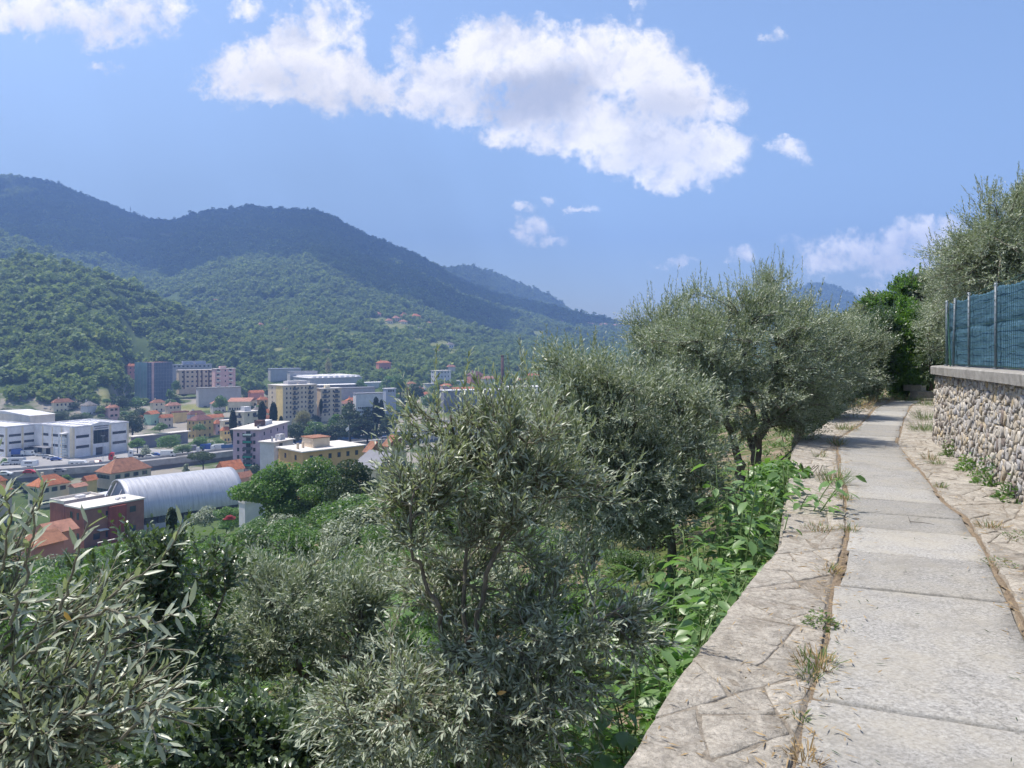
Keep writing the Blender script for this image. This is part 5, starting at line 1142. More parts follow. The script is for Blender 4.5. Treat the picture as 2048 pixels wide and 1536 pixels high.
# ------------------------------------------------------------------ the town
_win = {}
def win_mesh(kind):
    """window of unit width and height facing -y, its lower edge at z = 0"""
    if kind not in _win:
        mb = MB(); me = None
        if kind == 'strip': mb.box(-.5, .5, -.06, .05, 0, 1); me = mb.mesh('window', 'window_glass')
        elif kind == 'small': mb.box(-.5, .5, -.05, .05, 0, 1); me = mb.mesh('window', ['window_glass'])
        else:
            mb.box(-.5, .5, -.04, .05, 0, 1); k = len(mb.f); mb.box(-.95, -.52, -.07, .0, 0, 1).box(.52, .95, -.07, .0, 0, 1).box(-.62, .62, -.12, .0, -.09, -.01)
            me = mb.mesh('window', ['window_glass', kind, 'paint_pale'])
            for i, p in enumerate(me.polygons): p.material_index = 0 if i < k else (1 if i < k + 12 else 2)
        _win[kind] = me
    return _win[kind]
FOOT = []
class House:
    """box-shaped building: local x runs along the right-hand face, local y along the left-hand face, nearest corner at the origin"""
    def __init__(s, name, label, cat, pxL, pxA, pxR, d, ztop, zbase, r, wall, roof='flat', roofmat=None, rise=1.6, over=.4, group=None, lens=None, rel=True):
        r = R(r) + (math.atan2((pxA - CX) / F, 1) if rel else 0); s.u = Vector((-math.cos(r), math.sin(r), 0)); s.v = Vector((math.sin(r), math.cos(r), 0)); A = Vector(((pxA - CX) / F * d, d, 0))
        def ln(px, q): k = (px - CX) / F; return (k * A.y - A.x) / (q.x - k * q.y)
        s.Lu = ln(pxL, s.u) if pxL is not None else lens[0]; s.Lv = ln(pxR, s.v) if pxR is not None else lens[1]
        if not (1 < s.Lu < 120 and 1 < s.Lv < 120): print('HOUSE', label, round(s.Lu, 1), round(s.Lv, 1)); s.Lu = min(max(s.Lu, 6), 40); s.Lv = min(max(s.Lv, 6), 40)
        s.H = ztop - zbase; FOOT.append((A + s.u * (s.Lu / 2) + s.v * (s.Lv / 2), max(s.Lu, s.Lv) * .62, s.Lu, s.Lv)); s.root = empty(name, (A.x, A.y, zbase), math.atan2(s.v.y, s.v.x)); tag(s.root, label, cat, group)
        MB().box(0, s.Lv, 0, s.Lu, -4, s.H).build('wall', wall, s.root)
        a, b, H, o = s.Lv, s.Lu, s.H, over
        if roof == 'flat':
            MB().box(-o, a + o, -o, b + o, H + .003, H + .35).build('roof', roofmat or 'paint_flatroof', s.root)
        elif roof == 'parapet':
            m = MB().box(-.1, a + .1, -.1, .2, H + .003, H + .8).box(-.1, .2, .203, b + .1, H + .003, H + .8).box(.203, a + .1, b - .2, b + .1, H + .003, H + .8).box(a - .2, a + .1, .203, b - .203, H + .003, H + .8).box(.203, a - .203, .203, b - .203, H + .003, H + .2); m.build('roof', roofmat or 'paint_flatroof', s.root)
        elif roof == 'hip':
            q = min(a, b) / 2 * .98; m = MB()
            rg = [(q, q), (a - q, b - q)] if a >= b else [(q, q), (a - q, b - q)]
            if a >= b: r1, r2 = (q, b / 2), (a - q, b / 2)
            else: r1, r2 = (a / 2, q), (a / 2, b - q)
            vs = [(-o, -o, H), (a + o, -o, H), (a + o, b + o, H), (-o, b + o, H), (-o, -o, H + .15), (a + o, -o, H + .15), (a + o, b + o, H + .15), (-o, b + o, H + .15), (*r1, H + .15 + rise), (*r2, H + .15 + rise)]
            fs = [(0, 3, 2, 1), (0, 1, 5, 4), (1, 2, 6, 5), (2, 3, 7, 6), (3, 0, 4, 7)] + ([(4, 5, 9, 8), (5, 6, 9), (6, 7, 8, 9), (7, 4, 8)] if a >= b else [(4, 5, 8), (5, 6, 9, 8), (6, 7, 9), (7, 4, 8, 9)])
            m.add(vs, fs); rf = m.build('roof', roofmat or 'tile_orange', s.root); MB().box(a * .3, a * .3 + .7, b * .6, b * .6 + .7, H + rise * .3, H + rise + 1.0).build('chimney', wall, rf)
        elif roof in ('gablex', 'gabley'):
            if roof == 'gablex': vs = [(-o, -o, H), (a + o, -o, H), (a + o, b + o, H), (-o, b + o, H), (-o, b / 2, H + rise), (a + o, b / 2, H + rise)]; fs = [(0, 1, 5, 4), (2, 3, 4, 5), (0, 4, 3), (1, 2, 5), (0, 3, 2, 1)]
            else: vs = [(-o, -o, H), (a + o, -o, H), (a + o, b + o, H), (-o, b + o, H), (a / 2, -o, H + rise), (a / 2, b + o, H + rise)]; fs = [(0, 3, 5, 4), (1, 4, 5, 2), (0, 4, 1), (3, 2, 5), (0, 1, 2, 3)]
            MB().add(vs, fs).build('roof', roofmat or 'tile_orange', s.root)
    def place(s, me, name, face, t, z, w_, h_, proud=0.0):
        o = obj(name, me, s.root)
        if face == 'R': o.location = (t, -proud, z)
        else: o.location = (-proud, t, z); o.rotation_euler = (0, 0, R(-90))
        o.scale = (w_, 1, h_); return o
    def wins(s, face, cols, rows, w_=1.1, h_=1.5, kind='small', z0=1.2, zt=.7, m=1.2, skip=()):
        L = s.Lv if face == 'R' else s.Lu; st = (s.H - z0 - zt - h_) / max(rows - 1, 1) if rows > 1 else 0
        for c in range(cols):
            for r_ in range(rows):
                if (c, r_) in skip: continue
                t = m + (L - 2 * m) * (c + .5) / cols; s.place(win_mesh(kind), 'window', face, t, z0 + r_ * st, w_, h_)
        return s
    def pbox(s, name, mat, x0, x1, y0, y1, z0, z1): return MB().box(x0, x1, y0, y1, z0, z1).build(name, mat, s.root)
    def balconies(s, face, t, w_, rows, z0=3.6, mat='railing', zt=2.6):
        st = (s.H - z0 - zt) / max(rows - 1, 1)
        for r_ in range(rows):
            z = z0 + r_ * st; m = MB().box(-w_ / 2, w_ / 2, -1.2, -.01, -.15, 0).box(-w_ / 2, w_ / 2, -1.2, -1.13, .003, 1.0).box(-w_ / 2, -w_ / 2 + .06, -1.127, -.01, .003, 1.0).box(w_ / 2 - .06, w_ / 2, -1.127, -.01, .003, 1.0)
            o = m.build('balcony', mat, s.root); o.location = (t, 0, z) if face == 'R' else (0, t, z); o.rotation_euler = (0, 0, 0 if face == 'R' else R(-90))
            s.place(win_mesh('small'), 'balcony_door', face, t, z + .05, w_ * .55, 2.1)
        return s
zt_ = lambda py, d: EYE - (py - HY) * d / F

# the large white industrial building
f = House('factory_building', 'white three storey industrial building with dark window bands', 'factory', 68, 145, 257, 338, -36, -50, 28, 'paint_white', 'parapet', 'paint_palegrey', rel=False)
def factory(f):
    H = f.H; A, B = f.Lv, f.Lu
    for t in (-.02, A * .31, A * .64, A - .9): f.pbox('pilaster', 'paint_cream', max(t, -.15), t + .9, -.22, -.002, -1, H + .1)
    for t in (.2, B * .26, B * .5, B * .75): f.pbox('pilaster', 'paint_cream', -.18, -.002, t, t + (1.6 if t < 1 else .7), -1, H + .1)
    for zz in (9.3, 4.6):
        for a, b in ((.06, .28), (.7, .95)): f.place(win_mesh('strip'), 'window', 'R', A * (a + b) / 2, zz, A * (b - a), 1.25)
    g = f.place(win_mesh('small'), 'glass_front', 'R', A * .492, 5.9, A * .27, 6.2); g.data = g.data.copy(); g.data.materials.clear(); g.data.materials.append(MATS['screen_glass'])
    for k in range(5): f.pbox('glazing_bar', 'railing', A * (.365 + .0625 * k), A * (.365 + .0625 * k) + .08, -.12, -.06, 5.9, 12.1)
    f.place(win_mesh('small'), 'entrance_door', 'R', A * .46, .2, A * .12, 3.9)
    f.pbox('door_panel', 'paint_palegrey', A * .535, A * .57, -.3, -.05, .4, 4.2)
    MB().add([(A * .33, -.26, H - .1), (A * .645, -.26, H - .1), (A * .645, .3, H - .1), (A * .33, .3, H - .1), (A * .33, -.26, H + 1.0), (A * .645, -.26, H + 1.0), (A * .487, -.26, H + 2.0), (A * .33, .3, H + 1.0), (A * .645, .3, H + 1.0), (A * .487, .3, H + 2.0)],
             [(0, 1, 5, 6, 4), (2, 3, 7, 9, 8), (1, 2, 8, 5), (3, 0, 4, 7), (4, 6, 9, 7), (6, 5, 8, 9), (0, 3, 2, 1)]).build('pediment', 'paint_white', f.root)
    m = MB(); rs = np.random.RandomState(4)
    for row, zz in enumerate((H - .35, H - 1.35)):
        x = A * (.36 + .02 * row)
        while x < A * .61: w_ = .18 + .35 * rs.rand(); m.box(x, x + w_, -.33, -.262, zz, zz + .5); x += w_ + .12
    m.build('sign_lettering', 'paint_greydark', f.root)
    for i, t in enumerate((.14, .37, .62)):
        for zz in (9.6, 5.0): f.place(win_mesh('strip'), 'window', 'L', B * (t + .0) + 2.4, zz, B * .17, 1.2)
    for t in (.62, .84): f.place(win_mesh('small'), 'loading_door', 'L', B * t, .3, 3.4, 3.8)
    f.pbox('canopy', 'paint_greydark', -3.2, -.05, B * .5, B * .98, 4.4, 4.65)
    for k in range(8):
        for j in range(4): f.pbox('roof_light', 'paint_white', 2.5 + j * A * .24, 4.6 + j * A * .24, 1.5 + k * B * .12, 3.4 + k * B * .12, H + .2, H + .62)
    # left wing standing forward of the corner
    w_ = House('factory_building', 'left wing of the white factory with three rows of window bands', 'factory', None, 11, None, 341, -36.3, -50, 28, 'paint_white', 'parapet', 'paint_palegrey', lens=(36, 14.5), rel=False)
    for zz in (9.6, 6.3, 2.9):
        for a, b in ((.1, .46), (.56, .93)): w_.place(win_mesh('strip'), 'window', 'R', w_.Lv * (a + b) / 2, zz, w_.Lv * (b - a), 1.1)
        for a in (3.5, 9, 15): w_.place(win_mesh('strip'), 'window', 'L', a, zz, 4.2, 1.1)
    for t in (-.1, w_.Lv * .48, w_.Lv - .9): w_.pbox('pilaster', 'paint_cream', t, t + .8, -.2, -.002, -1, w_.H + .1)
    c = House('factory_building', 'upper rear hall of the white factory', 'factory', -40, 60, 110, 372, -33.5, -50, 28, 'paint_pale', 'gablex', 'paint_palegrey', 1.5, rel=False)
    # outside stair tower in steel and glass
    s = empty('stair_tower', f.root.matrix_basis @ Vector((-2.6, 3.4, 0))); s.rotation_euler = f.root.rotation_euler; tag(s, 'blue grey steel stair tower on the factory corner', 'stairs')
    for x in (0, 2.2):
        for y in (0, 2.4): MB().box(x, x + .16, y, y + .16, 0, 11.6).build('upright', 'steel_frame', s)
    for k in range(9): MB().box(.165, 2.195, .165, 2.395, k * 1.4 + .2, k * 1.4 + .3).build('landing', 'steel_frame', s); MB().box(-.03, 2.4, -.03, -.002, k * 1.4 + .25, k * 1.4 + .4).build('rail', 'steel_frame', s)
    MB().box(-.2, 2.6, -.2, 2.8, 11.603, 11.8).build('roof', 'paint_white', s)
    m = MB()
    for a in (0, 2.6): m.box(-.08, .08, 2.9 + a, 3.05 + a, 0, 8.4)
    for z in (4.2, 8.3): m.box(-.06, .06, 3.06, 5.49, z, z + .15)
    m.build('side_frame', 'steel_frame', s)
bpy.context.view_layer.update(); f.root.matrix_basis
factory(f)

# red brick building with flat roofs
h = House('brick_building', 'red brick building with flat grey roof beside the vaulted hall', 'building', 131, 168, 288, 171, -36, -44.5, 62, 'red_brick', 'flat', 'paint_flatroof', over=.25)
h.wins('R', 4, 2, 1.5, 1.4, 'small', 1.2, 1.2, 1.4, {(0, 1)}); h.wins('L', 2, 2, 1.0, 1.6, 'small', 1.2, 1.0)
h.pbox('porch_roof', 'paint_palegrey', h.Lv * .2, h.Lv * .34, -1.6, -.02, 3.2, 3.4); h.pbox('bay', 'red_brick', h.Lv * .38, h.Lv * .66, -.9, -.01, -1, h.H - .3); h.pbox('terrace_wall', 'red_brick', 1, h.Lv * .6, -4.2, -3.9, -1, 1.3); h.pbox('terrace_cap', 'paint_flatroof', .9, h.Lv * .61, -4.3, -3.8, 1.303, 1.45)
for k, (a, b) in enumerate(((.62, .3), (.68, .42), (.75, .35))): h.pbox('roof_vent', 'paint_palegrey', h.Lv * a, h.Lv * a + .7, h.Lu * b, h.Lu * b + .7, h.H + .353, h.H + .8)
h2 = House('brick_building', 'lower rear brick wing with hollow flat roof', 'building', 100, 128, 208, 184, -37.5, -44.5, 62, 'red_brick', 'parapet', 'paint_flatroof'); h2.pbox('roof_tank', 'paint_palegrey', 5, 7, 3, 4.5, h2.H + .203, h2.H + .9)
h3 = House('shed', 'long pale metal roofed shed behind the brick wing', 'shed', 160, 175, 240, 205, -40.5, -46, 55, 'red_brick', 'gablex', 'paint_metalroof', .8)
# barrel vaulted hall
def vault():
    a0 = Vector((-102.6, 195, -42.5)); ax = Vector((.72, .69, 0)).normalized(); L, Rr = 30.0, 9.2
    root = empty('vaulted_hall', (a0.x, a0.y, -47)); root.rotation_euler = (0, 0, math.atan2(ax.y, ax.x)); tag(root, 'long hall with a silver barrel vaulted metal roof', 'hall')
    n, m = 40, 24; V = []; z0 = 4.5
    for i in range(m + 1):
        for j in range(n + 1):
            q = math.pi * j / n; V.append((L * i / m, -Rr * math.cos(q), z0 + Rr * .98 * math.sin(q)))
    for i in range(m + 1):
        for j in range(n + 1):
            q = math.pi * j / n; V.append((L * i / m, -(Rr - .35) * math.cos(q), z0 + (Rr - .35) * .98 * math.sin(q)))
    k = (m + 1) * (n + 1); fs = []
    for i in range(m):
        for j in range(n): a = i * (n + 1) + j; fs += [(a, a + n + 1, a + n + 2, a + 1), (k + a, k + a + 1, k + a + n + 2, k + a + n + 1)]
    for j in range(n): a = j; b = m * (n + 1) + j; fs += [(a, a + 1, k + a + 1, k + a), (b + 1, b, k + b, k + b + 1)]
    MB().add(V, fs).build('roof', 'vault_metal', root, True)
    poly = [(-(Rr - .4) * math.cos(math.pi * j / 20), z0 + (Rr - .4) * .97 * math.sin(math.pi * j / 20)) for j in range(21)] + [(Rr - .4, 0), (-(Rr - .4), 0)]
    for x in (.9, L - 1.2):
        nn = len(poly); MB().add([(x, y, z) for y, z in poly] + [(x + .3, y, z) for y, z in poly], [tuple(range(nn)), tuple(range(2 * nn - 1, nn - 1, -1))] + [(i, nn + i, nn + (i + 1) % nn, (i + 1) % nn) for i in range(nn)]).build('gable_wall', 'paint_greyblue', root)
    MB().box(.5, L - .5, -Rr + .5, -Rr + .9, -3, 2.6).build('side_wall', 'paint_palegrey', root); MB().box(.5, L - .5, Rr - .9, Rr - .5, -3, z0).build('side_wall', 'paint_palegrey', root)
    for k_ in range(9): MB().box(1 + k_ * 3.1, 3.6 + k_ * 3.1, -Rr + .45, -Rr + .7, 2.603, 4.3).build('window', 'window_glass', root)
    for k_ in range(4): q = math.pi * (.16 + .17 * k_); MB().tube([(-.1, -Rr * .93 * math.cos(q), z0 + Rr * .9 * math.sin(q)), (-2.0, -Rr * .95 * math.cos(q), z0 + Rr * .55 * math.sin(q) - 1)], .18, 6).build('end_strut', 'paint_palegrey', root)
vault()

def house(label, pxL, pxA, pxR, d, pyEave, zb, r, wall, roof='hip', rm='tile_orange', rise=1.8, w_=None, name='house', cat='house', group=None, over=.4, kind='shutter_green', lens=None, hh=6.5):
    if d > 355:                                                       # stand it on the slope where it shows
        dd = np.linspace(d * .82, d * 1.6, 160); zz = zt_(pyEave, dd) - hh; gz = terr((pxA - CX) / F * dd, dd); k = np.nonzero(zz <= gz)[0]
        if len(k): d = float(dd[k[0]])
        zb = zt_(pyEave, d) - hh
    h = House(name, label, cat, pxL, pxA, pxR, d, zt_(pyEave, d), zb, r, wall, roof, rm, rise, over, group, lens)
    if w_: 
        for (face, c, rr) in w_: h.wins(face, c, rr, .95, 1.35, kind, 1.0, .6, .8)
    return h
house('tan two storey house with broad hipped tile roof behind the vaulted hall', 192, 222, 302, 255, 948, -50, 58, 'paint_tan', 'hip', 'tile_brown', 4.0, [('R', 4, 2), ('L', 4, 2)])
house('cream house with orange hipped roof at the left below the road', 56, 78, 139, 236, 975, -50, 60, 'paint_cream', 'hip', 'tile_orange', 3.0, [('R', 3, 2), ('L', 2, 2)])
house('small yellow house with gabled tile roof', 164, 175, 194, 250, 962, -50, 55, 'paint_yellow', 'gablex', 'tile_orange', 1.6, [('R', 1, 1)])
house('low tiled outbuilding beside the yellow house', 138, 150, 174, 240, 975, -50, 58, 'paint_tan', 'gablex', 'tile_pink', 1.0)
house('house with bright orange gabled roof right of the vaulted hall', 432, 450, 488, 262, 942, -50, 60, 'paint_pale', 'gablex', 'tile_orange', 3.0, [('R', 3, 1)])
house('pink house with sloping orange roof below the apartment block', 452, 462, 504, 246, 960, -50, 52, 'paint_pink', 'gablex', 'tile_pink', 1.8, [('R', 3, 1)])
house('terracotta brick house with tiled roof in the lower left', 70, 100, 152, 118, 1068, -38, 60, 'paint_rose', 'gablex', 'tile_pink', 1.4, [('R', 2, 1)])
house('rust coloured house with an orange tile roof behind the olive twigs', 20, 62, 128, 96, 1096, -36, 55, 'paint_rose', 'gablex', 'tile_brown', 1.3, [('R', 2, 1)])
house('orange roofed house cut by the left frame edge', -40, -14, 12, 240, 965, -50, 60, 'paint_orange', 'hip', 'tile_orange', 2.5)
house('brown roofed house at the left edge below the road', -30, -10, 24, 215, 985, -48, 60, 'paint_tan', 'hip', 'tile_brown', 2.0)
house('white house with flat terrace behind the green trees', 478, 490, 530, 105, 1008, -36, 62, 'paint_palegrey', 'parapet', 'paint_flatroof', 1, name='white_house')
house('pale house with low roof glimpsed under the dark tree', 640, 660, 735, 98, 1022, -34, 60, 'paint_palegrey', 'gablex', 'paint_flatroof', .8, name='white_house')
house('beige gabled house just left of the young olive', 745, 752, 800, 120, 938, -34, 56, 'paint_beige', 'gabley', 'paint_greydark', 2.2, [('R', 1, 1)])
house('pink gabled house behind the dark tree', 728, 738, 768, 190, 905, -44, 45, 'paint_lilac', 'gabley', 'tile_brown', 2.5)
house('tan house with gable next to the young olive', 766, 776, 812, 200, 893, -44, 50, 'paint_beige', 'gabley', 'tile_brown', 3.0, [('R', 2, 1)])
# apartment blocks
h = House('apartment_block', 'pink apartment block with green awnings in the valley', 'apartments', 466, 519, 575, 292, zt_(860, 292), -50, 22, 'paint_lilac', 'flat', 'paint_flatroof', over=.9)
h.wins('L', 4, 6, .9, 1.4, 'small', 1.5, 1.2, 1.0, {(1, k) for k in range(6)}); h.balconies('L', h.Lu * .42, 3.2, 6); h.wins('R', 4, 6, .9, 1.4, 'small', 1.5, 1.2); h.pbox('stair_hut', 'chimney_brick', h.Lv * .3, h.Lv * .45, h.Lu * .3, h.Lu * .55, h.H + .353, h.H + 2.6); h.pbox('stair_hut', 'paint_palegrey', h.Lv * .46, h.Lv * .7, h.Lu * .3, h.Lu * .55, h.H + .353, h.H + 2.0)
for k, (z, mm) in enumerate(((h.H - 3.4, 'awning_pale'), (h.H - 6.2, 'awning_green'), (h.H - 12.0, 'awning_green'), (h.H - 15.2, 'awning_green'))): h.pbox('awning', mm, -1.6, -.05, h.Lu * .42 - 1.6, h.Lu * .42 + 1.6, z + 1.4, z + 1.9)
for k in range(4): h.pbox('chimney', 'paint_greydark', h.Lv * (.1 + .2 * k), h.Lv * (.1 + .2 * k) + .6, h.Lu * (.15 + .15 * k), h.Lu * (.15 + .15 * k) + .6, h.H + .353, h.H + 1.6)
h = House('apartment_block', 'pale grey apartment block in front of the pink one', 'apartments', 520, 548, 586, 252, zt_(886, 252), -48, 40, 'paint_palegrey', 'flat', 'paint_flatroof', over=.6); h.balconies('R', h.Lv * .35, 3, 5); h.pbox('stair_hut', 'paint_grey', h.Lv * .5, h.Lv * .8, h.Lu * .3, h.Lu * .6, h.H + .353, h.H + 2.2)
for k in range(3): h.pbox('chimney', 'paint_palegrey', .5 + k * 1.9, 1.0 + k * 1.9, h.Lu * .2, h.Lu * .2 + .5, h.H + .353, h.H + 2.0)
h = House('apartment_block', 'orange apartment block with long flat roof behind the green trees', 'apartments', 557, 606, 728, 226, zt_(905, 226), -46, 60, 'paint_orange', 'flat', 'paint_flatroof', over=.6); h.wins('R', 6, 4, 1.1, 1.5, 'small', 2, 1.2); h.wins('L', 2, 4, 1.1, 1.5, 'small', 2, 1.2)
h.pbox('penthouse', 'paint_beige', h.Lv * .28, h.Lv * .55, h.Lu * .3, h.Lu * .75, h.H + .353, h.H + 3.2); h.pbox('penthouse_roof', 'tile_brown', h.Lv * .28 - .3, h.Lv * .55 + .3, h.Lu * .3 - .3, h.Lu * .75 + .3, h.H + 3.203, h.H + 3.5)
for k in range(5): h.pbox('chimney', 'paint_beige', h.Lv * (.05 + .12 * k), h.Lv * (.05 + .12 * k) + .6, h.Lu * (.35 + .1 * (k % 2)), h.Lu * (.35 + .1 * (k % 2)) + .6, h.H + .353, h.H + 2.2)
h = House('apartment_block', 'tall yellow beige apartment block in the middle of the town', 'apartments', 536, 566, 633, 450, zt_(772, 450), -44, 62, 'paint_beige', 'flat', 'paint_flatroof', over=.4); h.wins('R', 8, 7, .9, 1.3, 'small', 1.5, 1.0); h.wins('L', 2, 7, .9, 1.3, 'small', 1.5, 1.0); h.balconies('R', h.Lv * .34, 2.6, 6); h.balconies('R', h.Lv * .8, 2.6, 6)
h.pbox('sunlit_stripe', 'paint_yellow', -.06, -.002, .1, h.Lu * .45, -3, h.H - .05)  # yellow paint stands for sunlight on part of the left face
for k in (.3, .62): h.pbox('stair_hut', 'paint_grey', h.Lv * k, h.Lv * k + 6, h.Lu * .35, h.Lu * .65, h.H + .353, h.H + 2.4)
h = House('apartment_block', 'second beige apartment block right of the tall yellow one', 'apartments', 634, 642, 683, 466, zt_(778, 466), -44, 68, 'paint_beige', 'flat', 'paint_flatroof'); h.wins('R', 4, 6, .9, 1.3, 'small', 1.5, 1.0); h.balconies('R', h.Lv * .2, 3.5, 5); h.balconies('R', h.Lv * .75, 3.5, 5); h.pbox('stair_hut', 'paint_cream', h.Lv * .25, h.Lv * .5, h.Lu * .3, h.Lu * .6, h.H + .353, h.H + 2.2)
house('pink house with orange hipped roof beside the beige blocks', 682, 690, 714, 470, 787, -44, 62, 'paint_pink', 'hip', 'tile_orange', 2.6, [('R', 3, 3)], kind='small', hh=9)
h = House('apartment_block', 'small cream block with balconies behind the cypresses', 'apartments', 470, 488, 516, 375, zt_(825, 375), -50, 50, 'paint_cream', 'flat', 'paint_flatroof'); h.wins('R', 2, 4, 1, 1.4); h.balconies('L', h.Lu * .5, 3, 4); h.balconies('R', h.Lv * .8, 2.4, 4); h.pbox('stair_hut', 'paint_palegrey', 2, 6, 2, 5, h.H + .353, h.H + 2.5)
# scaffolded tower
def scaffold():
    h = House('scaffolded_tower', 'tower block in scaffold netting, sunlit side painted teal, shaded side blue', 'apartments', 272, 296, 341, 540, zt_(726, 540), zt_(806, 540), 50, 'scaffold_shaded', 'flat', 'tile_pink', over=.1)
    h.pbox('netting', 'scaffold_lit', -1.0, -.02, -.3, h.Lu, 0, h.H + .5); h.pbox('netting', 'scaffold_shaded', -.98, h.Lv + .8, -1.2, -.31, -2, h.H + .4); h.pbox('bare_strip', 'paint_pink', h.Lv * .1, h.Lv * .2, -1.5, -1.21, 2, h.H + .3)  # left netting takes the painted sunlit tone, front netting the shaded one
    for k in range(12): z = k * h.H / 11; h.pbox('scaffold_rail', 'scaffold_bar', -1.05, h.Lv + .85, -1.32, -1.22, z, z + .12)
    for k in range(9): x = h.Lv * k / 8; h.pbox('scaffold_pole', 'scaffold_bar', x, x + .12, -1.44, -1.33, -1, h.H + .8)
    for k in range(5): y = h.Lu * k / 4; h.pbox('scaffold_pole', 'scaffold_bar', -1.14, -1.03, y, y + .12, -1, h.H + .8)
scaffold()
house('rose house with orange roof left of the scaffolded tower', 251, 255, 275, 565, 733, -36, 68, 'paint_rose', 'hip', 'tile_orange', 2.0, [('R', 2, 2)], kind='small')
h = House('apartment_block', 'long grey block on the rise behind the scaffolded tower', 'apartments', 338, 342, 424, 630, zt_(730, 630), -34, 75, 'paint_grey', 'flat', 'paint_greyblue'); h.wins('R', 9, 2, 1.6, 1.3); 
for k in (.3, .6): h.pbox('stair_hut', 'paint_greyblue', h.Lv * k, h.Lv * k + 9, 2, 6, h.H + .353, h.H + 3)
h = House('apartment_block', 'beige half of the wide block with brown window bays', 'apartments', 353, 358, 429, 570, zt_(741, 570), zt_(778, 570), 76, 'paint_beige', 'flat', 'paint_flatroof'); h.wins('R', 7, 4, 1.6, 1.4); 
for k in (.12, .5, .62, .82): h.pbox('brown_bay', 'shutter_brown', h.Lv * k, h.Lv * k + .9, -.3, -.07, 0, h.H)
h = House('apartment_block', 'pink half of the wide block with white balconies', 'apartments', 424, 430, 471, 560, zt_(738, 560), zt_(779, 560), 70, 'paint_pink', 'flat', 'paint_flatroof'); h.balconies('R', h.Lv * .15, 3.2, 4, 2.4, 'paint_pale', 2.4); h.balconies('R', h.Lv * .75, 3.2, 4, 2.4, 'paint_pale', 2.4); h.wins('R', 3, 4, .8, 1.2); h.pbox('stair_hut', 'paint_pink', h.Lv * .3, h.Lv * .6, 2, 5, h.H + .353, h.H + 2)
house('pale house with pinkish hipped roof in front of the wide block', 366, 371, 403, 530, 768, -42, 66, 'paint_palegrey', 'hip', 'tile_orange', 2.2, [('R', 3, 1)], kind='small')
h = House('garage_block', 'long grey concrete garage podium below the wide block', 'garage', 392, 397, 482, 520, zt_(777, 520), -46, 78, 'paint_grey', 'flat', 'dark_concrete'); h.wins('R', 4, 1, 2.2, 1.6, 'small', 3.5)
house('red roofed villa at the left foot of the wooded hill', 103, 108, 146, 440, 806, -46, 68, 'paint_cream', 'hip', 'tile_brown', 2.2, [('R', 4, 2)], kind='small')
house('grey roofed cottage at the foot of the wooded hill', 161, 175, 194, 425, 812, -46, 50, 'paint_palegrey', 'hip', 'tile_grey', 2.6, [('R', 2, 1)], kind='small')
house('small pink house with dark shutters by the meadow', 211, 217, 239, 400, 816, -49, 60, 'paint_pink', 'hip', 'tile_pink', 1.5, [('R', 2, 2)], kind='shutter_brown')
house('mint green house with orange gable roof', 288, 302, 319, 395, 829, -49, 40, 'paint_green', 'gablex', 'tile_orange', 2.0, [('R', 1, 1)], kind='small')
house('ochre flat roofed house right of the mint house', 343, 348, 378, 400, 826, -49, 66, 'paint_yellow', 'parapet', 'tile_pink', 1)
house('mustard three storey house with dark hipped roof', 374, 392, 427, 368, 842, -50, 52, 'paint_mustard', 'hip', 'tile_dark', 2.8, [('R', 3, 3), ('L', 2, 3)], kind='small', hh=10)
house('pink house with orange roof right of the mustard house', 425, 431, 458, 372, 848, -50, 60, 'paint_pink', 'hip', 'tile_orange', 2.0, [('R', 3, 2)], kind='small')
house('orange roof of a house above the pink one', 410, 416, 447, 410, 836, -49, 65, 'paint_cream', 'gablex', 'tile_orange', 1.8)
house('grey house with dark red roof behind the mustard house', 374, 380, 410, 405, 830, -49, 62, 'paint_grey', 'hip', 'tile_dark', 2.2)
house('long yellowish school like building with pink roof', 455, 500, 513, 440, 803, -47, 12, 'paint_cream', 'gabley', 'tile_pink', 2.0, [('L', 8, 1)], kind='small')
house('red roofed house behind the cypresses', 496, 502, 528, 500, 786, -42, 60, 'paint_rose', 'gablex', 'tile_orange', 1.8)
house('orange roofed house among the cypress trees', 530, 536, 576, 365, 826, -50, 64, 'paint_cream', 'gablex', 'tile_orange', 2.4, [('R', 3, 1)], kind='small')
house('pale house with blue awning roof below the beige block', 618, 622, 668, 400, 815, -50, 70, 'paint_palegrey', 'flat', 'blue_panel', 1, [('R', 3, 1)], kind='strip')
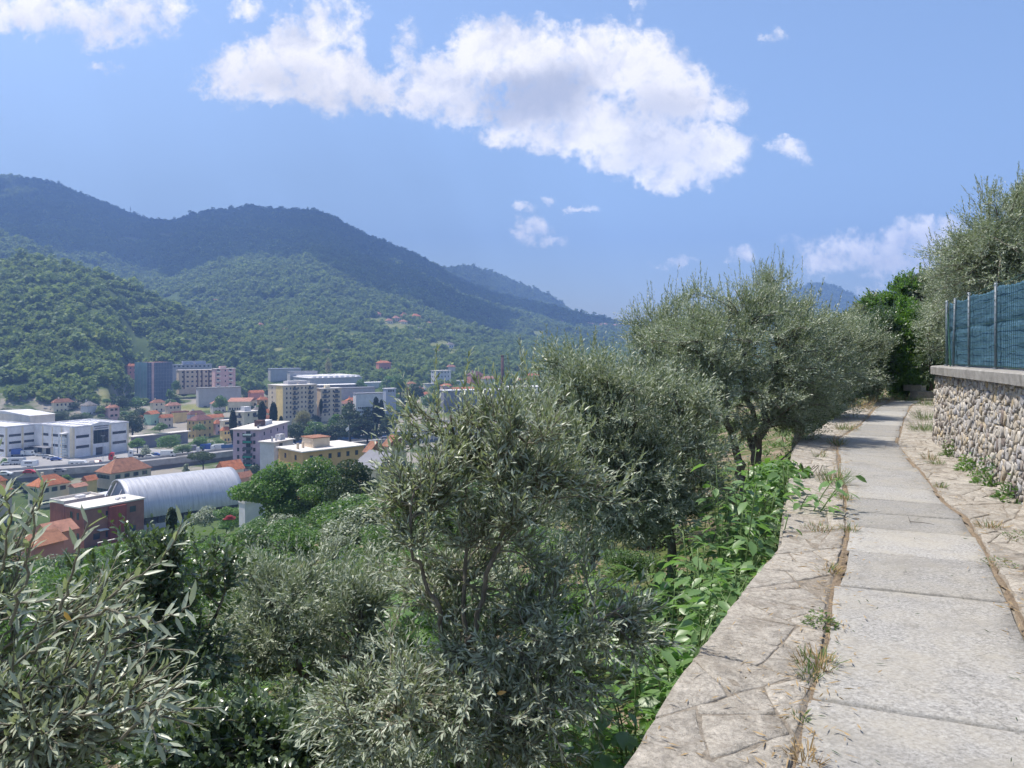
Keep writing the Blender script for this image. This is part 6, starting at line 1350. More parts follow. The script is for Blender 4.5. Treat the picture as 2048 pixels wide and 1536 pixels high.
for (lab, a, b, c, d, e, wl, rm, rf, w_) in [('cream cottage left of the mint house', 262, 267, 286, 410, 838, 'paint_cream', 'tile_orange', 'gablex', 2), ('low orange roof between mint and ochre houses', 318, 324, 346, 405, 836, 'paint_tan', 'tile_orange', 'gablex', 2), ('beige house with pink roof above the ochre one', 330, 336, 362, 450, 812, 'paint_beige', 'tile_pink', 'hip', 3), ('cream terrace house below the tower', 300, 306, 330, 470, 806, 'paint_cream', 'tile_brown', 'hip', 2),
        ('pale villa under the garage podium', 420, 426, 452, 450, 808, 'paint_pale', 'tile_pink', 'hip', 3), ('orange house right of the long school', 514, 519, 537, 455, 800, 'paint_orange', 'tile_orange', 'hip', 2), ('white villa between the cypress pair and the school', 502, 508, 528, 410, 822, 'paint_white', 'tile_grey', 'hip', 2), ('pink cottage right of the small cream block', 516, 520, 540, 395, 838, 'paint_pink', 'tile_orange', 'gablex', 2), ('yellow house left of the single cypress', 440, 445, 463, 385, 862, 'paint_yellow', 'tile_orange', 'hip', 2),
        ('cream annex right of the pale blue roofed house', 668, 673, 700, 420, 808, 'paint_cream', 'tile_pink', 'gablex', 3), ('rose house above the dark conifers', 690, 696, 716, 430, 802, 'paint_rose', 'tile_orange', 'hip', 2), ('white works office in front of the tower end', 770, 776, 800, 450, 800, 'paint_white', 'paint_flatroof', 'flat', 3), ('ochre house right of the works', 796, 801, 820, 520, 780, 'paint_yellow', 'tile_orange', 'hip', 2), ('pink house right of the works', 822, 828, 848, 540, 778, 'paint_pink', 'tile_pink', 'hip', 2), ('cream house below the low pale house', 836, 842, 866, 500, 790, 'paint_cream', 'tile_orange', 'hip', 3),
        ('white block left of the brick red house', 908, 914, 934, 600, 762, 'paint_white', 'paint_flatroof', 'flat', 3), ('orange roofed row behind the olive top', 900, 908, 950, 540, 780, 'paint_cream', 'tile_orange', 'gablex', 4), ('beige house right of the chimney', 1015, 1022, 1050, 600, 762, 'paint_beige', 'tile_pink', 'hip', 3), ('rose house far right of the chimney', 1050, 1056, 1080, 640, 752, 'paint_rose', 'tile_orange', 'hip', 3), ('cream block seen above the pale olive crown', 1080, 1088, 1120, 620, 758, 'paint_cream', 'paint_flatroof', 'flat', 4), ('tiled house glimpsed left of the big olives', 1170, 1176, 1204, 640, 755, 'paint_pink', 'tile_orange', 'hip', 3)]:
    house(lab, a, b, c, d, e, -46, 62, wl, rf, rm, 1.9, [('R', w_, 2)], kind='small')
h = House('apartment_block', 'cream apartment block left of the small cream one', 'apartments', 440, 446, 466, 395, zt_(842, 395), -50, 64, 'paint_cream', 'flat', 'paint_flatroof'); h.wins('R', 4, 3, 1, 1.3)
# canopy beside the ramp, industrial halls
h = House('canopy_shed', 'long grey canopy roof on posts beside the ramp', 'shed', 262, 268, 376, 372, zt_(874, 372), -50, 62, 'paint_greydark', 'flat', 'paint_flatroof', over=1.2)
h = House('industrial_hall', 'long grey industrial hall on the left of the works', 'factory', 536, 541, 602, 660, zt_(738, 660), -36, 76, 'paint_grey', 'flat', 'paint_greyblue'); h.wins('R', 9, 1, 3, 1.2, 'strip', 2)
h = House('industrial_hall', 'industrial hall with a row of small windows', 'factory', 574, 580, 635, 630, zt_(744, 630), -37, 76, 'paint_grey', 'flat', 'paint_greydark'); h.wins('R', 10, 1, 1.4, 1.6, 'small', 4)
h = House('industrial_hall', 'wide hall with bright white saw tooth roof', 'factory', 580, 620, 724, 600, zt_(757, 600), -39, 68, 'paint_grey', 'flat', 'paint_palegrey'); 
for k in range(9): h.pbox('roof_light', 'paint_white', 3 + k * h.Lv / 9.4, 3 + k * h.Lv / 9.4 + 3, 2, h.Lu - 2, h.H + .353, h.H + 1.6)
h.wins('R', 8, 1, 1.6, 1.6, 'small', 2)
h = House('industrial_hall', 'dark hall with white roofed annex behind the beige blocks', 'factory', 632, 640, 716, 545, zt_(771, 545), -41, 74, 'paint_greydark', 'flat', 'paint_white'); h.wins('R', 6, 1, 1.6, 1.6, 'small', 2)
h = House('industrial_hall', 'grey office hall right of the white roofs', 'factory', 676, 682, 750, 520, zt_(777, 520), -42, 74, 'paint_grey', 'flat', 'paint_greydark'); h.wins('R', 8, 1, 1.4, 1.6, 'small', 2)
h = House('industrial_hall', 'white hall with a long row of square windows', 'factory', 706, 712, 770, 485, zt_(788, 485), -43, 74, 'paint_palegrey', 'flat', 'paint_greydark'); h.wins('R', 14, 1, 1.0, 1.1, 'small', 3.2); h.wins('R', 14, 1, 1.0, 1.1, 'small', .6)
h = House('industrial_hall', 'blue grey tower end of the works', 'factory', 766, 772, 792, 480, zt_(778, 480), -43, 66, 'paint_greyblue', 'flat', 'paint_palegrey'); h.wins('R', 3, 2, 1.0, 1.2)
house('pale roofed annex near the grey office hall', 715, 722, 770, 540, 766, -41, 70, 'paint_palegrey', 'flat', 'paint_white', 1, name='annex', cat='building')
house('orange roofed house in front of the white hall', 716, 722, 745, 440, 806, -47, 65, 'paint_cream', 'hip', 'tile_orange', 1.8)
house('terracotta roof peeping above the dark trees', 748, 754, 782, 430, 810, -47, 65, 'paint_beige', 'hip', 'tile_pink', 1.6)
h = House('apartment_block', 'white tower block right of the works', 'apartments', 862, 872, 902, 640, zt_(742, 640), -38, 55, 'paint_palegrey', 'flat', 'paint_flatroof'); h.wins('R', 4, 5, 1, 1.3); h.wins('L', 2, 5, 1, 1.3)
house('pale house with pyramid roof above the white tower', 893, 896, 911, 760, 734, -24, 60, 'paint_pale', 'hip', 'tile_pink', 1.8, [('R', 2, 1)], kind='small')
house('brick red house near the tall chimney', 934, 942, 967, 600, 750, -38, 58, 'paint_rose', 'hip', 'tile_dark', 3.0, [('R', 3, 3)], kind='small', hh=9)
house('cream house with pink roof left of the chimney', 962, 968, 1006, 580, 758, -38, 64, 'paint_cream', 'hip', 'tile_pink', 2.2, [('R', 4, 2)], kind='small')
house('low pale house beside the white tower', 846, 850, 868, 620, 768, -38, 65, 'paint_palegrey', 'flat', 'paint_flatroof', 1)
house('orange roofed house below the white tower', 880, 886, 906, 560, 772, -40, 65, 'paint_pink', 'hip', 'tile_orange', 1.6)
house('brown roofed villa left of the white tower', 812, 818, 832, 600, 768, -38, 60, 'paint_beige', 'hip', 'tile_brown', 1.8)
h = House('industrial_hall', 'dark steel works hall behind the young olive', 'factory', 880, 888, 1024, 500, zt_(782, 500), -44, 75, 'paint_greydark', 'flat', 'paint_palegrey'); h.wins('R', 8, 1, 3, 1.4, 'strip', 3)
h = House('industrial_hall', 'pale roofed works hall right of the chimney', 'factory', 1000, 1010, 1100, 520, zt_(775, 520), -43, 75, 'paint_greyblue', 'flat', 'paint_white')
house('red roofed villa on the slope above the works', 752, 758, 782, 720, 726, -30, 64, 'paint_rose', 'hip', 'tile_orange', 2.0, [('R', 3, 1)], kind='small')
# tall factory chimney
def stack():
    d = 470; b = P(1005, 830, d); root = empty('factory_chimney', (b.x, b.y, b.z)); tag(root, 'tall dark brick factory chimney behind the olives', 'chimney'); t = zt_(711, d) - b.z
    MB().tube([(0, 0, 0), (0, 0, t)], [1.35, .85], 20).build('shaft', 'chimney_brick', root, True); MB().tube([(0, 0, t - .9), (0, 0, t + .25)], [1.0, 1.05], 20).build('collar', 'chimney_brick', root, True); MB().box(-3, 3, -3, 3, -2, 3).build('plinth', 'chimney_brick', root)
stack()
# hillside hamlets, each house standing on the slope where it shows
def hill_house(label, px, py, w_px, h_px, wall, rm, r=60, name='house', rise=None):
    g = hit(px, py); d = g.y; k = d / F; zb = g.z; H = h_px * k * .6
    h = House(name, label, 'house', px - w_px / 2, px - w_px * .2, px + w_px / 2, d, zb + H, zb, r, wall, 'hip', rm, rise or h_px * k * .4, .5)
    h.wins('R', max(2, int(w_px / 7)), 1 if H < 5 else 2, 1.2, 1.4); return h
for i, (lab, px, py, ww, hh, wl, rm) in enumerate([('small hill chapel like house left of the hamlet', 756, 634, 13, 10, 'paint_pink', 'tile_pink'), ('leftmost house of the hillside hamlet', 778, 648, 16, 11, 'paint_cream', 'tile_pink'), ('second house of the hillside hamlet', 792, 644, 16, 12, 'paint_beige', 'tile_pink'),
        ('tall central house of the hillside hamlet', 808, 640, 15, 15, 'paint_rose', 'tile_brown'), ('front house of the hillside hamlet', 806, 649, 18, 9, 'paint_cream', 'tile_pink'), ('right hand house of the hillside hamlet', 831, 640, 22, 13, 'paint_orange', 'tile_orange'), ('lone pink house on the wooded slope', 521, 655, 12, 9, 'paint_pink', 'tile_pink'),
        ('lone tiled house lower on the wooded slope', 541, 646, 16, 8, 'paint_cream', 'tile_pink'), ('tiny house above the works', 571, 664, 12, 7, 'paint_beige', 'tile_orange'), ('pale hill house on the spur meadow', 900, 696, 18, 11, 'paint_palegrey', 'tile_grey'), ('low house left of the spur meadow', 868, 707, 24, 9, 'paint_tan', 'tile_pink'), ('small white house under the hamlet', 838, 662, 14, 7, 'paint_white', 'tile_grey'),
        ('house on the high saddle of the slope', 430, 605, 11, 6, 'paint_cream', 'tile_pink'), ('farmhouse right of the hamlet', 858, 650, 10, 6, 'paint_cream', 'tile_pink'), ('pale house deep in the woods', 716, 705, 12, 9, 'paint_beige', 'tile_pink'), ('far ridge village house nearest the gap', 1232, 655, 22, 6, 'paint_pink', 'tile_pink'), ('far ridge village house in the middle', 1208, 652, 20, 6, 'paint_orange', 'tile_pink'), ('far ridge village house on the left', 1180, 650, 18, 5, 'paint_cream', 'tile_pink'), ('lower house of the far ridge village', 1120, 645, 16, 5, 'paint_cream', 'tile_pink')]):
    hill_house(lab, px, py, ww, hh, wl, rm)
for i, px in enumerate((261, 276)):
    g = hit(px, 428); t = 34 - 8 * i; root = empty('radio_mast', g); tag(root, ['taller radio mast on the mountain saddle', 'shorter radio mast on the mountain saddle'][i], 'mast'); MB().tube([(0, 0, 0), (0, 0, t)], [.9, .5], 4).build('pole', 'scaffold_bar', root); MB().box(-1.2, 1.2, -1.2, 1.2, t * .7, t * .8).build('antenna', 'scaffold_bar', root)

# ------------------------------------------------------------------ roads, yard, walls, vehicles
def sheet(name, label, pts, mat, th=.25, kind='structure'):
    """paved area given by (px, py) corners lying on the valley floor"""
    poly = []
    for px, py in pts: d = (EYE + 49.4) * F / (py - HY); poly.append(((px - CX) * d / F, d))
    tag(MB().prism(poly, -50.6, -49.4).build(name, mat), label, None, None, kind)
sheet('factory_yard', 'pale paved yard in front of the factory', [(-120, 935), (-120, 962), (30, 949), (200, 936), (300, 922), (420, 908), (420, 899), (330, 899), (255, 893), (60, 899)], 'asphalt')
def motorway():
    line = [(-160, 966), (0, 949), (110, 941), (190, 935), (290, 925), (380, 915), (465, 904), (560, 896), (640, 892), (740, 884), (880, 869), (1000, 860)]
    pts = [P(px, py, (EYE + 46.5) * F / (py - HY)) for px, py in line]
    def off(i, o): 
        a = pts[max(i - 1, 0)]; b = pts[min(i + 1, len(pts) - 1)]; t = (b - a); t.z = 0; t.normalize(); return Vector((pts[i].x - t.y * o, pts[i].y + t.x * o, 0))
    def band(nm, mat, o0, o1, z0, z1, root, first=0):
        vs = []; fs = []; m_ = len(pts) - first
        for i in range(first, len(pts)): a, b = off(i, o0), off(i, o1); vs += [(a.x, a.y, z0), (b.x, b.y, z0), (b.x, b.y, z1), (a.x, a.y, z1)]
        for i in range(m_ - 1):
            for j in range(4): q = i * 4 + j; w_ = i * 4 + (j + 1) % 4; fs.append((q, w_, w_ + 4, q + 4))
        fs += [(0, 1, 2, 3)[::-1], tuple(len(vs) - 4 + q for q in range(4))]
        return MB().add(vs, fs).build(nm, mat, root)
    root = empty('motorway', (0, 0, 0)); tag(root, 'elevated road with concrete parapet crossing the valley floor', None, None, 'structure')
    band('deck', 'asphalt', .45, 11, -47.6, -46.9, root); band('parapet', 'concrete', -.02, .42, -48.4, -45.9, root); band('rear_parapet', 'concrete', 11.02, 11.4, -48.4, -46.0, root); band('retaining_face', 'dark_concrete', .8, 10.6, -53, -47.603, root)
    band('noise_barrier', 'blue_panel', 11.5, 11.6, -46.5, -44.4, root, 6)
motorway()
def vehicle(kind, label, px, py, yaw, z, col, cat, name, s=1.0):
    d = (EYE - z) * F / (py - HY); root = empty(name, ((px - CX) * d / F, d, z), R(yaw)); tag(root, label, cat)
    def prof(pts, w_, nm, mat, y0=None):
        n = len(pts); y = w_ / 2; MB().add([(x * s, -y * s, q * s) for x, q in pts] + [(x * s, y * s, q * s) for x, q in pts], [tuple(range(n)), tuple(range(2 * n - 1, n - 1, -1))] + [(i, n + i, n + (i + 1) % n, (i + 1) % n) for i in range(n)]).build(nm, mat, root)
    def wheels(xs, w_, r_=.36):
        for x in xs:
            for sd_ in (-1, 1): MB().tube([(x * s, sd_ * (w_ / 2 - .12) * s, r_ * s), (x * s, sd_ * (w_ / 2 + .04) * s, r_ * s)], r_ * s, 14).build('wheel', 'tyre', root)
    def bx(nm, mat, x0, x1, y0, y1, z0, z1): MB().box(x0 * s, x1 * s, y0 * s, y1 * s, z0 * s, z1 * s).build(nm, mat, root)
    if kind == 'van':
        prof([(-2.8, .35), (2.6, .35), (2.75, .9), (2.5, 1.25), (1.75, 2.35), (1.4, 2.5), (-2.8, 2.5)], 2.0, 'body', col); wheels((-1.8, 1.7), 2.0); bx('side_window', 'window_glass', 1.0, 1.75, -1.02, 1.02, 1.35, 2.0); prof([(1.86, 2.26), (2.53, 1.28), (2.56, 1.30), (1.9, 2.30)], 1.7, 'windscreen', 'window_glass')
    elif kind == 'car':
        prof([(-2.1, .35), (2.1, .35), (2.15, .75), (1.2, .92), (.5, 1.42), (-1.3, 1.45), (-2.0, .95)], 1.75, 'body', col); wheels((-1.3, 1.3), 1.75, .32); prof([(-1.25, .98), (1.0, .98), (.45, 1.36), (-1.15, 1.38)], 1.79, 'window', 'window_glass')
    elif kind == 'camper':
        prof([(-3.4, .4), (3.2, .4), (3.3, 1.0), (2.7, 1.4), (3.0, 2.1), (2.3, 2.9), (-3.4, 2.9)], 2.2, 'body', col); wheels((-1.9, 2.2), 2.2); 
        for x in (-2.4, -.6, 1.0): bx('window', 'window_glass', x, x + .9, -1.13, 1.13, 1.6, 2.2)
        bx('windscreen', 'window_glass', 2.2, 2.72, -1.115, 1.115, 1.45, 2.0)
    elif kind == 'truck':
        prof([(1.0, .6), (3.0, .6), (3.1, 1.6), (2.8, 3.0), (2.2, 3.6), (1.0, 3.3)], 2.4, 'cab', col); bx('chassis', 'tyre', -3.5, .98, -.5, .5, .7, 1.0); wheels((-2.6, -1.4, 2.2), 2.3, .5); bx('windscreen', 'window_glass', 2.6, 3.06, -1.05, 1.05, 1.9, 2.8); bx('side_window', 'window_glass', 1.6, 2.3, -1.22, 1.22, 1.9, 2.7)
    elif kind == 'box':
        bx('cargo_box', col, -3.2, 1.2, -1.15, 1.15, .9, 3.3); prof([(1.25, .5), (2.9, .5), (3.0, 1.3), (2.5, 2.4), (1.25, 2.5)], 2.1, 'cab', 'car_white'); wheels((-2.2, 2.1), 2.2, .42); bx('windscreen', 'window_glass', 2.45, 2.8, -.9, .9, 1.5, 2.2)
    elif kind == 'caravan':
        prof([(-3, .5), (3, .5), (3.1, 1.5), (2.7, 2.8), (-2.8, 2.8), (-3.1, 1.6)], 2.2, 'body', col); wheels((-.4, .4), 2.2, .32); bx('window', 'window_glass', -1.6, 1.2, -1.13, 1.13, 1.6, 2.2)
DZ = -46.9
for args in [('van', 'white van leading the row on the elevated road', 337, 913, 12, DZ, 'car_white', 'van', 'delivery_van', 1.1), ('car', 'small white car behind the leading van', 356, 909, 12, DZ, 'car_white', 'car', 'parked_car'), ('box', 'dark boxed truck in the middle of the road', 387, 905, 12, DZ, 'paint_greydark', 'truck', 'box_truck'), ('box', 'blue boxed truck on the elevated road', 416, 902, 12, DZ, 'car_blue', 'truck', 'box_truck'),
             ('van', 'white van left of the blue barrier', 434, 900, 192, DZ, 'car_white', 'van', 'delivery_van', 1.1), ('car', 'silver pickup next to the blue barrier', 452, 899, 12, DZ, 'car_silver', 'car', 'parked_car'), ('truck', 'red truck cab parked before the factory door', 234, 921, 200, -49.4, 'car_red', 'truck', 'truck_cab', 1.05), ('truck', 'white truck cab on the ramp by the factory', 272, 915, 200, -49.4, 'car_white', 'truck', 'truck_cab', 1.05),
             ('camper', 'white camper van at the edge of the yard', 157, 936, 8, -49.4, 'car_white', 'camper', 'camper_van', 1.05), ('car', 'white car at the left edge on the elevated road', 10, 951, 12, DZ, 'car_white', 'car', 'parked_car', 1.15), ('caravan', 'pale caravan in the yard left', 34, 929, 10, -49.4, 'car_silver', 'caravan', 'caravan', 1.05), ('caravan', 'white caravan beside the pale one', 60, 934, 10, -49.4, 'car_white', 'caravan', 'caravan', 1.0),
             ('van', 'white van at the factory wall', 60, 911, 10, -49.4, 'car_white', 'van', 'delivery_van'), ('box', 'blue boxed truck by the factory wing', 37, 912, 10, -49.4, 'car_blue', 'truck', 'box_truck'), ('car', 'white car by the small tree in the yard', 14, 930, 30, -49.4, 'car_white', 'car', 'parked_car'), ('car', 'white car by the loading doors', 82, 912, 10, -49.4, 'car_white', 'car', 'parked_car'),
             ('car', 'white car behind the grey rooftops', 612, 878, 12, DZ, 'car_white', 'car', 'parked_car'), ('box', 'grey boxed truck on the road right of the flag', 676, 878, 12, DZ, 'paint_greyblue', 'truck', 'box_truck'), ('car', 'white car far right on the elevated road', 722, 876, 12, DZ, 'car_white', 'car', 'parked_car')]:
    vehicle(*args)
for i, (px, py, z, yaw) in enumerate([(96, 916, -49.4, 20), (104, 918, -49.4, 20), (112, 921, -49.4, 20), (186, 928, -49.4, 100), (196, 927, -49.4, 100), (258, 926, -49.4, 15), (300, 916, -49.4, 12), (312, 912, -49.4, 12), (120, 944, -46.9, 12), (60, 947, -46.9, 12), (520, 899, -46.9, 10), (585, 893, -46.9, 10), (655, 888, -46.9, 8), (770, 879, -46.9, 8)]):
    vehicle('car', ['silver', 'plain white', 'blue', 'dark grey', 'red'][i % 5] + ' small car about the ' + ('factory yard' if z < -48 else 'elevated road') + ' in the valley', px, py, yaw, z, ['car_silver', 'car_white', 'car_blue', 'paint_greydark', 'car_red'][i % 5], 'car', 'parked_car', 1.05); bpy.data.objects[max((o.name for o in C.objects if o.name.startswith('parked_car')), key=lambda q: (len(q), q))]['group'] = 'cars about the factory and road'
for i, (px, col, lab) in enumerate([(70, 'car_silver', 'grey bin container by the road parapet'), (79, 'car_yellow', 'yellow bin container by the road parapet'), (88, 'car_blue', 'blue bin container by the road parapet')]):
    d = (EYE + 49.4) * F / (942 - HY); root = empty('bin_container', ((px - CX) * d / F, d, -49.4), R(12)); tag(root, lab, 'container'); MB().box(-.95, .95, -.7, .7, .15, 1.5).build('body', col, root); MB().add([(-1, -.75, 1.503), (1, -.75, 1.503), (1, .75, 1.503), (-1, .75, 1.503), (-1, 0, 1.8), (1, 0, 1.8)], [(0, 1, 5, 4), (2, 3, 4, 5), (0, 4, 3), (1, 2, 5), (0, 3, 2, 1)]).build('lid', col, root)
def pole_(name, label, cat, px, pyb, pyt, d, flag=False):
    b = P(px, pyb, d); t = zt_(pyt, d) - b.z; root = empty(name, b); tag(root, label, cat); MB().tube([(0, 0, -3), (0, 0, t)], [.12, .07], 8).build('pole', 'scaffold_bar', root)
    if flag: MB().add([(-.05, 0, t), (-1.6, .1, t - 1.2), (-1.2, .3, t - 2.6), (-.05, 0, t - 1.6), (-.05, .04, t), (-1.6, .14, t - 1.2), (-1.2, .34, t - 2.6), (-.05, .04, t - 1.6)], [(0, 1, 2, 3), (7, 6, 5, 4), (0, 4, 5, 1), (1, 5, 6, 2), (2, 6, 7, 3), (3, 7, 4, 0)]).build('cloth', 'flag_white', root)
    else: MB().box(-.9, .9, -.12, .12, t, t + .15).build('lamp_head', 'scaffold_bar', root)
pole_('flagpole', 'flagpole with a drooping white flag beside the road', 'flagpole', 698, 885, 852, 330, True)
pole_('street_lamp', 'tall double headed lamp post beside the dark trees', 'lamp post', 630, 880, 843, 345); pole_('street_lamp', 'lamp post in front of the factory', 'lamp post', 206, 932, 872, 318)

# ------------------------------------------------------------------ trees of the valley
for (px, t, b, d, w_, lab) in [(466, 820, 886, 345, 14, 'single cypress beside the pink apartment block'), (524, 803, 862, 350, 15, 'left cypress of the pair by the orange roof'), (547, 805, 862, 352, 15, 'right cypress of the pair by the orange roof'), (642, 798, 830, 395, 7, 'thin cypress before the beige block'), (562, 832, 868, 345, 9, 'short cypress right of the pair'), (752, 794, 870, 370, 14, 'dark cypress right of the cedar'), (763, 800, 870, 372, 11, 'second dark cypress near the young olive')]:
    tree_px('cypress', 'mid', px, t, b, d, w_, 'cypress_leaf', lab)
tree_px('pine', 'mid', 406, 902, 948, 268, 62, 'dark_leaf', 'flat topped umbrella pine below the elevated road')
tree_px('cedar', 'mid', 700, 796, 882, 360, 72, 'dark_leaf', 'large dark cedar in the middle of the town'); tree_px('cedar', 'mid', 735, 812, 882, 362, 50, 'cypress_leaf', 'dark conifer right of the large cedar')
for i, (px, t, b, d, w_, mt, lab) in enumerate([(606, 800, 866, 380, 44, 'blossom_leaf', 'pale yellow green tree before the beige block'), (590, 832, 884, 352, 60, 'dark_leaf', 'dark wood edge tree left of the lamp post'), (630, 836, 886, 350, 56, 'broad_leaf', 'round tree behind the lamp post'), (660, 838, 886, 352, 50, 'dark_leaf', 'dark tree right of the lamp post'), (668, 820, 880, 362, 36, 'broad_leaf', 'brownish green tree left of the cedar'), (775, 820, 884, 365, 44, 'dark_leaf', 'dark tree beside the young olive top'),
        (265, 808, 868, 385, 62, 'dark_leaf', 'large dark tree behind the factory roof'), (245, 785, 815, 470, 40, 'dark_leaf', 'round dark tree on the meadow'), (272, 790, 818, 475, 40, 'broad_leaf', 'round tree right of the meadow'), (440, 780, 815, 480, 34, 'broad_leaf', 'tree before the concrete garages'), (155, 820, 850, 420, 60, 'dark_leaf', 'dark tree between the villas'), (200, 830, 858, 410, 60, 'dark_leaf', 'dark tree behind the factory'),
        (110, 815, 842, 425, 60, 'dark_leaf', 'dark tree left of the grey cottage'), (50, 815, 850, 430, 70, 'dark_leaf', 'dark tree behind the factory wing'), (10, 810, 850, 430, 60, 'dark_leaf', 'dark tree at the left edge behind the factory'), (340, 862, 895, 340, 56, 'robinia_leaf', 'bright bush under the canopy roof'), (365, 885, 905, 325, 50, 'broad_leaf', 'green bush behind the row of vans'), (400, 868, 900, 345, 60, 'robinia_leaf', 'light tree below the mustard house'), (432, 872, 900, 350, 46, 'broad_leaf', 'tree below the pink house'), (275, 870, 905, 350, 40, 'robinia_leaf', 'bush beside the factory ramp'), (292, 888, 910, 335, 30, 'olive_leaf_far', 'small shrub at the ramp'),
        (400, 842, 860, 385, 30, 'broad_leaf', 'tree behind the canopy roof'), (320, 842, 862, 385, 36, 'broad_leaf', 'tree below the mint house'), (10, 915, 940, 320, 24, 'robinia_leaf', 'yellow green tree at the left of the yard'), (110, 930, 945, 305, 40, 'broad_leaf', 'hedge by the yard entrance'), (486, 850, 884, 360, 22, 'dark_leaf', 'dark tree right of the single cypress'), (372, 925, 955, 275, 20, 'olive_leaf_far', 'small olive left of the umbrella pine'),
        (656, 712, 745, 640, 18, 'blossom_leaf', 'pale flowering tree above the works'), (652, 695, 705, 760, 22, 'blossom_leaf', 'cream flowering tree crown on the slope'), (615, 690, 700, 770, 14, 'blossom_leaf', 'small flowering tree on the slope'), (720, 745, 790, 560, 30, 'broad_leaf', 'tree among the works roofs'), (800, 745, 800, 520, 50, 'broad_leaf', 'broad tree right of the works'), (830, 760, 810, 500, 50, 'dark_leaf', 'dark tree right of the blue grey tower'), (775, 740, 780, 600, 40, 'broad_leaf', 'round tree above the white hall'), (860, 780, 815, 470, 50, 'broad_leaf', 'green tree behind the young olive top'), (340, 775, 803, 520, 20, 'broad_leaf', 'tree beside the scaffolded tower'), (352, 752, 780, 545, 20, 'broad_leaf', 'tree between tower and wide block')]):
    tree_px('round' if i % 3 else 'bush', 'mid' if w_ > 40 else 'lo', px, t, b, d, w_, mt, lab)
# the rest of the valley trees: like one another
rs = np.random.RandomState(31)
def fill(n, pxr, pyr, hpx, group, lab, mats, dmin=0):
    for i in range(n):
        px = rs.uniform(*pxr); py = rs.uniform(*pyr); g = hit(px, py); d = g.y
        if d < dmin: continue
        h = rs.uniform(*hpx) * d / F
        tree('bush' if rs.rand() < .6 else 'round', 'lo', (g.x, g.y, g.z - .3), h, 1.2 + .5 * rs.rand(), mats[i % len(mats)], lab, 'tree', group, 'broadleaf_tree')
fill(34, (0, 420), (965, 1000), (12, 26), 'trees below the elevated road', 'leafy tree in the gardens below the elevated road', ['broad_leaf', 'robinia_leaf', 'dark_leaf'], 150)
fill(70, (0, 530), (790, 850), (12, 22), 'trees at the foot of the wooded hill', 'leafy tree among the houses at the hill foot', ['dark_leaf', 'broad_leaf', 'forest_leaf'], 380)
fill(30, (480, 800), (790, 880), (14, 24), 'trees among the apartment blocks', 'leafy tree between the apartment blocks', ['dark_leaf', 'broad_leaf'], 330)
fill(26, (680, 840), (806, 838), (16, 24), 'trees before the works', 'leafy tree in front of the works halls', ['dark_leaf', 'broad_leaf', 'forest_leaf'], 330)
fill(40, (780, 1260), (760, 830), (14, 26), 'trees on the valley floor beyond the olives', 'leafy tree on the valley floor beyond the olives', ['forest_leaf', 'broad_leaf', 'dark_leaf'], 300)
fill(26, (100, 500), (1000, 1075), (16, 34), 'trees round the vaulted hall', 'leafy tree on the bank below the vaulted hall', ['broad_leaf', 'robinia_leaf', 'olive_leaf_far'], 70)
fill(26, (480, 780), (920, 1060), (20, 50), 'trees below the apartment blocks', 'leafy tree on the slope below the apartment blocks', ['broad_leaf', 'dark_leaf'], 60)

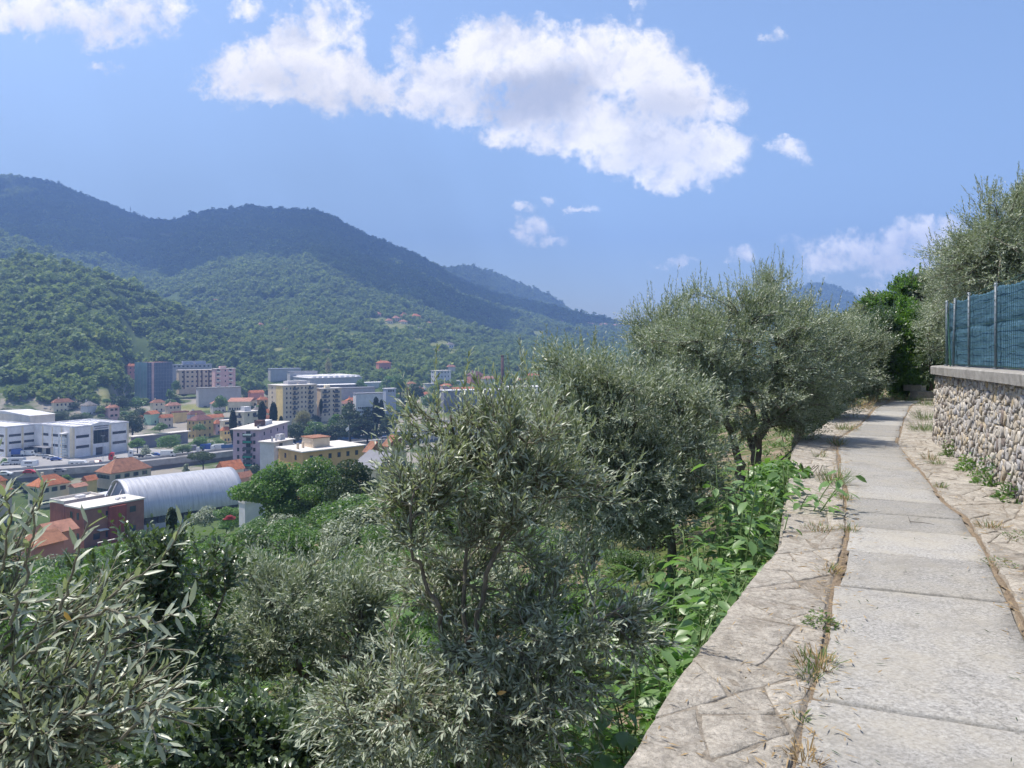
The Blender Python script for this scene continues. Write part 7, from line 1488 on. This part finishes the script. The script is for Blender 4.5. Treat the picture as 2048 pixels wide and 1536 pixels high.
# ------------------------------------------------------------------ the wooded hills: a mass of crowns, one object
def forest():
    rs = np.random.RandomState(2)
    protos = bpy.data.collections.new('forest_crowns')
    for k in range(5):
        lobes = [((.22 * rs.randn(), .22 * rs.randn(), .45 + .22 * rs.randn()), (.26, .26, .22)) for _ in range(7)] + [((0, 0, .4), (.42, .42, .38))]; n = 170
        p, q = in_lobes(rs, lobes, n, (.8, 1.0)); a = rs.randn(n, 3); nr = q + .45 * rs.randn(n, 3) + [0, 0, .25]; L = .24 * (.6 + .8 * rs.rand(n))
        V, Fc = leaf_geo(p - nrmz(a) * L[:, None] * .5, a, nr, L, L * .85, False)
        protos.objects.link(bpy.data.objects.new('crown', mesh_np('crown', V, Fc, 'forest_leaf')))
    # points thinned so that they stand a crown apart at any distance
    ys, pxs = [], []
    Y = 400.0
    while Y < 3900:
        st = 5.0 + Y * .0019 + (1.2 if Y > 1400 else 0); w0, w1 = -120, (1290 if Y < 2300 else 1800)
        n = int((w1 - w0) / F * Y / st); pxs.append(w0 + (w1 - w0) * (np.arange(n) + rs.rand(n)) / n); ys.append(Y + st * (rs.rand(n) - .5) * 1.4); Y += st * .95
    px = np.concatenate(pxs); y = np.concatenate(ys); x = (px - CX) / F * y; z = terr(x, y)
    py = HY + (EYE - z) / y * F
    valley = np.interp(px, [-200, 215, 255, 500, 520, 800, 830, 1300], [815, 808, 790, 790, 780, 790, 800, 800])
    dens = fnoise(x / 45., y / 45., 4)
    keep = (py < valley) & (rs.rand(len(px)) > meadow_at(px, py) * 1.1) & (dens > -.42) & ~((y > 2300) & (px > 1300) & (px < 1500))
    # leave out what lies behind a ridge
    lim = np.interp(px, RIDGE2[:, 0], RIDGE2[:, 1]); ok = np.ones(len(px), bool); order = np.argsort(y); best = np.full(2200, 9999.)
    for i in order:
        k = int(min(max(px[i] + 150, 0), 2199)); ok[i] = py[i] < best[k] + 22; best[k] = min(best[k], py[i])
    keep &= ok
    town = (py > 742) & (px > 245) | (py > 775); keep &= ~town | (rs.rand(len(px)) < .62)
    for c_, r_, _, _ in FOOT:
        dv = np.hypot(c_.x, c_.y); rx, ry = c_.x / dv, c_.y / dv; ax_ = (x - c_.x) * rx + (y - c_.y) * ry; lt = np.abs(-(x - c_.x) * ry + (y - c_.y) * rx)
        keep &= ~((lt < r_ + 1.5) & (ax_ < r_ + 2) & (ax_ > -r_ - 11))
    x, y, z = x[keep], y[keep], z[keep]; n = len(x); print('FOREST', n)
    hs = (3.8 + 6.0 * rs.rand(n) ** 2.0 + 2.2 * np.clip(fnoise(x / 30, y / 30, 3), -1, 1)) * (1 + y / 5000)
    hs = hs * np.where(rs.rand(n) < .12, 1.5, 1.0)
    me = bpy.data.meshes.new('forest'); me.vertices.add(n); me.vertices.foreach_set('co', np.column_stack([x, y, z - hs * .15]).astype(np.float32).ravel())
    a = me.attributes.new('size', 'FLOAT', 'POINT'); a.data.foreach_set('value', hs.astype(np.float32)); a = me.attributes.new('turn', 'FLOAT', 'POINT'); a.data.foreach_set('value', (rs.rand(n) * 6.28).astype(np.float32)); me.update()
    o = obj('forest', me); tag(o, 'dense green woods covering the hills across the valley', 'forest', None, 'stuff')
    ng = bpy.data.node_groups.new('forest_scatter', 'GeometryNodeTree'); ng.interface.new_socket('Geometry', in_out='INPUT', socket_type='NodeSocketGeometry'); ng.interface.new_socket('Geometry', in_out='OUTPUT', socket_type='NodeSocketGeometry')
    N = ng.nodes; gi = N.new('NodeGroupInput'); go = N.new('NodeGroupOutput'); ci = N.new('GeometryNodeCollectionInfo'); ci.inputs[0].default_value = protos; ci.inputs[1].default_value = True; ci.inputs[2].default_value = True
    mp = N.new('GeometryNodeMeshToPoints'); ip = N.new('GeometryNodeInstanceOnPoints'); ip.inputs['Pick Instance'].default_value = True
    def attr(nm): q = N.new('GeometryNodeInputNamedAttribute'); q.data_type = 'FLOAT'; q.inputs[0].default_value = nm; return q
    sz = attr('size'); tn = attr('turn'); cv = N.new('ShaderNodeCombineXYZ'); sc = N.new('ShaderNodeCombineXYZ'); ml = N.new('ShaderNodeMath'); ml.operation = 'MULTIPLY'; ml.inputs[1].default_value = 1.15
    l = ng.links.new; l(gi.outputs[0], mp.inputs[0]); l(mp.outputs[0], ip.inputs['Points']); l(ci.outputs[0], ip.inputs['Instance']); l(tn.outputs[0], cv.inputs[2]); l(cv.outputs[0], ip.inputs['Rotation'])
    l(sz.outputs[0], ml.inputs[0]); l(ml.outputs[0], sc.inputs[0]); l(ml.outputs[0], sc.inputs[1]); l(sz.outputs[0], sc.inputs[2]); l(sc.outputs[0], ip.inputs['Scale']); l(ip.outputs[0], go.inputs[0])
    o.modifiers.new('scatter', 'NODES').node_group = ng
forest()

# ------------------------------------------------------------------ summer haze: one even volume round everything
HAZE = 0.00035
m, T = new_mat('haze_air')
vol = T.n('ShaderNodeVolumePrincipled', {'Color': (0.29, 0.49, 1.0, 1), 'Density': HAZE, 'Anisotropy': 0.1})
o_ = T.n('ShaderNodeOutputMaterial'); T.t.links.new(vol.outputs[0], o_.inputs['Volume'])
hz = MB().box(-4900, 7600, -40, 4400, -215, 640).build('haze', 'haze_air'); tag(hz, 'thin blue summer haze filling the valley', 'haze', None, 'stuff')

# ------------------------------------------------------------------ unseen cumulus placed over the range to shade the upper slopes
def cumulus(label, c, rx, ry, rz, n, seed):
    rs = np.random.RandomState(seed); root = empty('cloud', c); tag(root, label, 'cloud')
    import bmesh
    bm = bmesh.new()
    for k in range(n):
        a = rs.rand() * 6.28; q = rs.rand() ** .6; r_ = (1.05 - .6 * q) * rx * .42 * (.7 + .6 * rs.rand())
        bmesh.ops.create_icosphere(bm, subdivisions=3, radius=1, matrix=Matrix.Translation((math.cos(a) * rx * q, math.sin(a) * ry * q, rz * .5 * rs.randn())) @ Matrix.Diagonal((r_, r_ * ry / rx * 1.3, rz * (.8 + .4 * rs.rand()), 1)))
    for v_ in bm.verts:
        f_ = 1 + .10 * float(fnoise(np.array([v_.co.x / 130 + v_.co.z / 90]), np.array([v_.co.y / 130]), 4)[0]); v_.co *= f_
    me = bpy.data.meshes.new('billows'); bm.to_mesh(me); bm.free(); me.polygons.foreach_set('use_smooth', np.ones(len(me.polygons), bool)); me.materials.append(MATS['cloud_white']); obj('billows', me, root)
m_plain('cloud_white', (0.8, 0.8, 0.8), 1.0, 0.02, 0.01)
cumulus('unseen broad white cumulus shading the left hand mountain', (-1950, 2540, 2000), 780, 620, 110, 20, 5)
cumulus('unseen smaller cumulus shading the middle mountain', (-1100, 2790, 2080), 420, 430, 90, 11, 8)
cumulus('unseen long cumulus shading the saddle of the range', (-1600, 2220, 1980), 620, 330, 100, 16, 12)
cumulus('unseen cumulus shading the right shoulder of the range', (-720, 2590, 2050), 330, 330, 90, 10, 14)
cumulus('unseen small cumulus shading the lower middle slope', (-1180, 2060, 1990), 430, 290, 90, 12, 21)
cumulus('unseen cumulus shading the lower left slope', (-1850, 2060, 1990), 430, 260, 90, 12, 22)
